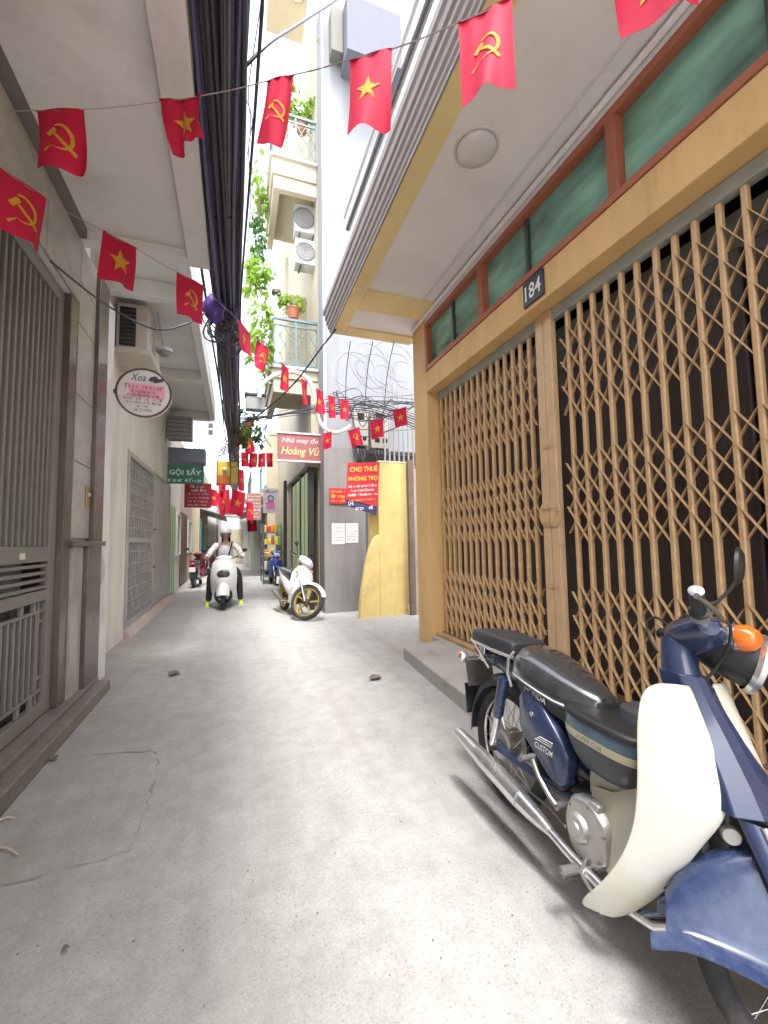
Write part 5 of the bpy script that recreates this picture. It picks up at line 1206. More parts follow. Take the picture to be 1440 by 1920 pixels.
o, p, a, b = board('red_sign', 'dark red sign with white lines of print below the green sign', 346, 905, 396, 952, 11.6, M('crimson_sign', (0.42, 0.02, 0.045), 0.5, var=0.1))
W_, H_, cx = b.x-a.x, a.z-b.z, (a.x+b.x)/2
for k in range(6): scrawl((cx, 11.594, a.z-H_*(0.14+0.15*k)), (1, 0, 0), (0, 0, 1), W_*(0.6 if k < 2 else 0.75), H_*(0.12 if k < 2 else 0.08), WPR, p, seed=90+k)
o, p, a, b = board('grey_sign_box', 'weathered grey box sign seen edge on above the salon awning', 314, 778, 359, 824, 10.3, M('weathered_grey', (0.25, 0.24, 0.245), 0.7, var=0.15, scale=6), th=0.3)
for k in range(5): G().box((a.x, 10.294, a.z-(a.z-b.z)*(0.15+0.18*k)-0.006), (b.x, 10.2995, a.z-(a.z-b.z)*(0.15+0.18*k)+0.006)).obj('board_seam', ENG, p, world=True)
o, p, a, b = board('blue_awning_front', 'dark blue grey awning front above the green salon sign', 312, 838, 384, 868, 10.75, BLG, 'awning', th=0.5)
o, p, a, b = board('white_sign', 'white sign with a vertical row of dark characters far up on the left', 362, 765, 402, 830, 13.2, ACW)
for k in range(3): G().box((b.x-0.17, 13.19, a.z-0.35-k*0.2), (b.x-0.05, 13.199, a.z-0.22-k*0.2)).obj('lettering', INK, p, world=True)
# signs of the right row
o, p, a, b = board('pink_poster', 'pale poster with pink picture beside the black post on the right', 493, 915, 522, 962, 11.4, M('poster_grey', (0.6, 0.56, 0.6), 0.5, var=0.08), 'poster')
G().prism([(a.x+0.1+0.0, 11.394, b.z+0.1), (b.x-0.08, 11.394, b.z+0.1), (b.x-0.12, 11.394, b.z+0.33), (a.x+0.06, 11.394, b.z+0.28)], (0, 0.002, 0)).obj('picture', M('poster_pink', (0.7, 0.18, 0.48), 0.5, var=0.1), p, world=True)
G().torus(((a.x+b.x)/2, 11.394, (a.z+b.z)/2+0.06), (0, 1, 0), 0.07, 0.012, 20, 5).obj('emblem', NVY, p, world=True)
scrawl(((a.x+b.x)/2, 11.394, a.z-0.09), (1, 0, 0), (0, 0, 1), (b.x-a.x)*0.8, 0.06, INK, p, seed=120)
o, p, a, b = board('brick_poster', 'dull red poster with rows of print beyond the flags', 462, 925, 490, 975, 15.5, M('poster_brick', (0.30, 0.16, 0.14), 0.6, var=0.2), 'poster')
for k in range(7): scrawl(((a.x+b.x)/2, 15.494, a.z-(a.z-b.z)*(0.1+0.13*k)), (1, 0, 0), (0, 0, 1), (b.x-a.x)*0.8, 0.06, WPR, p, seed=130+k)
# yellow orange lightbox lantern
YL = M('lantern_yellow', (0.75, 0.50, 0.07), 0.4, var=0.15, scale=5); ORG = M('lantern_orange', (0.62, 0.17, 0.03), 0.4, var=0.2, scale=6)
a, b = atY(407, 864, 12.0), atY(447, 908, 12.0)
ln = thing('lantern_sign', 'yellow and orange box sign hanging under the cable bundle', 'sign', ((a.x+b.x)/2, 12.0, b.z))
m_ = a.x+(b.x-a.x)*0.62; zm = b.z+(a.z-b.z)*0.35
G().box((a.x, 12.0, zm+0.003), (m_, 12.3, a.z)).obj('panel', YL, ln, world=True, bevel=0.01); G().box((a.x, 12.0, b.z), (m_, 12.3, zm)).obj('panel', ORG, ln, world=True, bevel=0.01)
G().box((m_+0.004, 11.98, b.z+0.05), (b.x, 12.3, a.z-0.02)).obj('side_panel', M('lantern_lemon', (0.8, 0.66, 0.12), 0.4, var=0.1), ln, world=True, bevel=0.01)
for (p0, p1) in ((a.x, 0), (m_, 0), (b.x, 0)): G().box((p0-0.015, 11.96, b.z-0.03), (p0+0.015, 12.31, a.z+0.04)).obj('frame', BRN, ln, world=True)
G().ball(((a.x+m_)/2+0.03, 11.98, zm+(a.z-zm)*0.4), 0.07, 14, 8).obj('lamp', LAMPW, ln, world=True)
# stall of goods on the right
stl = thing('goods_rack', 'rack of colourful packets and fruit standing by the right wall', 'rack', (1.25, 14.5, 0))
for x in (0.86, 1.4):
    for y in (14.0, 15.4): G().box((x-0.02, y-0.02, 0), (x+0.02, y+0.02, 1.95)).obj('upright', RAIL, stl, world=True)
for z in (0.45, 0.85, 1.25, 1.65): G().box((0.84, 13.98, z), (1.42, 15.42, z+0.02)).obj('shelf', STRP, stl, world=True)
cols = [M('packet_orange', (0.7, 0.25, 0.03), 0.4, var=0.2), M('packet_yellow', (0.75, 0.5, 0.05), 0.4, var=0.2), M('packet_red', (0.55, 0.04, 0.04), 0.4, var=0.2), M('packet_green', (0.1, 0.32, 0.08), 0.4, var=0.2), M('packet_brown', (0.25, 0.14, 0.07), 0.5, var=0.2), PAP]
rr2 = random.Random(5); cn = ['orange', 'yellow', 'red', 'green', 'brown', 'white']; ordn = ['first', 'second', 'third', 'fourth', 'fifth', 'sixth', 'seventh']; shelfn = ['lowest', 'second', 'third', 'top']
for zi, z in enumerate((0.47, 0.87, 1.27, 1.67)):
    x = 0.87; k = 0
    while x < 1.36:
        w = rr2.uniform(0.07, 0.11); h = rr2.uniform(0.16, 0.3); c = rr2.randrange(6)
        pk_ = G().box((x, 14.0, z), (x+w, 14.0+0.14, z+h)).obj('packet', cols[c], None, bevel=0.02)
        tag(pk_, f'{cn[c]} packet, {ordn[k]} from the left on the {shelfn[zi]} shelf of the goods rack', 'packet', 'packets on the goods rack')
        x += w+0.012; k += 1
# ================================================================== OVERHEAD CABLES
CBL = M('black_cable', (0.045, 0.041, 0.055), 0.42, var=0.25, scale=3); CBL2 = M('haze_tinted_cable', (0.10, 0.085, 0.175), 0.38, var=0.2, scale=3)  # purple tint puts lens haze into the cable colours
CBL3 = M('grey_cable', (0.16, 0.155, 0.17), 0.5, var=0.2, scale=3)
rr3 = random.Random(3)
cb = thing('cable_bundle', 'thick bundle of dark telephone and power cables running overhead along the alley', 'cable bundle', (-0.09, 4, 3.9))
ysamp = [-2.5+0.62*i for i in range(41)]
for k in range(78):
    r0 = 0.142*math.sqrt(rr3.random()); a0 = rr3.uniform(0, 2*math.pi); ph = rr3.uniform(0, 6); fr2 = rr3.uniform(0.3, 0.9); loose = 1.0 if k > 8 else 1.2
    pth = []
    for y in ysamp:
        t = (y+2.5)/24.8
        cx = -0.150+0.105*min(1, max(0, (y-1)/12)); cz = 3.98-0.10*math.sin(min(1, max(0, (y-1)/12))*math.pi)-0.02*max(0, y-13)
        rad = (r0+0.028*math.sin(y*fr2+ph))*loose; an = a0+0.35*math.sin(y*0.35+ph)
        sq = 0.9+0.45*max(0, min(1, (4.2-y)/2.4))
        sg2 = -0.13*math.sin(y*0.7+ph)**2 if k < 9 else 0.0
        pth.append((cx+rad*sq*math.cos(an), y, cz+rad*1.05*math.sin(an)+sg2))
    G().tube(pth, rr3.uniform(0.007, 0.0165), 6).obj('cable', (CBL2 if k % 3 == 0 else (CBL3 if k % 7 == 1 else CBL)), cb, world=True)
# a few ties round the bundle
for y in (1.9, 3.3, 5.6, 8.2): G().torus((-0.165+0.12*max(0, (y-1)/12), y, 3.96), (0, 1, 0), 0.15, 0.006, 28, 6).obj('tie', BLKP, cb, world=True)
# coil of slack cable under it
c = atY(425, 628, 4.55)
cl = thing('cable_coil', 'tangled coil of slack black cable hanging below the overhead bundle', 'cable coil', (c.x, 4.55, c.z))
for k in range(13):
    R0 = rr3.uniform(0.09, 0.21); cc = c+Vector((rr3.uniform(-0.12, 0.06), rr3.uniform(-0.1, 0.25), rr3.uniform(-0.10, 0.22))); tl_ = rr3.uniform(-0.5, 0.5); t2 = rr3.uniform(-0.6, 0.6)
    pth = []
    for j in range(30):
        t = 2*math.pi*j/30; q = Vector((R0*math.cos(t)*(1+0.1*math.sin(3*t+k)), R0*0.3*math.sin(t+tl_), R0*1.15*math.sin(t)))
        q.rotate(Matrix.Rotation(t2, 3, 'Z')); pth.append(cc+q)
    G().tube(pth, rr3.uniform(0.006, 0.011), 6, closed=True).obj('loop', CBL, cl, world=True)
c = atY(402, 580, 4.4)
pb = thing('purple_bag', 'purple plastic bag tied to the cables beside a red flag', 'bag', (c.x, 4.4, c.z-0.13))
g = G(); rs = []
for i in range(9):
    t = i/8; rr_ = 0.095*math.sin(math.pi*min(1, t*0.9+0.1))**0.7+0.01
    rs.append([(c.x+rr_*math.cos(a)*(1+0.18*math.sin(3*a+i)), 4.4+rr_*0.7*math.sin(a)*(1+0.15*math.cos(4*a+i*2)), c.z+0.15-0.3*t) for a in [2*math.pi*j/18 for j in range(18)]])
g.rings(rs).obj('bag', M('purple_plastic', (0.13, 0.06, 0.32), 0.35, var=0.2, trans=0.2), pb, world=True)
G().torus((c.x, 4.4, c.z+0.15), (0, 0, 1), 0.02, 0.006, 12, 5).obj('knot', BLKP, pb, world=True)
def wire(nm, label, pts, r=0.007, mat=None, k=8, cat='wire'):
    o = G().tube(smooth(pts, k), r, 6).obj(nm, mat or CBL, None); tag(o, label, cat); return o
wire('wire', 'single black wire drooping from the left wall to the cable bundle', [atX(95, 490, XL+0.02), atD(200, 572, 3.6), atD(290, 617, 3.9), atD(350, 607, 4.1), atD(390, 585, 4.2), Vector((-0.15, 4.6, 3.75))], 0.008)
wire('wire', 'thick black cable crossing the sky slot from the bundle to the upper right', [Vector((-0.02, 2.35, 3.95)), atD(500, 85, 2.4), atD(560, 45, 2.8), atD(640, -8, 3.6), atD(700, -60, 4.5)], 0.010)
wire('wire', 'black cable running from the cornice corner down to the junction box', [atD(648, 575, 5.6), atD(633, 612, 5.7), atD(600, 655, 5.9), atD(555, 715, 6.3), atD(505, 762, 6.8), atD(470, 790, 7.2)], 0.013)
wire('wire', 'thin wire hanging down beside the overhead bundle against the sky', [atD(492, -10, 3.4), atD(478, 80, 3.5), atD(466, 170, 3.8), atD(470, 240, 4.2), atD(462, 300, 4.6)], 0.005)
wire('wire', 'thin kinked wire running down the sky slot left of the balconies', [atD(455, 170, 4.6), atD(473, 225, 5.0), atD(466, 280, 5.4), atD(470, 380, 6.0), atD(462, 470, 7.0)], 0.006)
for k in range(7):
    wire('wire', ['topmost','second','third','fourth','fifth','sixth','lowest'][k]+' of the black wires strung from the bundle to the meter pillar', [atD(447, 780+k*3, 7.5), atD(520, 772+k*2+4*math.sin(k), 7.4), atD(600, 757+k*3, 7.3), atD(676, 748+k*4, 7.2), atD(735, 763+k*4, 6.9), atD(800, 785+k*5, 6.6)], 0.006+0.003*(k % 3))
for k, (x0, x1) in enumerate(((657, 648), (699, 684), (739, 720))):
    wire('wire', ['left', 'middle', 'right'][k]+' thin wire hanging from the soffit end down to the meters', [atD(x0, 640, 6.0), atD((x0+x1)/2-3, 700, 6.6), atD(x1, 765, 7.1)], 0.006)
rr6 = random.Random(8)
for k in range(14):
    y0_, y1_ = rr6.uniform(735, 775), rr6.uniform(750, 800); xm = rr6.uniform(640, 740)
    o_ = wire('wire', 'thin black wire in the tangle in front of the meter boxes', [atD(rr6.uniform(596, 650), y0_, 7.3), atD(xm-20, y0_+rr6.uniform(-15, 25), 7.25), atD(xm, rr6.uniform(740, 800), 7.2), atD(xm+25, y1_+rr6.uniform(-20, 20), 7.1), atD(rr6.uniform(740, 800), y1_, 6.7)], rr6.uniform(0.005, 0.010)); o_['group'] = 'wire tangle at the meters'
for k in range(10):
    o_ = wire('wire', 'thin wire looping among the far signs under the cable bundle', [atD(rr6.uniform(395, 440), rr6.uniform(800, 860), 11), atD(rr6.uniform(430, 460), rr6.uniform(800, 880), 11), atD(rr6.uniform(455, 490), rr6.uniform(790, 850), 10.5), atD(rr6.uniform(490, 520), rr6.uniform(770, 840), 9.8)], rr6.uniform(0.005, 0.011)); o_['group'] = 'wires among the far signs'
# loose coils of razor wire in front of the grey wall
rz = thing('razor_wire', 'loose tangle of thin wire coils in front of the grey wall above the meters', 'wire coil', (2.3, 7.3, 3.8))
for k in range(9):
    cc = atD(655+k*13, 695+10*math.sin(k*1.7), 7.1); R0 = 0.36+0.16*math.sin(k*2.3); pth = []
    for j in range(28):
        t = 2*math.pi*j/28; pth.append(cc+Vector((R0*math.cos(t+k)*(0.8+0.1*math.sin(2*t+k)), 0.10*math.sin(t*1.0+k), R0*0.95*math.sin(t+k))))
    G().tube(pth, 0.0045, 5, closed=True).obj('coil', M('galvanised_wire', (0.16, 0.16, 0.165), 0.5, metal=0.5), rz, world=True)
# tangle of wires over the salon awning
for k in range(9):
    wire('wire', ['highest','second highest','third','fourth','fifth','sixth','seventh','second lowest','lowest'][k]+' black wire sagging across the awning on the left', [atD(312, 838+k*4, 10.2), atD(340, 848+k*3+3*math.sin(k*2), 10.3), atD(375, 838+k*2.5, 10.5), atD(410, 838+k*2, 11.0), atD(438, 836+k, 11.4)], 0.008)
# white conduit arch and its grey box
wire('conduit', 'white plastic conduit arching from the grey box to the meter pillar', [atD(486, 745, 7.3), atD(492, 722, 7.3), atD(515, 704, 7.3), atD(550, 697, 7.35), atD(578, 712, 7.4), atD(590, 745, 7.45), atD(597, 785, 7.5), atD(612, 806, 7.5), atD(635, 811, 7.5), atD(658, 798, 7.55)], 0.036, M('white_conduit', (0.66, 0.66, 0.63), 0.4, var=0.05), 8, 'pipe')
a, b = atD(461, 735, 7.3), atD(498, 766, 7.3)
jb = thing('junction_box', 'grey junction box with an arched lid hanging among the wires', 'junction box', ((a.x+b.x)/2, a.y, b.z))
JBM = M('grey_box_plastic', (0.23, 0.23, 0.22), 0.5, var=0.12)
G().box((a.x, a.y, b.z), (b.x, a.y+0.18, a.z-0.05)).obj('case', JBM, jb, world=True, bevel=0.012)
G().box((a.x-0.02, a.y-0.02, a.z-0.048), (b.x+0.02, a.y+0.2, a.z)).obj('lid', ENG, jb, world=True, bevel=0.01)
G().cyl(((a.x+b.x)/2+0.03, a.y+0.08, a.z), ((a.x+b.x)/2+0.03, a.y+0.08, a.z+0.12), 0.02, n=10).obj('spigot', JBM, jb, world=True)
# small propane-like bottle shape / vent pipe on the balcony
c = atY(518, 560, YH+0.4)
vp = thing('vent_pipe', 'thin chimney pipe with a dark cap on the lower balcony', 'pipe', (c.x, c.y, c.z-0.35))
G().cyl((c.x, c.y, c.z-0.4), (c.x, c.y, c.z+0.1), 0.03, n=10).obj('pipe', BEI, vp, world=True)
G().lathe([(0, 0.2), (0.09, 0.17), (0.10, 0.1), (0.05, 0.08), (0.03, 0.08)], c, (0, 0, 1), 16).obj('cap', ENG, vp, world=True)
# ================================================================== PLANTS on the balconies
LEAF = M('leaf_light', (0.20, 0.33, 0.035), 0.5, var=0.35, scale=9, trans=0.45); LEAF2 = M('leaf_dark', (0.06, 0.15, 0.03), 0.5, var=0.35, scale=9, trans=0.35)
STEM = M('stem', (0.14, 0.11, 0.05), 0.8, var=0.2)
def plant(label, c, rx, ry, rz, n, size, mat, seed, droop=0.3, pot=True):
    rr_ = random.Random(seed); o = thing('balcony_plant', label, 'plant', (c.x, c.y, c.z-rz), group=None)
    g = G(); cl_ = []
    for k in range(max(4, n//22)):
        cl_.append((c+Vector((rr_.uniform(-1, 1)*rx, rr_.uniform(-1, 1)*ry, rr_.uniform(-1, 1)*rz)), rr_.uniform(0.25, 0.5)))
    for k in range(n):
        cc, sp_ = cl_[k % len(cl_)]
        p = cc+Vector((rr_.gauss(0, 0.4)*rx*sp_*1.6, rr_.gauss(0, 0.4)*ry*sp_*1.6, rr_.gauss(0, 0.4)*rz*sp_*1.6))
        d = Vector((rr_.uniform(-1, 1), rr_.uniform(-1, 1), rr_.uniform(-1, 0.6)-droop)).normalized(); u = d.orthogonal().normalized(); u.rotate(Matrix.Rotation(rr_.uniform(0, 6.28), 3, d)); nn = d.cross(u)
        L_ = size*rr_.uniform(0.6, 1.3); w_ = L_*0.3
        g.add([p, p+d*L_*0.35+u*w_+nn*L_*0.05, p+d*L_*0.75+u*w_*0.7, p+d*L_-nn*L_*0.1, p+d*L_*0.75-u*w_*0.7, p+d*L_*0.35-u*w_+nn*L_*0.05], [(0, 1, 2, 3), (0, 3, 4, 5)])
    lf = g.obj('foliage', mat, o, world=True, smooth=False, fix=False); lf['kind'] = 'stuff'
    for cc, _ in cl_[:6]: G().tube(smooth([c+Vector((0, 0, -rz)), c.lerp(cc, 0.5)+Vector((0, 0, -0.05)), cc], 4), 0.008, 5).obj('stem', STEM, o, world=True)
    if pot: G().lathe([(0, -0.2), (0.10, -0.2), (0.14, 0.0), (0.15, 0.0), (0.15, 0.03), (0.12, 0.03)], c+Vector((0, 0, -rz)), (0, 0, 1), 20).obj('pot', TERR, o, world=True)
    return o
plant('bright green plant behind the top balcony railing', atY(565, 212, YH+0.6), 0.32, 0.3, 0.28, 260, 0.13, LEAF, 1)
plant('leafy green climber hanging along the upper edge of the balcony house', atY(487, 365, YH+0.9), 0.14, 0.5, 0.7, 260, 0.12, LEAF, 2, 0.6, False)
plant('darker green climber on the middle edge of the balcony house', atY(482, 460, YH+1.2), 0.13, 0.4, 0.4, 190, 0.13, LEAF2, 3, 0.6, False)
plant('yellow green bushy plant at the left of the lower balcony', atY(483, 530, YH+0.6), 0.2, 0.4, 0.36, 320, 0.13, LEAF, 4, 0.5, False)
plant('large bright green creeper spilling below the lower balcony corner', atY(490, 635, YH+0.1), 0.2, 0.3, 0.55, 330, 0.13, LEAF, 5, 0.6, False)
plant('small green potted plant behind the lower balcony railing', atY(550, 568, YH+0.4), 0.26, 0.22, 0.16, 180, 0.11, LEAF, 6)
plant('bright green leaves beside the downpipe at the top of the grey wall', atY(612, 40, YP+0.25), 0.06, 0.15, 0.6, 150, 0.13, LEAF, 7, 0.5, False)
plant('dusty green plant among the wires under the maroon shop sign edge', atY(470, 800, 9.6), 0.22, 0.3, 0.3, 260, 0.11, LEAF2, 8, 0.5, False)
# ================================================================== FLAGS
FR = M('flag_red', (0.70, 0.017, 0.08), 0.7, var=0.08, scale=6, trans=0.4); FY = M('flag_yellow', (0.74, 0.40, 0.03), 0.7, var=0.06, trans=0.3); STRG = M('string', (0.35, 0.31, 0.29), 0.8)
def star_pts(r=0.30):
    return [(r*(1 if k % 2 == 0 else 0.40)*math.sin(math.pi*k/5), r*(1 if k % 2 == 0 else 0.40)*math.cos(math.pi*k/5)) for k in range(10)]
def hs_parts():
    """sickle ring, sickle handle, hammer head and hammer handle as quad strips, y up, unit about 0.6 high"""
    out = []
    st_ = []
    for k in range(15):                      # crescent blade, thickest in the middle
        t = R(115)-R(235)*k/14; th = 0.012+0.055*math.sin(math.pi*min(1, (k+1.5)/15))
        st_.append(((0.02+0.25*math.cos(t), 0.02+0.25*math.sin(t)), (0.02+(0.25-th)*math.cos(t), 0.02+(0.25-th)*math.sin(t))))
    out.append(st_)
    out.append([((-0.135, -0.20), (-0.105, -0.165)), ((-0.25, -0.31), (-0.285, -0.275))])
    out.append([((0.225, -0.285), (0.275, -0.235)), ((-0.10, 0.05), (-0.06, 0.09))])
    out.append([((-0.23, 0.06), (-0.165, -0.005)), ((-0.09, 0.20), (-0.025, 0.135))])
    return out
def flag(label, tl, tr, dl, dr, h, kind, sway=(0.0, 0.0), wv=0.02, seed=0, group='flags on the strings'):
    A, B = atD(tl[0], tl[1], dl), atD(tr[0], tr[1], dr); W = (B-A).length; xd = (B-A).normalized()
    nrm = xd.cross(Vector((0, 0, -1))).normalized()
    if nrm.dot(CAM-A) < 0: nrm = -nrm
    o = thing('flag', label, 'flag', ((A.x+B.x)/2, (A.y+B.y)/2, (A.z+B.z)/2-h), group=group)
    rr_ = random.Random(seed); p1, p2 = rr_.uniform(0, 6), rr_.uniform(0, 6)
    wv = wv*rr_.uniform(0.8, 1.6); f3 = rr_.uniform(11, 16)
    def P(s, t):
        p = A.lerp(B, s)+Vector((0, 0, -h*t))+xd*(sway[0]*t)+nrm*sway[1]*t*t
        return p+nrm*(wv*(0.25+t)*math.sin(5.2*s+2.2*t+p1)+wv*0.5*t*math.sin(9*s+p2)+wv*0.22*math.sin(f3*s+3*t+p2))+Vector((0, 0, 0.004*t*math.sin(7*s+p2)))
    G().sheet([[P(j/12, i/14) for j in range(13)] for i in range(15)], 0.0008).obj('cloth', FR, o, world=True, sharp=80)
    G().tube([A.lerp(B, k/6)+nrm*wv*0.25*math.sin(5.2*k/6+p1) for k in range(7)], 0.0045, 5).obj('hem', M('hem_red', (0.42, 0.01, 0.035), 0.7), o, world=True)
    asp = h/W; e = G()
    mir = 1 if atD(tl[0], tl[1], dl).x < B.x or True else -1
    for side in (1, -1):
        off = 0.0022*side
        def Q(x, y):
            s, t = 0.5+mir*x*(1.0 if asp > 1 else asp), 0.5-y*(1.0/asp if asp > 1 else 1.0)
            e_ = 1e-3; q = P(s, t); return q+nrm*(off+(0.0014 if side > 0 else -0.0014))
        if kind == 'star':
            sp_ = star_pts(0.30); vs = [Q(0, 0)]
            for (x, y) in sp_: vs += [Q(x*0.5, y*0.5), Q(x, y)]
            fs = []
            for k in range(10):
                a0, a1, b0, b1 = 1+2*k, 2+2*k, 1+2*((k+1) % 10), 2+2*((k+1) % 10); fs += [(0, a0, b0), (a0, a1, b1, b0)]
            e.add(vs, fs)
        else:
            for st_ in hs_parts():
                if len(st_) == 2:
                    (a, b), (c_, d_) = st_; st_ = [((a[0]+(c_[0]-a[0])*i/6, a[1]+(c_[1]-a[1])*i/6), (b[0]+(d_[0]-b[0])*i/6, b[1]+(d_[1]-b[1])*i/6)) for i in range(7)]
                vs = []
                for p_, q_ in st_: vs += [Q(*p_), Q(*q_)]
                e.add(vs, [(2*i, 2*i+2, 2*i+3, 2*i+1) for i in range(len(st_)-1)])
    em = e.obj('emblem', FY, o, world=True, smooth=False, fix=False); em['kind'] = 'stuff'
    em['label'] = 'yellow star' if kind == 'star' else 'yellow hammer and sickle'
    return A, B
S, H = 'star', 'hammer'
near_s = [
 ('red hammer and sickle flag under the left soffit', (67, 207), (155, 205), 2.25, 2.2, 0.34, H, (0.04, 0), 0.018),
 ('red star flag curling against the left side of the cable bundle', (302, 190), (378, 179), 2.25, 2.15, 0.27, S, (0.05, 0.0), 0.03),
 ('red hammer and sickle flag just right of the cable bundle', (500, 152), (550, 140), 2.12, 2.05, 0.345, H, (-0.05, 0), 0.012),
 ('red star flag in front of the grey wall above', (655, 111), (735, 92), 1.88, 1.80, 0.35, S, (-0.02, 0), 0.012),
 ('large red hammer and sickle flag in front of the white soffit', (859, 42), (960, -3), 1.66, 1.58, 0.34, H, (0, 0), 0.012),
 ('red flag cut off by the top right edge before the green windows', (1140, -75), (1280, -135), 1.52, 1.48, 0.34, S, (0.02, 0.03), 0.02)]
left_s = [
 ('red hammer and sickle flag nearest the camera at the left edge', (-10, 305), (84, 372), 1.95, 2.25, 0.31, H, (-0.01, 0.02), 0.015),
 ('red star flag hanging before the marble wall on the left', (194, 432), (255, 466), 2.75, 3.05, 0.325, S, (-0.01, 0), 0.012),
 ('red hammer and sickle flag beside the purple bag', (332, 510), (381, 536), 3.3, 3.55, 0.335, H, (0.005, 0), 0.012),
 ('red flag half hidden behind the cable bundle', (446, 598), (470, 628), 4.3, 4.7, 0.26, S, (0, 0), 0.01),
 ('red hammer and sickle flag in front of the green creeper', (482, 636), (503, 655), 5.0, 5.25, 0.36, H, (-0.03, 0), 0.02),
 ('narrow red star flag left of the white conduit', (527, 679), (541, 692), 5.35, 5.6, 0.34, S, (-0.01, 0), 0.015),
 ('narrow red hammer and sickle flag at the bend of the white conduit', (564, 709), (576, 718), 6.0, 6.25, 0.34, H, (0, 0), 0.015),
 ('narrow red star flag left of the meter pillar edge', (592, 728), (606, 735), 6.3, 6.5, 0.36, S, (0, 0), 0.015),
 ('narrow red hammer and sickle flag left of the meter boxes', (615, 741), (628, 745), 6.6, 6.75, 0.35, H, (0, 0), 0.012),
 ('narrow red star flag touching the left meter box', (638, 748), (654, 752), 6.8, 6.9, 0.32, S, (0, 0), 0.012)]
low_s = [
 ('small red star flag at the right end of the maroon shop sign', (605, 813), (622, 809), 6.9, 6.85, 0.27, S, (0, 0), 0.012),
 ('small red hammer and sickle flag over the left meter box', (652, 808), (674, 801), 6.75, 6.65, 0.29, H, (0.06, 0), 0.015),
 ('small red star flag over the right meter box', (694, 790), (718, 784), 6.5, 6.4, 0.29, S, (0.02, 0), 0.015),
 ('small red star flag before the grey bars of the side lane', (737, 769), (762, 763), 6.2, 6.1, 0.27, S, (0.02, 0), 0.015)]
def line(nm, label, rows, first=None, last=None):
    pts = [first] if first else []
    for i, f in enumerate(rows):
        A, B = flag(*f, seed=hash(f[0][:20]) % 97 if False else i*7+len(rows)); pts += [A, B]
    if last: pts.append(last)
    out = []
    for p, q in zip(pts, pts[1:]):
        for j in range(5): out.append(p.lerp(q, j/5)+Vector((0, 0, -0.006*math.sin(math.pi*j/5)*(q-p).length*3)))
    out.append(pts[-1])
    tag(G().tube(out, 0.0028, 5).obj(nm, STRG, None), label, 'string')
line('flag_string', 'thin string carrying the flags across the alley from soffit to soffit', near_s, atD(-40, 203, 2.4))
line('flag_string', 'thin string of flags running from the left wall away to the meter pillar', left_s, atD(-60, 270, 1.8), atD(672, 757, 7.0))
line('flag_string', 'short string of small flags across the meter boxes', low_s, atD(585, 815, 7.0), atD(785, 757, 6.0))
far_f = [
 ('red star flag hanging over the rider', (436, 917), (461, 925), 12.5, 12.7, 0.75, S, (-0.1, 0)), ('red hammer and sickle flag left of the star flag over the rider', (407, 925), (430, 917), 12.6, 12.4, 0.72, H, (0.1, 0)),
 ('red flag slanting beside the lower end of the cable bundle', (452, 800), (477, 780), 9.6, 9.8, 0.42, S, (-0.16, 0)), ('small red flag left end of the row under the maroon sign', (452, 848), (466, 849), 10.5, 10.6, 0.36, S, (0, 0)),
 ('small red flag second in the row under the maroon sign', (468, 849), (482, 850), 10.7, 10.8, 0.38, H, (0, 0)), ('small red flag third in the row under the maroon sign', (484, 850), (497, 850), 10.9, 11.0, 0.36, S, (0, 0)),
 ('small red flag right end of the row under the maroon sign', (499, 850), (512, 850), 11.0, 11.1, 0.36, H, (0, 0)), ('red flag beside the dark red sign on the left', (394, 916), (406, 920), 12.8, 13, 0.5, S, (0.05, 0)),
 ('red flag on the pole right of the lantern sign', (448, 880), (456, 882), 11.8, 12, 0.6, H, (0.05, 0)), ('pale red flag far off below the star flag', (462, 962), (480, 962), 18, 18.2, 0.8, S, (0.05, 0)), ('red flag lowest of the cluster right of the star flag', (461, 940), (474, 944), 14, 14.2, 0.6, H, (0.05, 0)), ('red flag above the lantern sign beside the bundle', (456, 826), (472, 820), 10.2, 10.4, 0.4, S, (0.1, 0)), ('red flag under the lantern sign left side', (410, 905), (424, 908), 12.2, 12.3, 0.4, S, (0, 0))]
for i, f in enumerate(far_f): flag(*f, wv=0.04, seed=40+i, group='flags far along the alley')
# ================================================================== OTHER BIKES
def paint(nm, c): return M('paint_'+nm, c, 0.28, var=0.08, scale=5, coat=0.5)
LENSW = M('clear_lens', (0.55, 0.57, 0.6), 0.12, var=0.05, coat=0.5)
def alloy(root, c, Rr, mat, ST_=None):
    """wheel with tyre, rim ring and five cast spokes"""
    def mk(g, nm, m, par=None): return (g.xf(ST_) if ST_ is not None else g).obj(nm, m, par or root)
    prof = [(Rr-0.04+0.04*math.cos(t), 0.042*math.sin(t)) for t in [R(-150)+R(300)*k/12 for k in range(13)]]
    mk(G().lathe(prof, c, (0, 1, 0), 40), 'tyre', RUB)
    rim = mk(G().lathe([(Rr-0.062, -0.03), (Rr-0.072, 0), (Rr-0.062, 0.03), (Rr-0.08, 0.03), (Rr-0.088, 0), (Rr-0.08, -0.03), (Rr-0.062, -0.03)], c, (0, 1, 0), 40), 'rim', mat)
    mk(G().lathe([(0, -0.05), (0.05, -0.045), (0.06, 0), (0.05, 0.045), (0, 0.05)], c, (0, 1, 0), 20), 'hub', ENG)
    for k in range(5):
        t = 2*math.pi*k/5+0.3; c_ = Vector(c); e = Vector((math.cos(t), 0, math.sin(t))); f = Vector((math.cos(t+0.22), 0, math.sin(t+0.22)))
        mk(G().bar(c_+e*0.045, c_+e*(Rr-0.08), 0.022, 0.035, up=(0, 1, 0)), 'spoke', mat, rim)
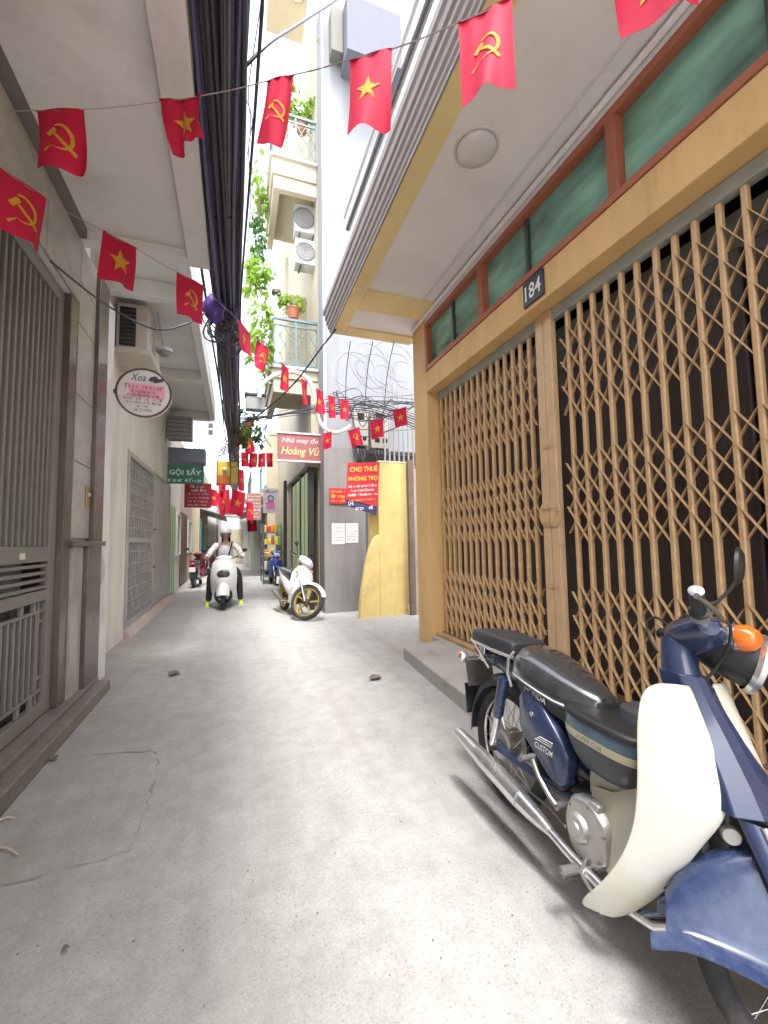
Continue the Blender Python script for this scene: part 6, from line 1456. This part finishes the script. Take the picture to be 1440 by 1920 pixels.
def scooter(nm, label, loc, rotz, col, steer=0.0, rimm=None, Rr=0.285, plate=True, shield=None, group=None, box=False, mirrors=True, trim=BLKP, lean=0.0):
    m = Matrix.Translation(Vector(loc)) @ Matrix.Rotation(rotz, 4, 'Z') @ Matrix.Rotation(-lean, 4, 'X')
    o = thing(nm, label, 'motorbike', mat=m, group=group); rimm = rimm or STEEL; shield = shield or col
    piv = Vector((0.36, 0, 0.8)); ax_ = Vector((-0.44, 0, 0.9)).normalized()
    T_ = Matrix.Translation(piv) @ Matrix.Rotation(steer, 4, ax_) @ Matrix.Translation(-piv)
    alloy(o, (-0.6, 0, Rr), Rr, rimm); alloy(o, (0.64, 0, Rr), Rr, rimm, T_)
    def ell(secs, p1=0.7, p2=0.7, n=20): return [[(x+dx*math.sin(t), hw*math.copysign(abs(math.cos(t))**p1, math.cos(t)), z+hh*math.copysign(abs(math.sin(t))**p2, math.sin(t))) for t in [2*math.pi*j/n for j in range(n)]] for x, z, hw, hh, dx in secs]
    G().rings(ell(((-0.92, 0.76, 0.03, 0.02, 0), (-0.86, 0.735, 0.07, 0.05, 0), (-0.65, 0.68, 0.12, 0.10, 0), (-0.42, 0.60, 0.135, 0.13, 0), (-0.2, 0.50, 0.12, 0.15, 0), (-0.05, 0.40, 0.09, 0.10, 0)))).obj('body', col, o)
    G().rings(ell(((-0.80, 0.80, 0.05, 0.03, 0), (-0.7, 0.795, 0.11, 0.045, 0), (-0.45, 0.775, 0.135, 0.05, 0), (-0.2, 0.74, 0.115, 0.055, 0), (-0.05, 0.69, 0.08, 0.06, 0), (0.0, 0.66, 0.03, 0.03, 0)))).obj('seat', VINYL, o)
    G().rings(ell(((-0.15, 0.30, 0.10, 0.10, 0), (0.05, 0.29, 0.11, 0.10, 0), (0.22, 0.33, 0.09, 0.09, 0)))).obj('engine', ENG, o)
    G().rings(ell(((-0.1, 0.42, 0.07, 0.06, 0), (0.12, 0.42, 0.07, 0.06, 0), (0.27, 0.55, 0.07, 0.08, -0.02), (0.33, 0.75, 0.06, 0.06, 0)))).obj('tunnel', trim, o)
    for sg in (-1, 1):       # leg shields
        gr = []
        for z, yi, yo, xi, xo in ((0.88, 0.0, 0.10, 0.44, 0.38), (0.80, 0.0, 0.17, 0.47, 0.36), (0.68, 0.03, 0.20, 0.49, 0.35), (0.55, 0.07, 0.205, 0.47, 0.34), (0.42, 0.10, 0.20, 0.40, 0.30), (0.30, 0.12, 0.18, 0.32, 0.22), (0.24, 0.13, 0.155, 0.26, 0.2)):
            gr.append([(xi+(xo-xi)*t**1.6, sg*(yi+(yo-yi)*t), z) for t in [k/7 for k in range(8)]])
        G().sheet(gr, 0.006*sg).obj('leg_shield', shield, o)
    G().rings([[(x, hw*a, z) for a, x in ((-1, x0-0.05), (-0.6, x0), (0, x0+0.02), (0.6, x0), (1, x0-0.05), (0.6, x0-0.07), (-0.6, x0-0.07))] for x0, z, hw in ((0.43, 0.90, 0.09), (0.475, 0.80, 0.12), (0.50, 0.66, 0.10), (0.485, 0.52, 0.07))]).obj('front_cover', col, o, sharp=60)
    mg = mudguard((0.64, 0, Rr), Rr+0.05, 0.062, R(25), R(165), 0.05, col, o, 18, 'front_mudguard')
    for v in mg.data.vertices: v.co = T_ @ v.co
    mudguard((-0.6, 0, Rr), Rr+0.055, 0.055, R(60), R(190), 0.04, trim, o, 16, 'rear_mudguard')
    for sg in (-1, 1):
        G().cyl((0.40, sg*0.075, 0.66), (0.63, sg*0.075, Rr), 0.018, n=10).xf(T_).obj('fork_leg', STEEL, o)
        G().cyl((-0.5, sg*0.13, 0.6), (-0.6, sg*0.12, Rr), 0.025, n=10).obj('shock', STEEL, o)
    hd_ = G().rings(ell(((0.24, 1.0, 0.05, 0.03, 0), (0.29, 1.0, 0.14, 0.06, 0), (0.36, 0.985, 0.15, 0.08, 0), (0.44, 0.96, 0.12, 0.075, 0), (0.475, 0.945, 0.06, 0.04, 0)))).xf(T_).obj('head_cowl', col, o)
    G().rings(ell(((0.44, 0.945, 0.10, 0.06, 0), (0.485, 0.935, 0.085, 0.048, 0), (0.495, 0.93, 0.04, 0.02, 0)))).xf(T_).obj('headlight', LENSW, hd_)
    for sg in (-1, 1):
        G().tube([(0.30, sg*0.12, 1.0), (0.27, sg*0.2, 1.02), (0.22, sg*0.34, 1.03)], [0.012, 0.013, 0.018], 10).xf(T_).obj('handlebar', BLKP, o)
        G().tube([(0.33, sg*0.18, 1.01), (0.29, sg*0.25, 1.0), (0.255, sg*0.33, 1.0)], 0.007, 6).xf(T_).obj('lever', STEEL, o)
        if mirrors:
            ms_ = G().tube([(0.28, sg*0.2, 1.02), (0.28, sg*0.25, 1.10), (0.26, sg*0.29, 1.17)], 0.007, 6).xf(T_).obj('mirror_stem', BLKP, o)
            G().ball((0.26, sg*0.31, 1.20), (0.02, 0.055, 0.04), 14, 8).xf(T_).obj('mirror', BLKP, o)
        G().ball((0.47, sg*0.13, 0.80), (0.025, 0.03, 0.02), 12, 6).obj('indicator', AMB, o)
    G().box((-0.935, -0.06, 0.70), (-0.90, 0.06, 0.75)).obj('tail_light', REDL, o, bevel=0.012)
    if plate: G().obox((-0.93, 0, 0.56), (0.003, 0, 0), (0, 0.09, 0), (0, 0, 0.07)).obj('number_plate', PAP, o)
    G().tube([(0.1, -0.12, 0.24), (-0.25, -0.15, 0.24), (-0.4, -0.16, 0.26), (-0.8, -0.17, 0.36)], [0.018, 0.02, 0.045, 0.04], 14).obj('exhaust', STEEL, o)
    G().cyl((0.02, -0.26, 0.26), (0.02, 0.26, 0.26), 0.014, n=8).obj('foot_peg', STEEL, o)
    G().tube([(-0.05, 0.1, 0.24), (-0.1, 0.2, 0.02)], 0.012, 8).obj('side_stand', STEEL, o)
    return o
WHP = paint('white', (0.70, 0.70, 0.69)); GOLDR = M('gold_rim', (0.55, 0.40, 0.08), 0.3, metal=0.6, var=0.1); CREAMP = paint('cream', (0.66, 0.66, 0.5))
p = atZ(572, 1163, 0.0)
f0 = Vector((math.sin(R(10)), -math.cos(R(10)), 0)); c0 = Vector((p.x, p.y, 0))-f0*0.64
scooter('parked_scooter', 'white parked scooter with gold alloy wheels in front of the grey pillar', (c0.x, c0.y, 0), R(-80), WHP, R(46), GOLDR, 0.30, trim=GRYP, lean=0.06)
for (px, py, ang, cc, lab, nm2) in ((363, 1102, 86, paint('dark_red', (0.20, 0.03, 0.05)), 'dark red motorbike parked by the mint green door on the left', 'parked_motorbike'), (384, 1080, 83, paint('maroon', (0.30, 0.06, 0.09)), 'maroon motorbike parked behind the dark red one on the left', 'parked_motorbike'),
                               (519, 1098, -86, paint('blue', (0.03, 0.08, 0.30)), 'blue motorbike parked in front of the goods rack', 'parked_motorbike'), (484, 1060, 95, paint('scarlet', (0.5, 0.015, 0.05)), 'scarlet motorbike parked far along on the right', 'parked_motorbike'), (466, 1046, -95, paint('silver', (0.4, 0.4, 0.42)), 'silver motorbike parked farthest off on the right', 'parked_motorbike'), (400, 1052, 92, paint('black', (0.02, 0.02, 0.022)), 'black motorbike parked farthest off on the left', 'parked_motorbike'), (357, 1062, 88, paint('grey', (0.12, 0.12, 0.13)), 'grey motorbike parked far along against the left wall', 'parked_motorbike')):
    p = atZ(px, py, 0.0); a = R(ang); f0 = Vector((math.cos(a), math.sin(a), 0)); c0 = Vector((p.x, p.y, 0))+(f0*0.6 if ang > 0 else -f0*0.64)
    scooter(nm2, lab, (c0.x, c0.y, 0), a, cc, R(12), STEEL, 0.285, group='motorbikes parked along the alley')
# ================================================================== RIDER on a white retro scooter
pr_ = atZ(420, 1143, 0.0)
rm_ = Matrix.Translation((pr_.x, pr_.y+0.62, 0)) @ Matrix.Rotation(R(-92), 4, 'Z')
rs2 = thing('ridden_scooter', 'white retro scooter with a dark oval front coming towards the camera', 'scooter', mat=rm_)
WHG = paint('milk', (0.72, 0.72, 0.71))
alloy(rs2, (0.58, 0, 0.235), 0.235, STEEL); alloy(rs2, (-0.58, 0, 0.235), 0.235, STEEL)
gr = []
for z, w_, x0, bul in ((0.98, 0.10, 0.36, 0.03), (0.955, 0.16, 0.39, 0.05), (0.88, 0.205, 0.43, 0.07), (0.76, 0.225, 0.47, 0.09), (0.62, 0.23, 0.49, 0.09), (0.48, 0.225, 0.47, 0.07), (0.36, 0.215, 0.43, 0.04), (0.26, 0.20, 0.38, 0.02), (0.20, 0.17, 0.33, 0.0)):
    gr.append([(x0+bul*(1-s*s)-0.10*abs(s)**2.5, w_*s, z) for s in [-1+2*k/16 for k in range(17)]])
G().sheet(gr, 0.03).obj('front_shield', WHG, rs2, sharp=60)
G().ball((0.578, 0, 0.70), (0.045, 0.125, 0.09), 24, 12).obj('front_grille', M('smoked_grille', (0.05, 0.055, 0.055), 0.2, var=0.15), rs2)
mudguard((0.58, 0, 0.235), 0.30, 0.125, R(15), R(165), 0.15, WHG, rs2, 20, 'front_mudguard')
G().rings([[(x, hw*math.cos(t), z+hh*math.sin(t)) for t in [2*math.pi*j/20 for j in range(20)]] for x, z, hw, hh in ((-0.85, 0.55, 0.06, 0.08), (-0.78, 0.55, 0.16, 0.17), (-0.5, 0.52, 0.20, 0.22), (-0.2, 0.48, 0.18, 0.2), (-0.08, 0.42, 0.12, 0.12))]).obj('body', WHG, rs2)
G().torus((0.47, 0, 0.26), (1, 0, 0), 0.145, 0.03, 30, 8).obj('wheel_arch', BLKP, rs2)
G().box((-0.12, -0.17, 0.22), (0.36, 0.17, 0.28)).obj('floorboard', GRYP, rs2, bevel=0.02)
G().rings([[(x, hw*math.cos(t), z+hh*math.sin(t)) for t in [2*math.pi*j/18 for j in range(18)]] for x, z, hw, hh in ((-0.78, 0.77, 0.06, 0.03), (-0.7, 0.77, 0.13, 0.05), (-0.3, 0.755, 0.14, 0.055), (-0.08, 0.73, 0.09, 0.04))]).obj('seat', VINYL, rs2)
G().rings([[(x, hw*math.cos(t), z+hh*math.sin(t)) for t in [2*math.pi*j/18 for j in range(18)]] for x, z, hw, hh in ((0.22, 1.02, 0.05, 0.03), (0.28, 1.02, 0.17, 0.05), (0.36, 1.01, 0.14, 0.06), (0.42, 1.0, 0.05, 0.03))]).obj('head_cowl', WHG, rs2)
for sg in (-1, 1):
    G().tube([(0.29, sg*0.14, 1.02), (0.25, sg*0.24, 1.03), (0.22, sg*0.36, 1.03)], [0.012, 0.013, 0.017], 10).obj('handlebar', BLKP, rs2)
    G().tube([(0.27, sg*0.22, 1.03), (0.28, sg*0.32, 1.10), (0.27, sg*0.38, 1.155)], 0.007, 6).obj('mirror_stem', BLKP, rs2)
    G().ball((0.27, sg*0.40, 1.175), (0.02, 0.055, 0.042), 14, 8).obj('mirror', BLKP, rs2)
    G().cyl((0.40, sg*0.085, 0.5), (0.58, sg*0.085, 0.235), 0.02, n=10).obj('fork_leg', STEEL, rs2)
    G().ball((0.47, sg*0.19, 0.60), (0.02, 0.025, 0.02), 10, 6).obj('indicator', AMB, rs2)
# the person: skinned figures so limbs taper and join
def skin(nm, pts, edges, mat, par, sub=2, root=0):
    me = bpy.data.meshes.new(nm); me.from_pydata([p[:3] for p in pts], edges, []); ob = bpy.data.objects.new(nm, me); COL.objects.link(ob)
    ob.modifiers.new('skin', 'SKIN'); sv = me.skin_vertices[0].data
    for i, p in enumerate(pts):
        r = p[3]; sv[i].radius = r if isinstance(r, tuple) else (r, r); sv[i].use_root = (i == root)
    ob.modifiers['skin'].use_smooth_shade = True
    s_ = ob.modifiers.new('sub', 'SUBSURF'); s_.levels = sub; s_.render_levels = sub
    dg = bpy.context.evaluated_depsgraph_get(); m2 = bpy.data.meshes.new_from_object(ob.evaluated_get(dg)); bpy.data.objects.remove(ob)
    m2.materials.clear(); m2.materials.append(mat); m2.polygons.foreach_set('use_smooth', [True]*len(m2.polygons))
    o2 = bpy.data.objects.new(nm, m2); COL.objects.link(o2); o2.parent = par; WM[o2.name] = WM[par.name]; return o2
per = thing('person', 'person in pale grey top, black trousers and neon yellow shoes riding the white scooter', 'person', mat=rm_)
SKN = M('skin', (0.50, 0.30, 0.21), 0.5, var=0.06); TOP = M('pale_grey_cloth', (0.60, 0.60, 0.64), 0.85, var=0.10, scale=12, bump=0.2, bscale=25); WSL = M('white_cloth', (0.72, 0.72, 0.72), 0.85, var=0.06, bump=0.2, bscale=25)
TRS = M('black_cloth', (0.018, 0.017, 0.022), 0.85, var=0.2); NEO = M('neon_yellow', (0.62, 0.72, 0.03), 0.6, var=0.08); HAIRM = M('black_hair', (0.015, 0.012, 0.011), 0.5)
hip = (-0.24, 0, 0.82)
# body: pelvis, spine, neck, head, arms to the wrists, legs to the ankles in one surface
B = [(-0.24, 0, 0.82, 0.12), (-0.22, 0, 0.95, 0.115), (-0.19, 0, 1.12, 0.125), (-0.17, 0, 1.25, 0.11), (-0.145, 0, 1.345, 0.052), (-0.125, 0, 1.40, 0.05), (-0.11, 0, 1.47, (0.078, 0.092)), (-0.11, 0, 1.545, (0.075, 0.09)), (-0.115, 0, 1.60, (0.045, 0.05))]
E_ = [(0, 1), (1, 2), (2, 3), (3, 4), (4, 5), (5, 6), (6, 7), (7, 8)]
def arm(sg):
    n = len(B); B.extend([(-0.16, sg*0.19, 1.275, 0.055), (-0.08, sg*0.30, 1.13, 0.045), (0.02, sg*0.355, 1.015, 0.040), (0.12, sg*0.345, 1.03, 0.034), (0.19, sg*0.325, 1.045, 0.026)])
    E_.extend([(3, n), (n, n+1), (n+1, n+2), (n+2, n+3), (n+3, n+4)])
def leg(sg):
    n = len(B); B.extend([(-0.20, sg*0.10, 0.79, 0.085), (-0.08, sg*0.21, 0.72, 0.078), (0.07, sg*0.285, 0.60, 0.06), (0.06, sg*0.30, 0.36, 0.052), (0.03, sg*0.315, 0.13, 0.036), (0.05, sg*0.32, 0.07, 0.032)])
    E_.extend([(0, n), (n, n+1), (n+1, n+2), (n+2, n+3), (n+3, n+4), (n+4, n+5)])
for sg in (-1, 1): arm(sg)
for sg in (-1, 1): leg(sg)
bd = skin('body', B, E_, SKN, per)
# clothing over it
Tt = [(-0.23, 0, 0.80, 0.165), (-0.22, 0, 0.95, 0.165), (-0.19, 0, 1.12, 0.18), (-0.17, 0, 1.25, 0.155), (-0.15, 0, 1.325, 0.075)]
skin('top', Tt, [(0, 1), (1, 2), (2, 3), (3, 4)], TOP, per)
for sg in (-1, 1):
    skin('sleeve', [(-0.165, sg*0.13, 1.275, 0.075), (-0.16, sg*0.20, 1.27, 0.075), (-0.08, sg*0.305, 1.13, 0.064), (0.02, sg*0.36, 1.015, 0.060), (0.11, sg*0.347, 1.03, 0.052), (0.165, sg*0.333, 1.04, 0.044)], [(i, i+1) for i in range(5)], WSL, per)
    skin('trouser_leg', [(-0.22, sg*0.07, 0.80, 0.11), (-0.08, sg*0.205, 0.725, 0.095), (0.075, sg*0.285, 0.60, 0.078), (0.065, sg*0.30, 0.36, 0.068), (0.04, sg*0.315, 0.15, 0.062), (0.04, sg*0.316, 0.11, 0.062)], [(i, i+1) for i in range(5)], TRS, per)
    sh2 = skin('shoe', [(-0.02, sg*0.32, 0.055, (0.045, 0.042)), (0.06, sg*0.325, 0.058, (0.048, 0.048)), (0.16, sg*0.335, 0.045, (0.05, 0.036)), (0.225, sg*0.34, 0.038, (0.04, 0.026))], [(0, 1), (1, 2), (2, 3)], NEO, per)
    G().box((-0.06, sg*0.32-0.045, 0.004), (0.25, sg*0.335+0.048, 0.02)).obj('sole', PAP, sh2, bevel=0.008)
    # hand: palm and five fingers curled on the grip
    Hn = [(0.18, sg*0.33, 1.045, (0.026, 0.02)), (0.215, sg*0.322, 1.052, (0.034, 0.018)), (0.24, sg*0.318, 1.052, (0.034, 0.014))]; En = [(0, 1), (1, 2)]
    skin('hand', Hn, En, SKN, per, 1)
    for k in range(4):
        y = sg*(0.288+0.019*k); L_ = (0.9, 1.0, 0.95, 0.78)[k]
        skin('finger', [(0.235, y, 1.052, 0.0085), (0.235+0.03*L_, y, 1.044, 0.0085), (0.235+0.036*L_, y, 1.022, 0.008), (0.235+0.016*L_, y, 1.006, 0.007)], [(0, 1), (1, 2), (2, 3)], SKN, per, 1)
    skin('thumb', [(0.205, sg*0.298, 1.045, 0.010), (0.22, sg*0.276, 1.03, 0.0095), (0.236, sg*0.272, 1.012, 0.008)], [(0, 1), (1, 2)], SKN, per, 1)
# face, hair, helmet, strap of a shoulder bag
G().ball((-0.03, 0, 1.475), (0.016, 0.015, 0.022), 12, 8).obj('nose', SKN, per)
for sg in (-1, 1):
    G().ball((-0.034, sg*0.031, 1.505), (0.008, 0.014, 0.007), 10, 6).obj('eye', HAIRM, per)
    G().ball((-0.11, sg*0.084, 1.475), (0.02, 0.012, 0.03), 10, 8).obj('ear', SKN, per)
G().ball((-0.035, 0, 1.432), (0.008, 0.024, 0.006), 10, 6).obj('mouth', M('lips', (0.35, 0.13, 0.11), 0.5), per)
hr = []
for i in range(9):
    t = i/8; hr.append([(-0.135-0.085*math.cos(a)*0.9, 0.092*math.sin(a)*(1+0.08*math.sin(5*a)), 1.58-0.24*t) for a in [R(-105)+R(210)*j/14 for j in range(15)]])
G().sheet(hr, 0.015).obj('hair', HAIRM, per)
hm = G().lathe([(0.0, 0.145), (0.05, 0.138), (0.092, 0.105), (0.115, 0.055), (0.12, 0.0), (0.112, -0.012), (0.105, 0.0)], (-0.115, 0, 1.535), (0.06, 0, 1), 30).obj('helmet', M('helmet_grey', (0.55, 0.55, 0.57), 0.3, var=0.06, coat=0.4), per)
br = []
for i in range(4):
    t = i/3; br.append([(-0.115+(0.118+0.055*t)*math.cos(a), (0.118+0.015*t)*math.sin(a), 1.535-0.012*t+0.01*math.cos(a)) for a in [R(-70)+R(140)*j/14 for j in range(15)]])
G().sheet(br, 0.004).obj('brim', M('dark_brim', (0.07, 0.05, 0.045), 0.4), hm)
for sg in (-1, 1): G().tube([(-0.10, sg*0.105, 1.53), (-0.085, sg*0.085, 1.45), (-0.06, sg*0.03, 1.40)], 0.006, 6).obj('chin_strap', BLKP, hm)
G().tube(smooth([(-0.24, 0.12, 1.32), (-0.13, 0.135, 1.355), (-0.05, 0.115, 1.25), (-0.045, 0.06, 1.05), (-0.08, -0.03, 0.93)], 6), 0.014, 8).obj('bag_strap', BLKP, per)
# ================================================================== LITTER on the ground
LEAFD = M('dry_leaf', (0.13, 0.105, 0.085), 0.8, var=0.3, scale=30); TWG = M('pale_twig', (0.42, 0.36, 0.29), 0.8, var=0.2)
def dry_leaf(label, px, py, s, rot):
    p = atZ(px, py, 0.0); o = G(); gr = []
    for i in range(6):
        t = i/5; w_ = s*0.42*math.sin(math.pi*(0.08+0.84*t)); row = []
        for j in range(5):
            u = -1+j/2; row.append((s*(t-0.5), w_*u, 0.006+0.02*abs(u)**1.5*s*6+0.01*math.sin(3*t)))
        gr.append(row)
    o.sheet(gr, 0.0008); o.xf(Matrix.Translation((p.x, p.y, gz(p.x, p.y))) @ Matrix.Rotation(rot, 4, 'Z'))
    return tag(o.obj('dry_leaf', LEAFD, None), label, 'leaf')
dry_leaf('dark dry leaf lying in the middle of the alley near the step', 704, 1274, 0.13, 0.4); dry_leaf('dry leaf lying on the concrete left of the alley centre', 327, 1265, 0.14, 1.0)
dry_leaf('small dry leaf by the left step near the crack', 100, 1425, 0.06, 2.0); dry_leaf('tiny leaf fragment in the lower left of the concrete', 122, 1783, 0.022, 0.5)
for k, (x0, y0, x1, y1, lab) in enumerate(((0, 1537, 28, 1533, 'pale twig lying by the left edge of the picture'), (0, 1588, 34, 1602, 'second pale twig below the first at the left edge'))):
    a, b = atZ(x0, y0, 0.008), atZ(x1, y1, 0.008); tag(G().tube([a, a.lerp(b, 0.5)+Vector((0, 0.006, 0.004)), b], [0.006, 0.005, 0.003], 6).obj('twig', TWG, None), lab, 'twig')
pb_ = G(); rr5 = random.Random(12)
for k in range(60):
    px, py = rr5.uniform(0, 1000), rr5.uniform(1180, 1900); q = atZ(px, py, 0.0)
    if not (-1.0 < q.x < 1.5): continue
    s_ = rr5.uniform(0.0015, 0.004); rs = [[(q.x+s_*r_*math.cos(t)*rr5.uniform(0.7, 1.3), q.y+s_*r_*math.sin(t)*rr5.uniform(0.7, 1.3), gz(q.x, q.y)+z*s_) for t in [2*math.pi*j/6 for j in range(6)]] for r_, z in ((1, 0), (0.9, 0.6), (0.3, 1.0))]
    pb_.rings(rs)
tag(pb_.obj('grit', M('grit', (0.17, 0.16, 0.145), 0.9, var=0.4, scale=40), None, smooth=False), 'scattered grit on the concrete of the alley', 'grit', kind='stuff')
# white carrier bag hung on the corner of the pilaster
c = atX(199, 1060, XL+0.03)
bgp = thing('carrier_bag', 'crumpled white plastic bag hanging beside the dark granite pilaster', 'bag', (c.x, 4.75, c.z-0.25))
rs = []
for i in range(10):
    t = i/9; rr_ = 0.02+0.10*math.sin(math.pi*min(1, 0.1+t*0.85))**0.8
    rs.append([(XL-0.06+rr_*0.6*math.cos(a)*(1+0.2*math.sin(3*a+i*1.3)), 4.72+rr_*math.sin(a)*(1+0.2*math.cos(4*a+i)), c.z+0.2-0.48*t) for a in [2*math.pi*j/18 for j in range(18)]])
G().rings(rs).obj('bag', M('white_film', (0.62, 0.6, 0.58), 0.4, var=0.1, trans=0.2), bgp, world=True)
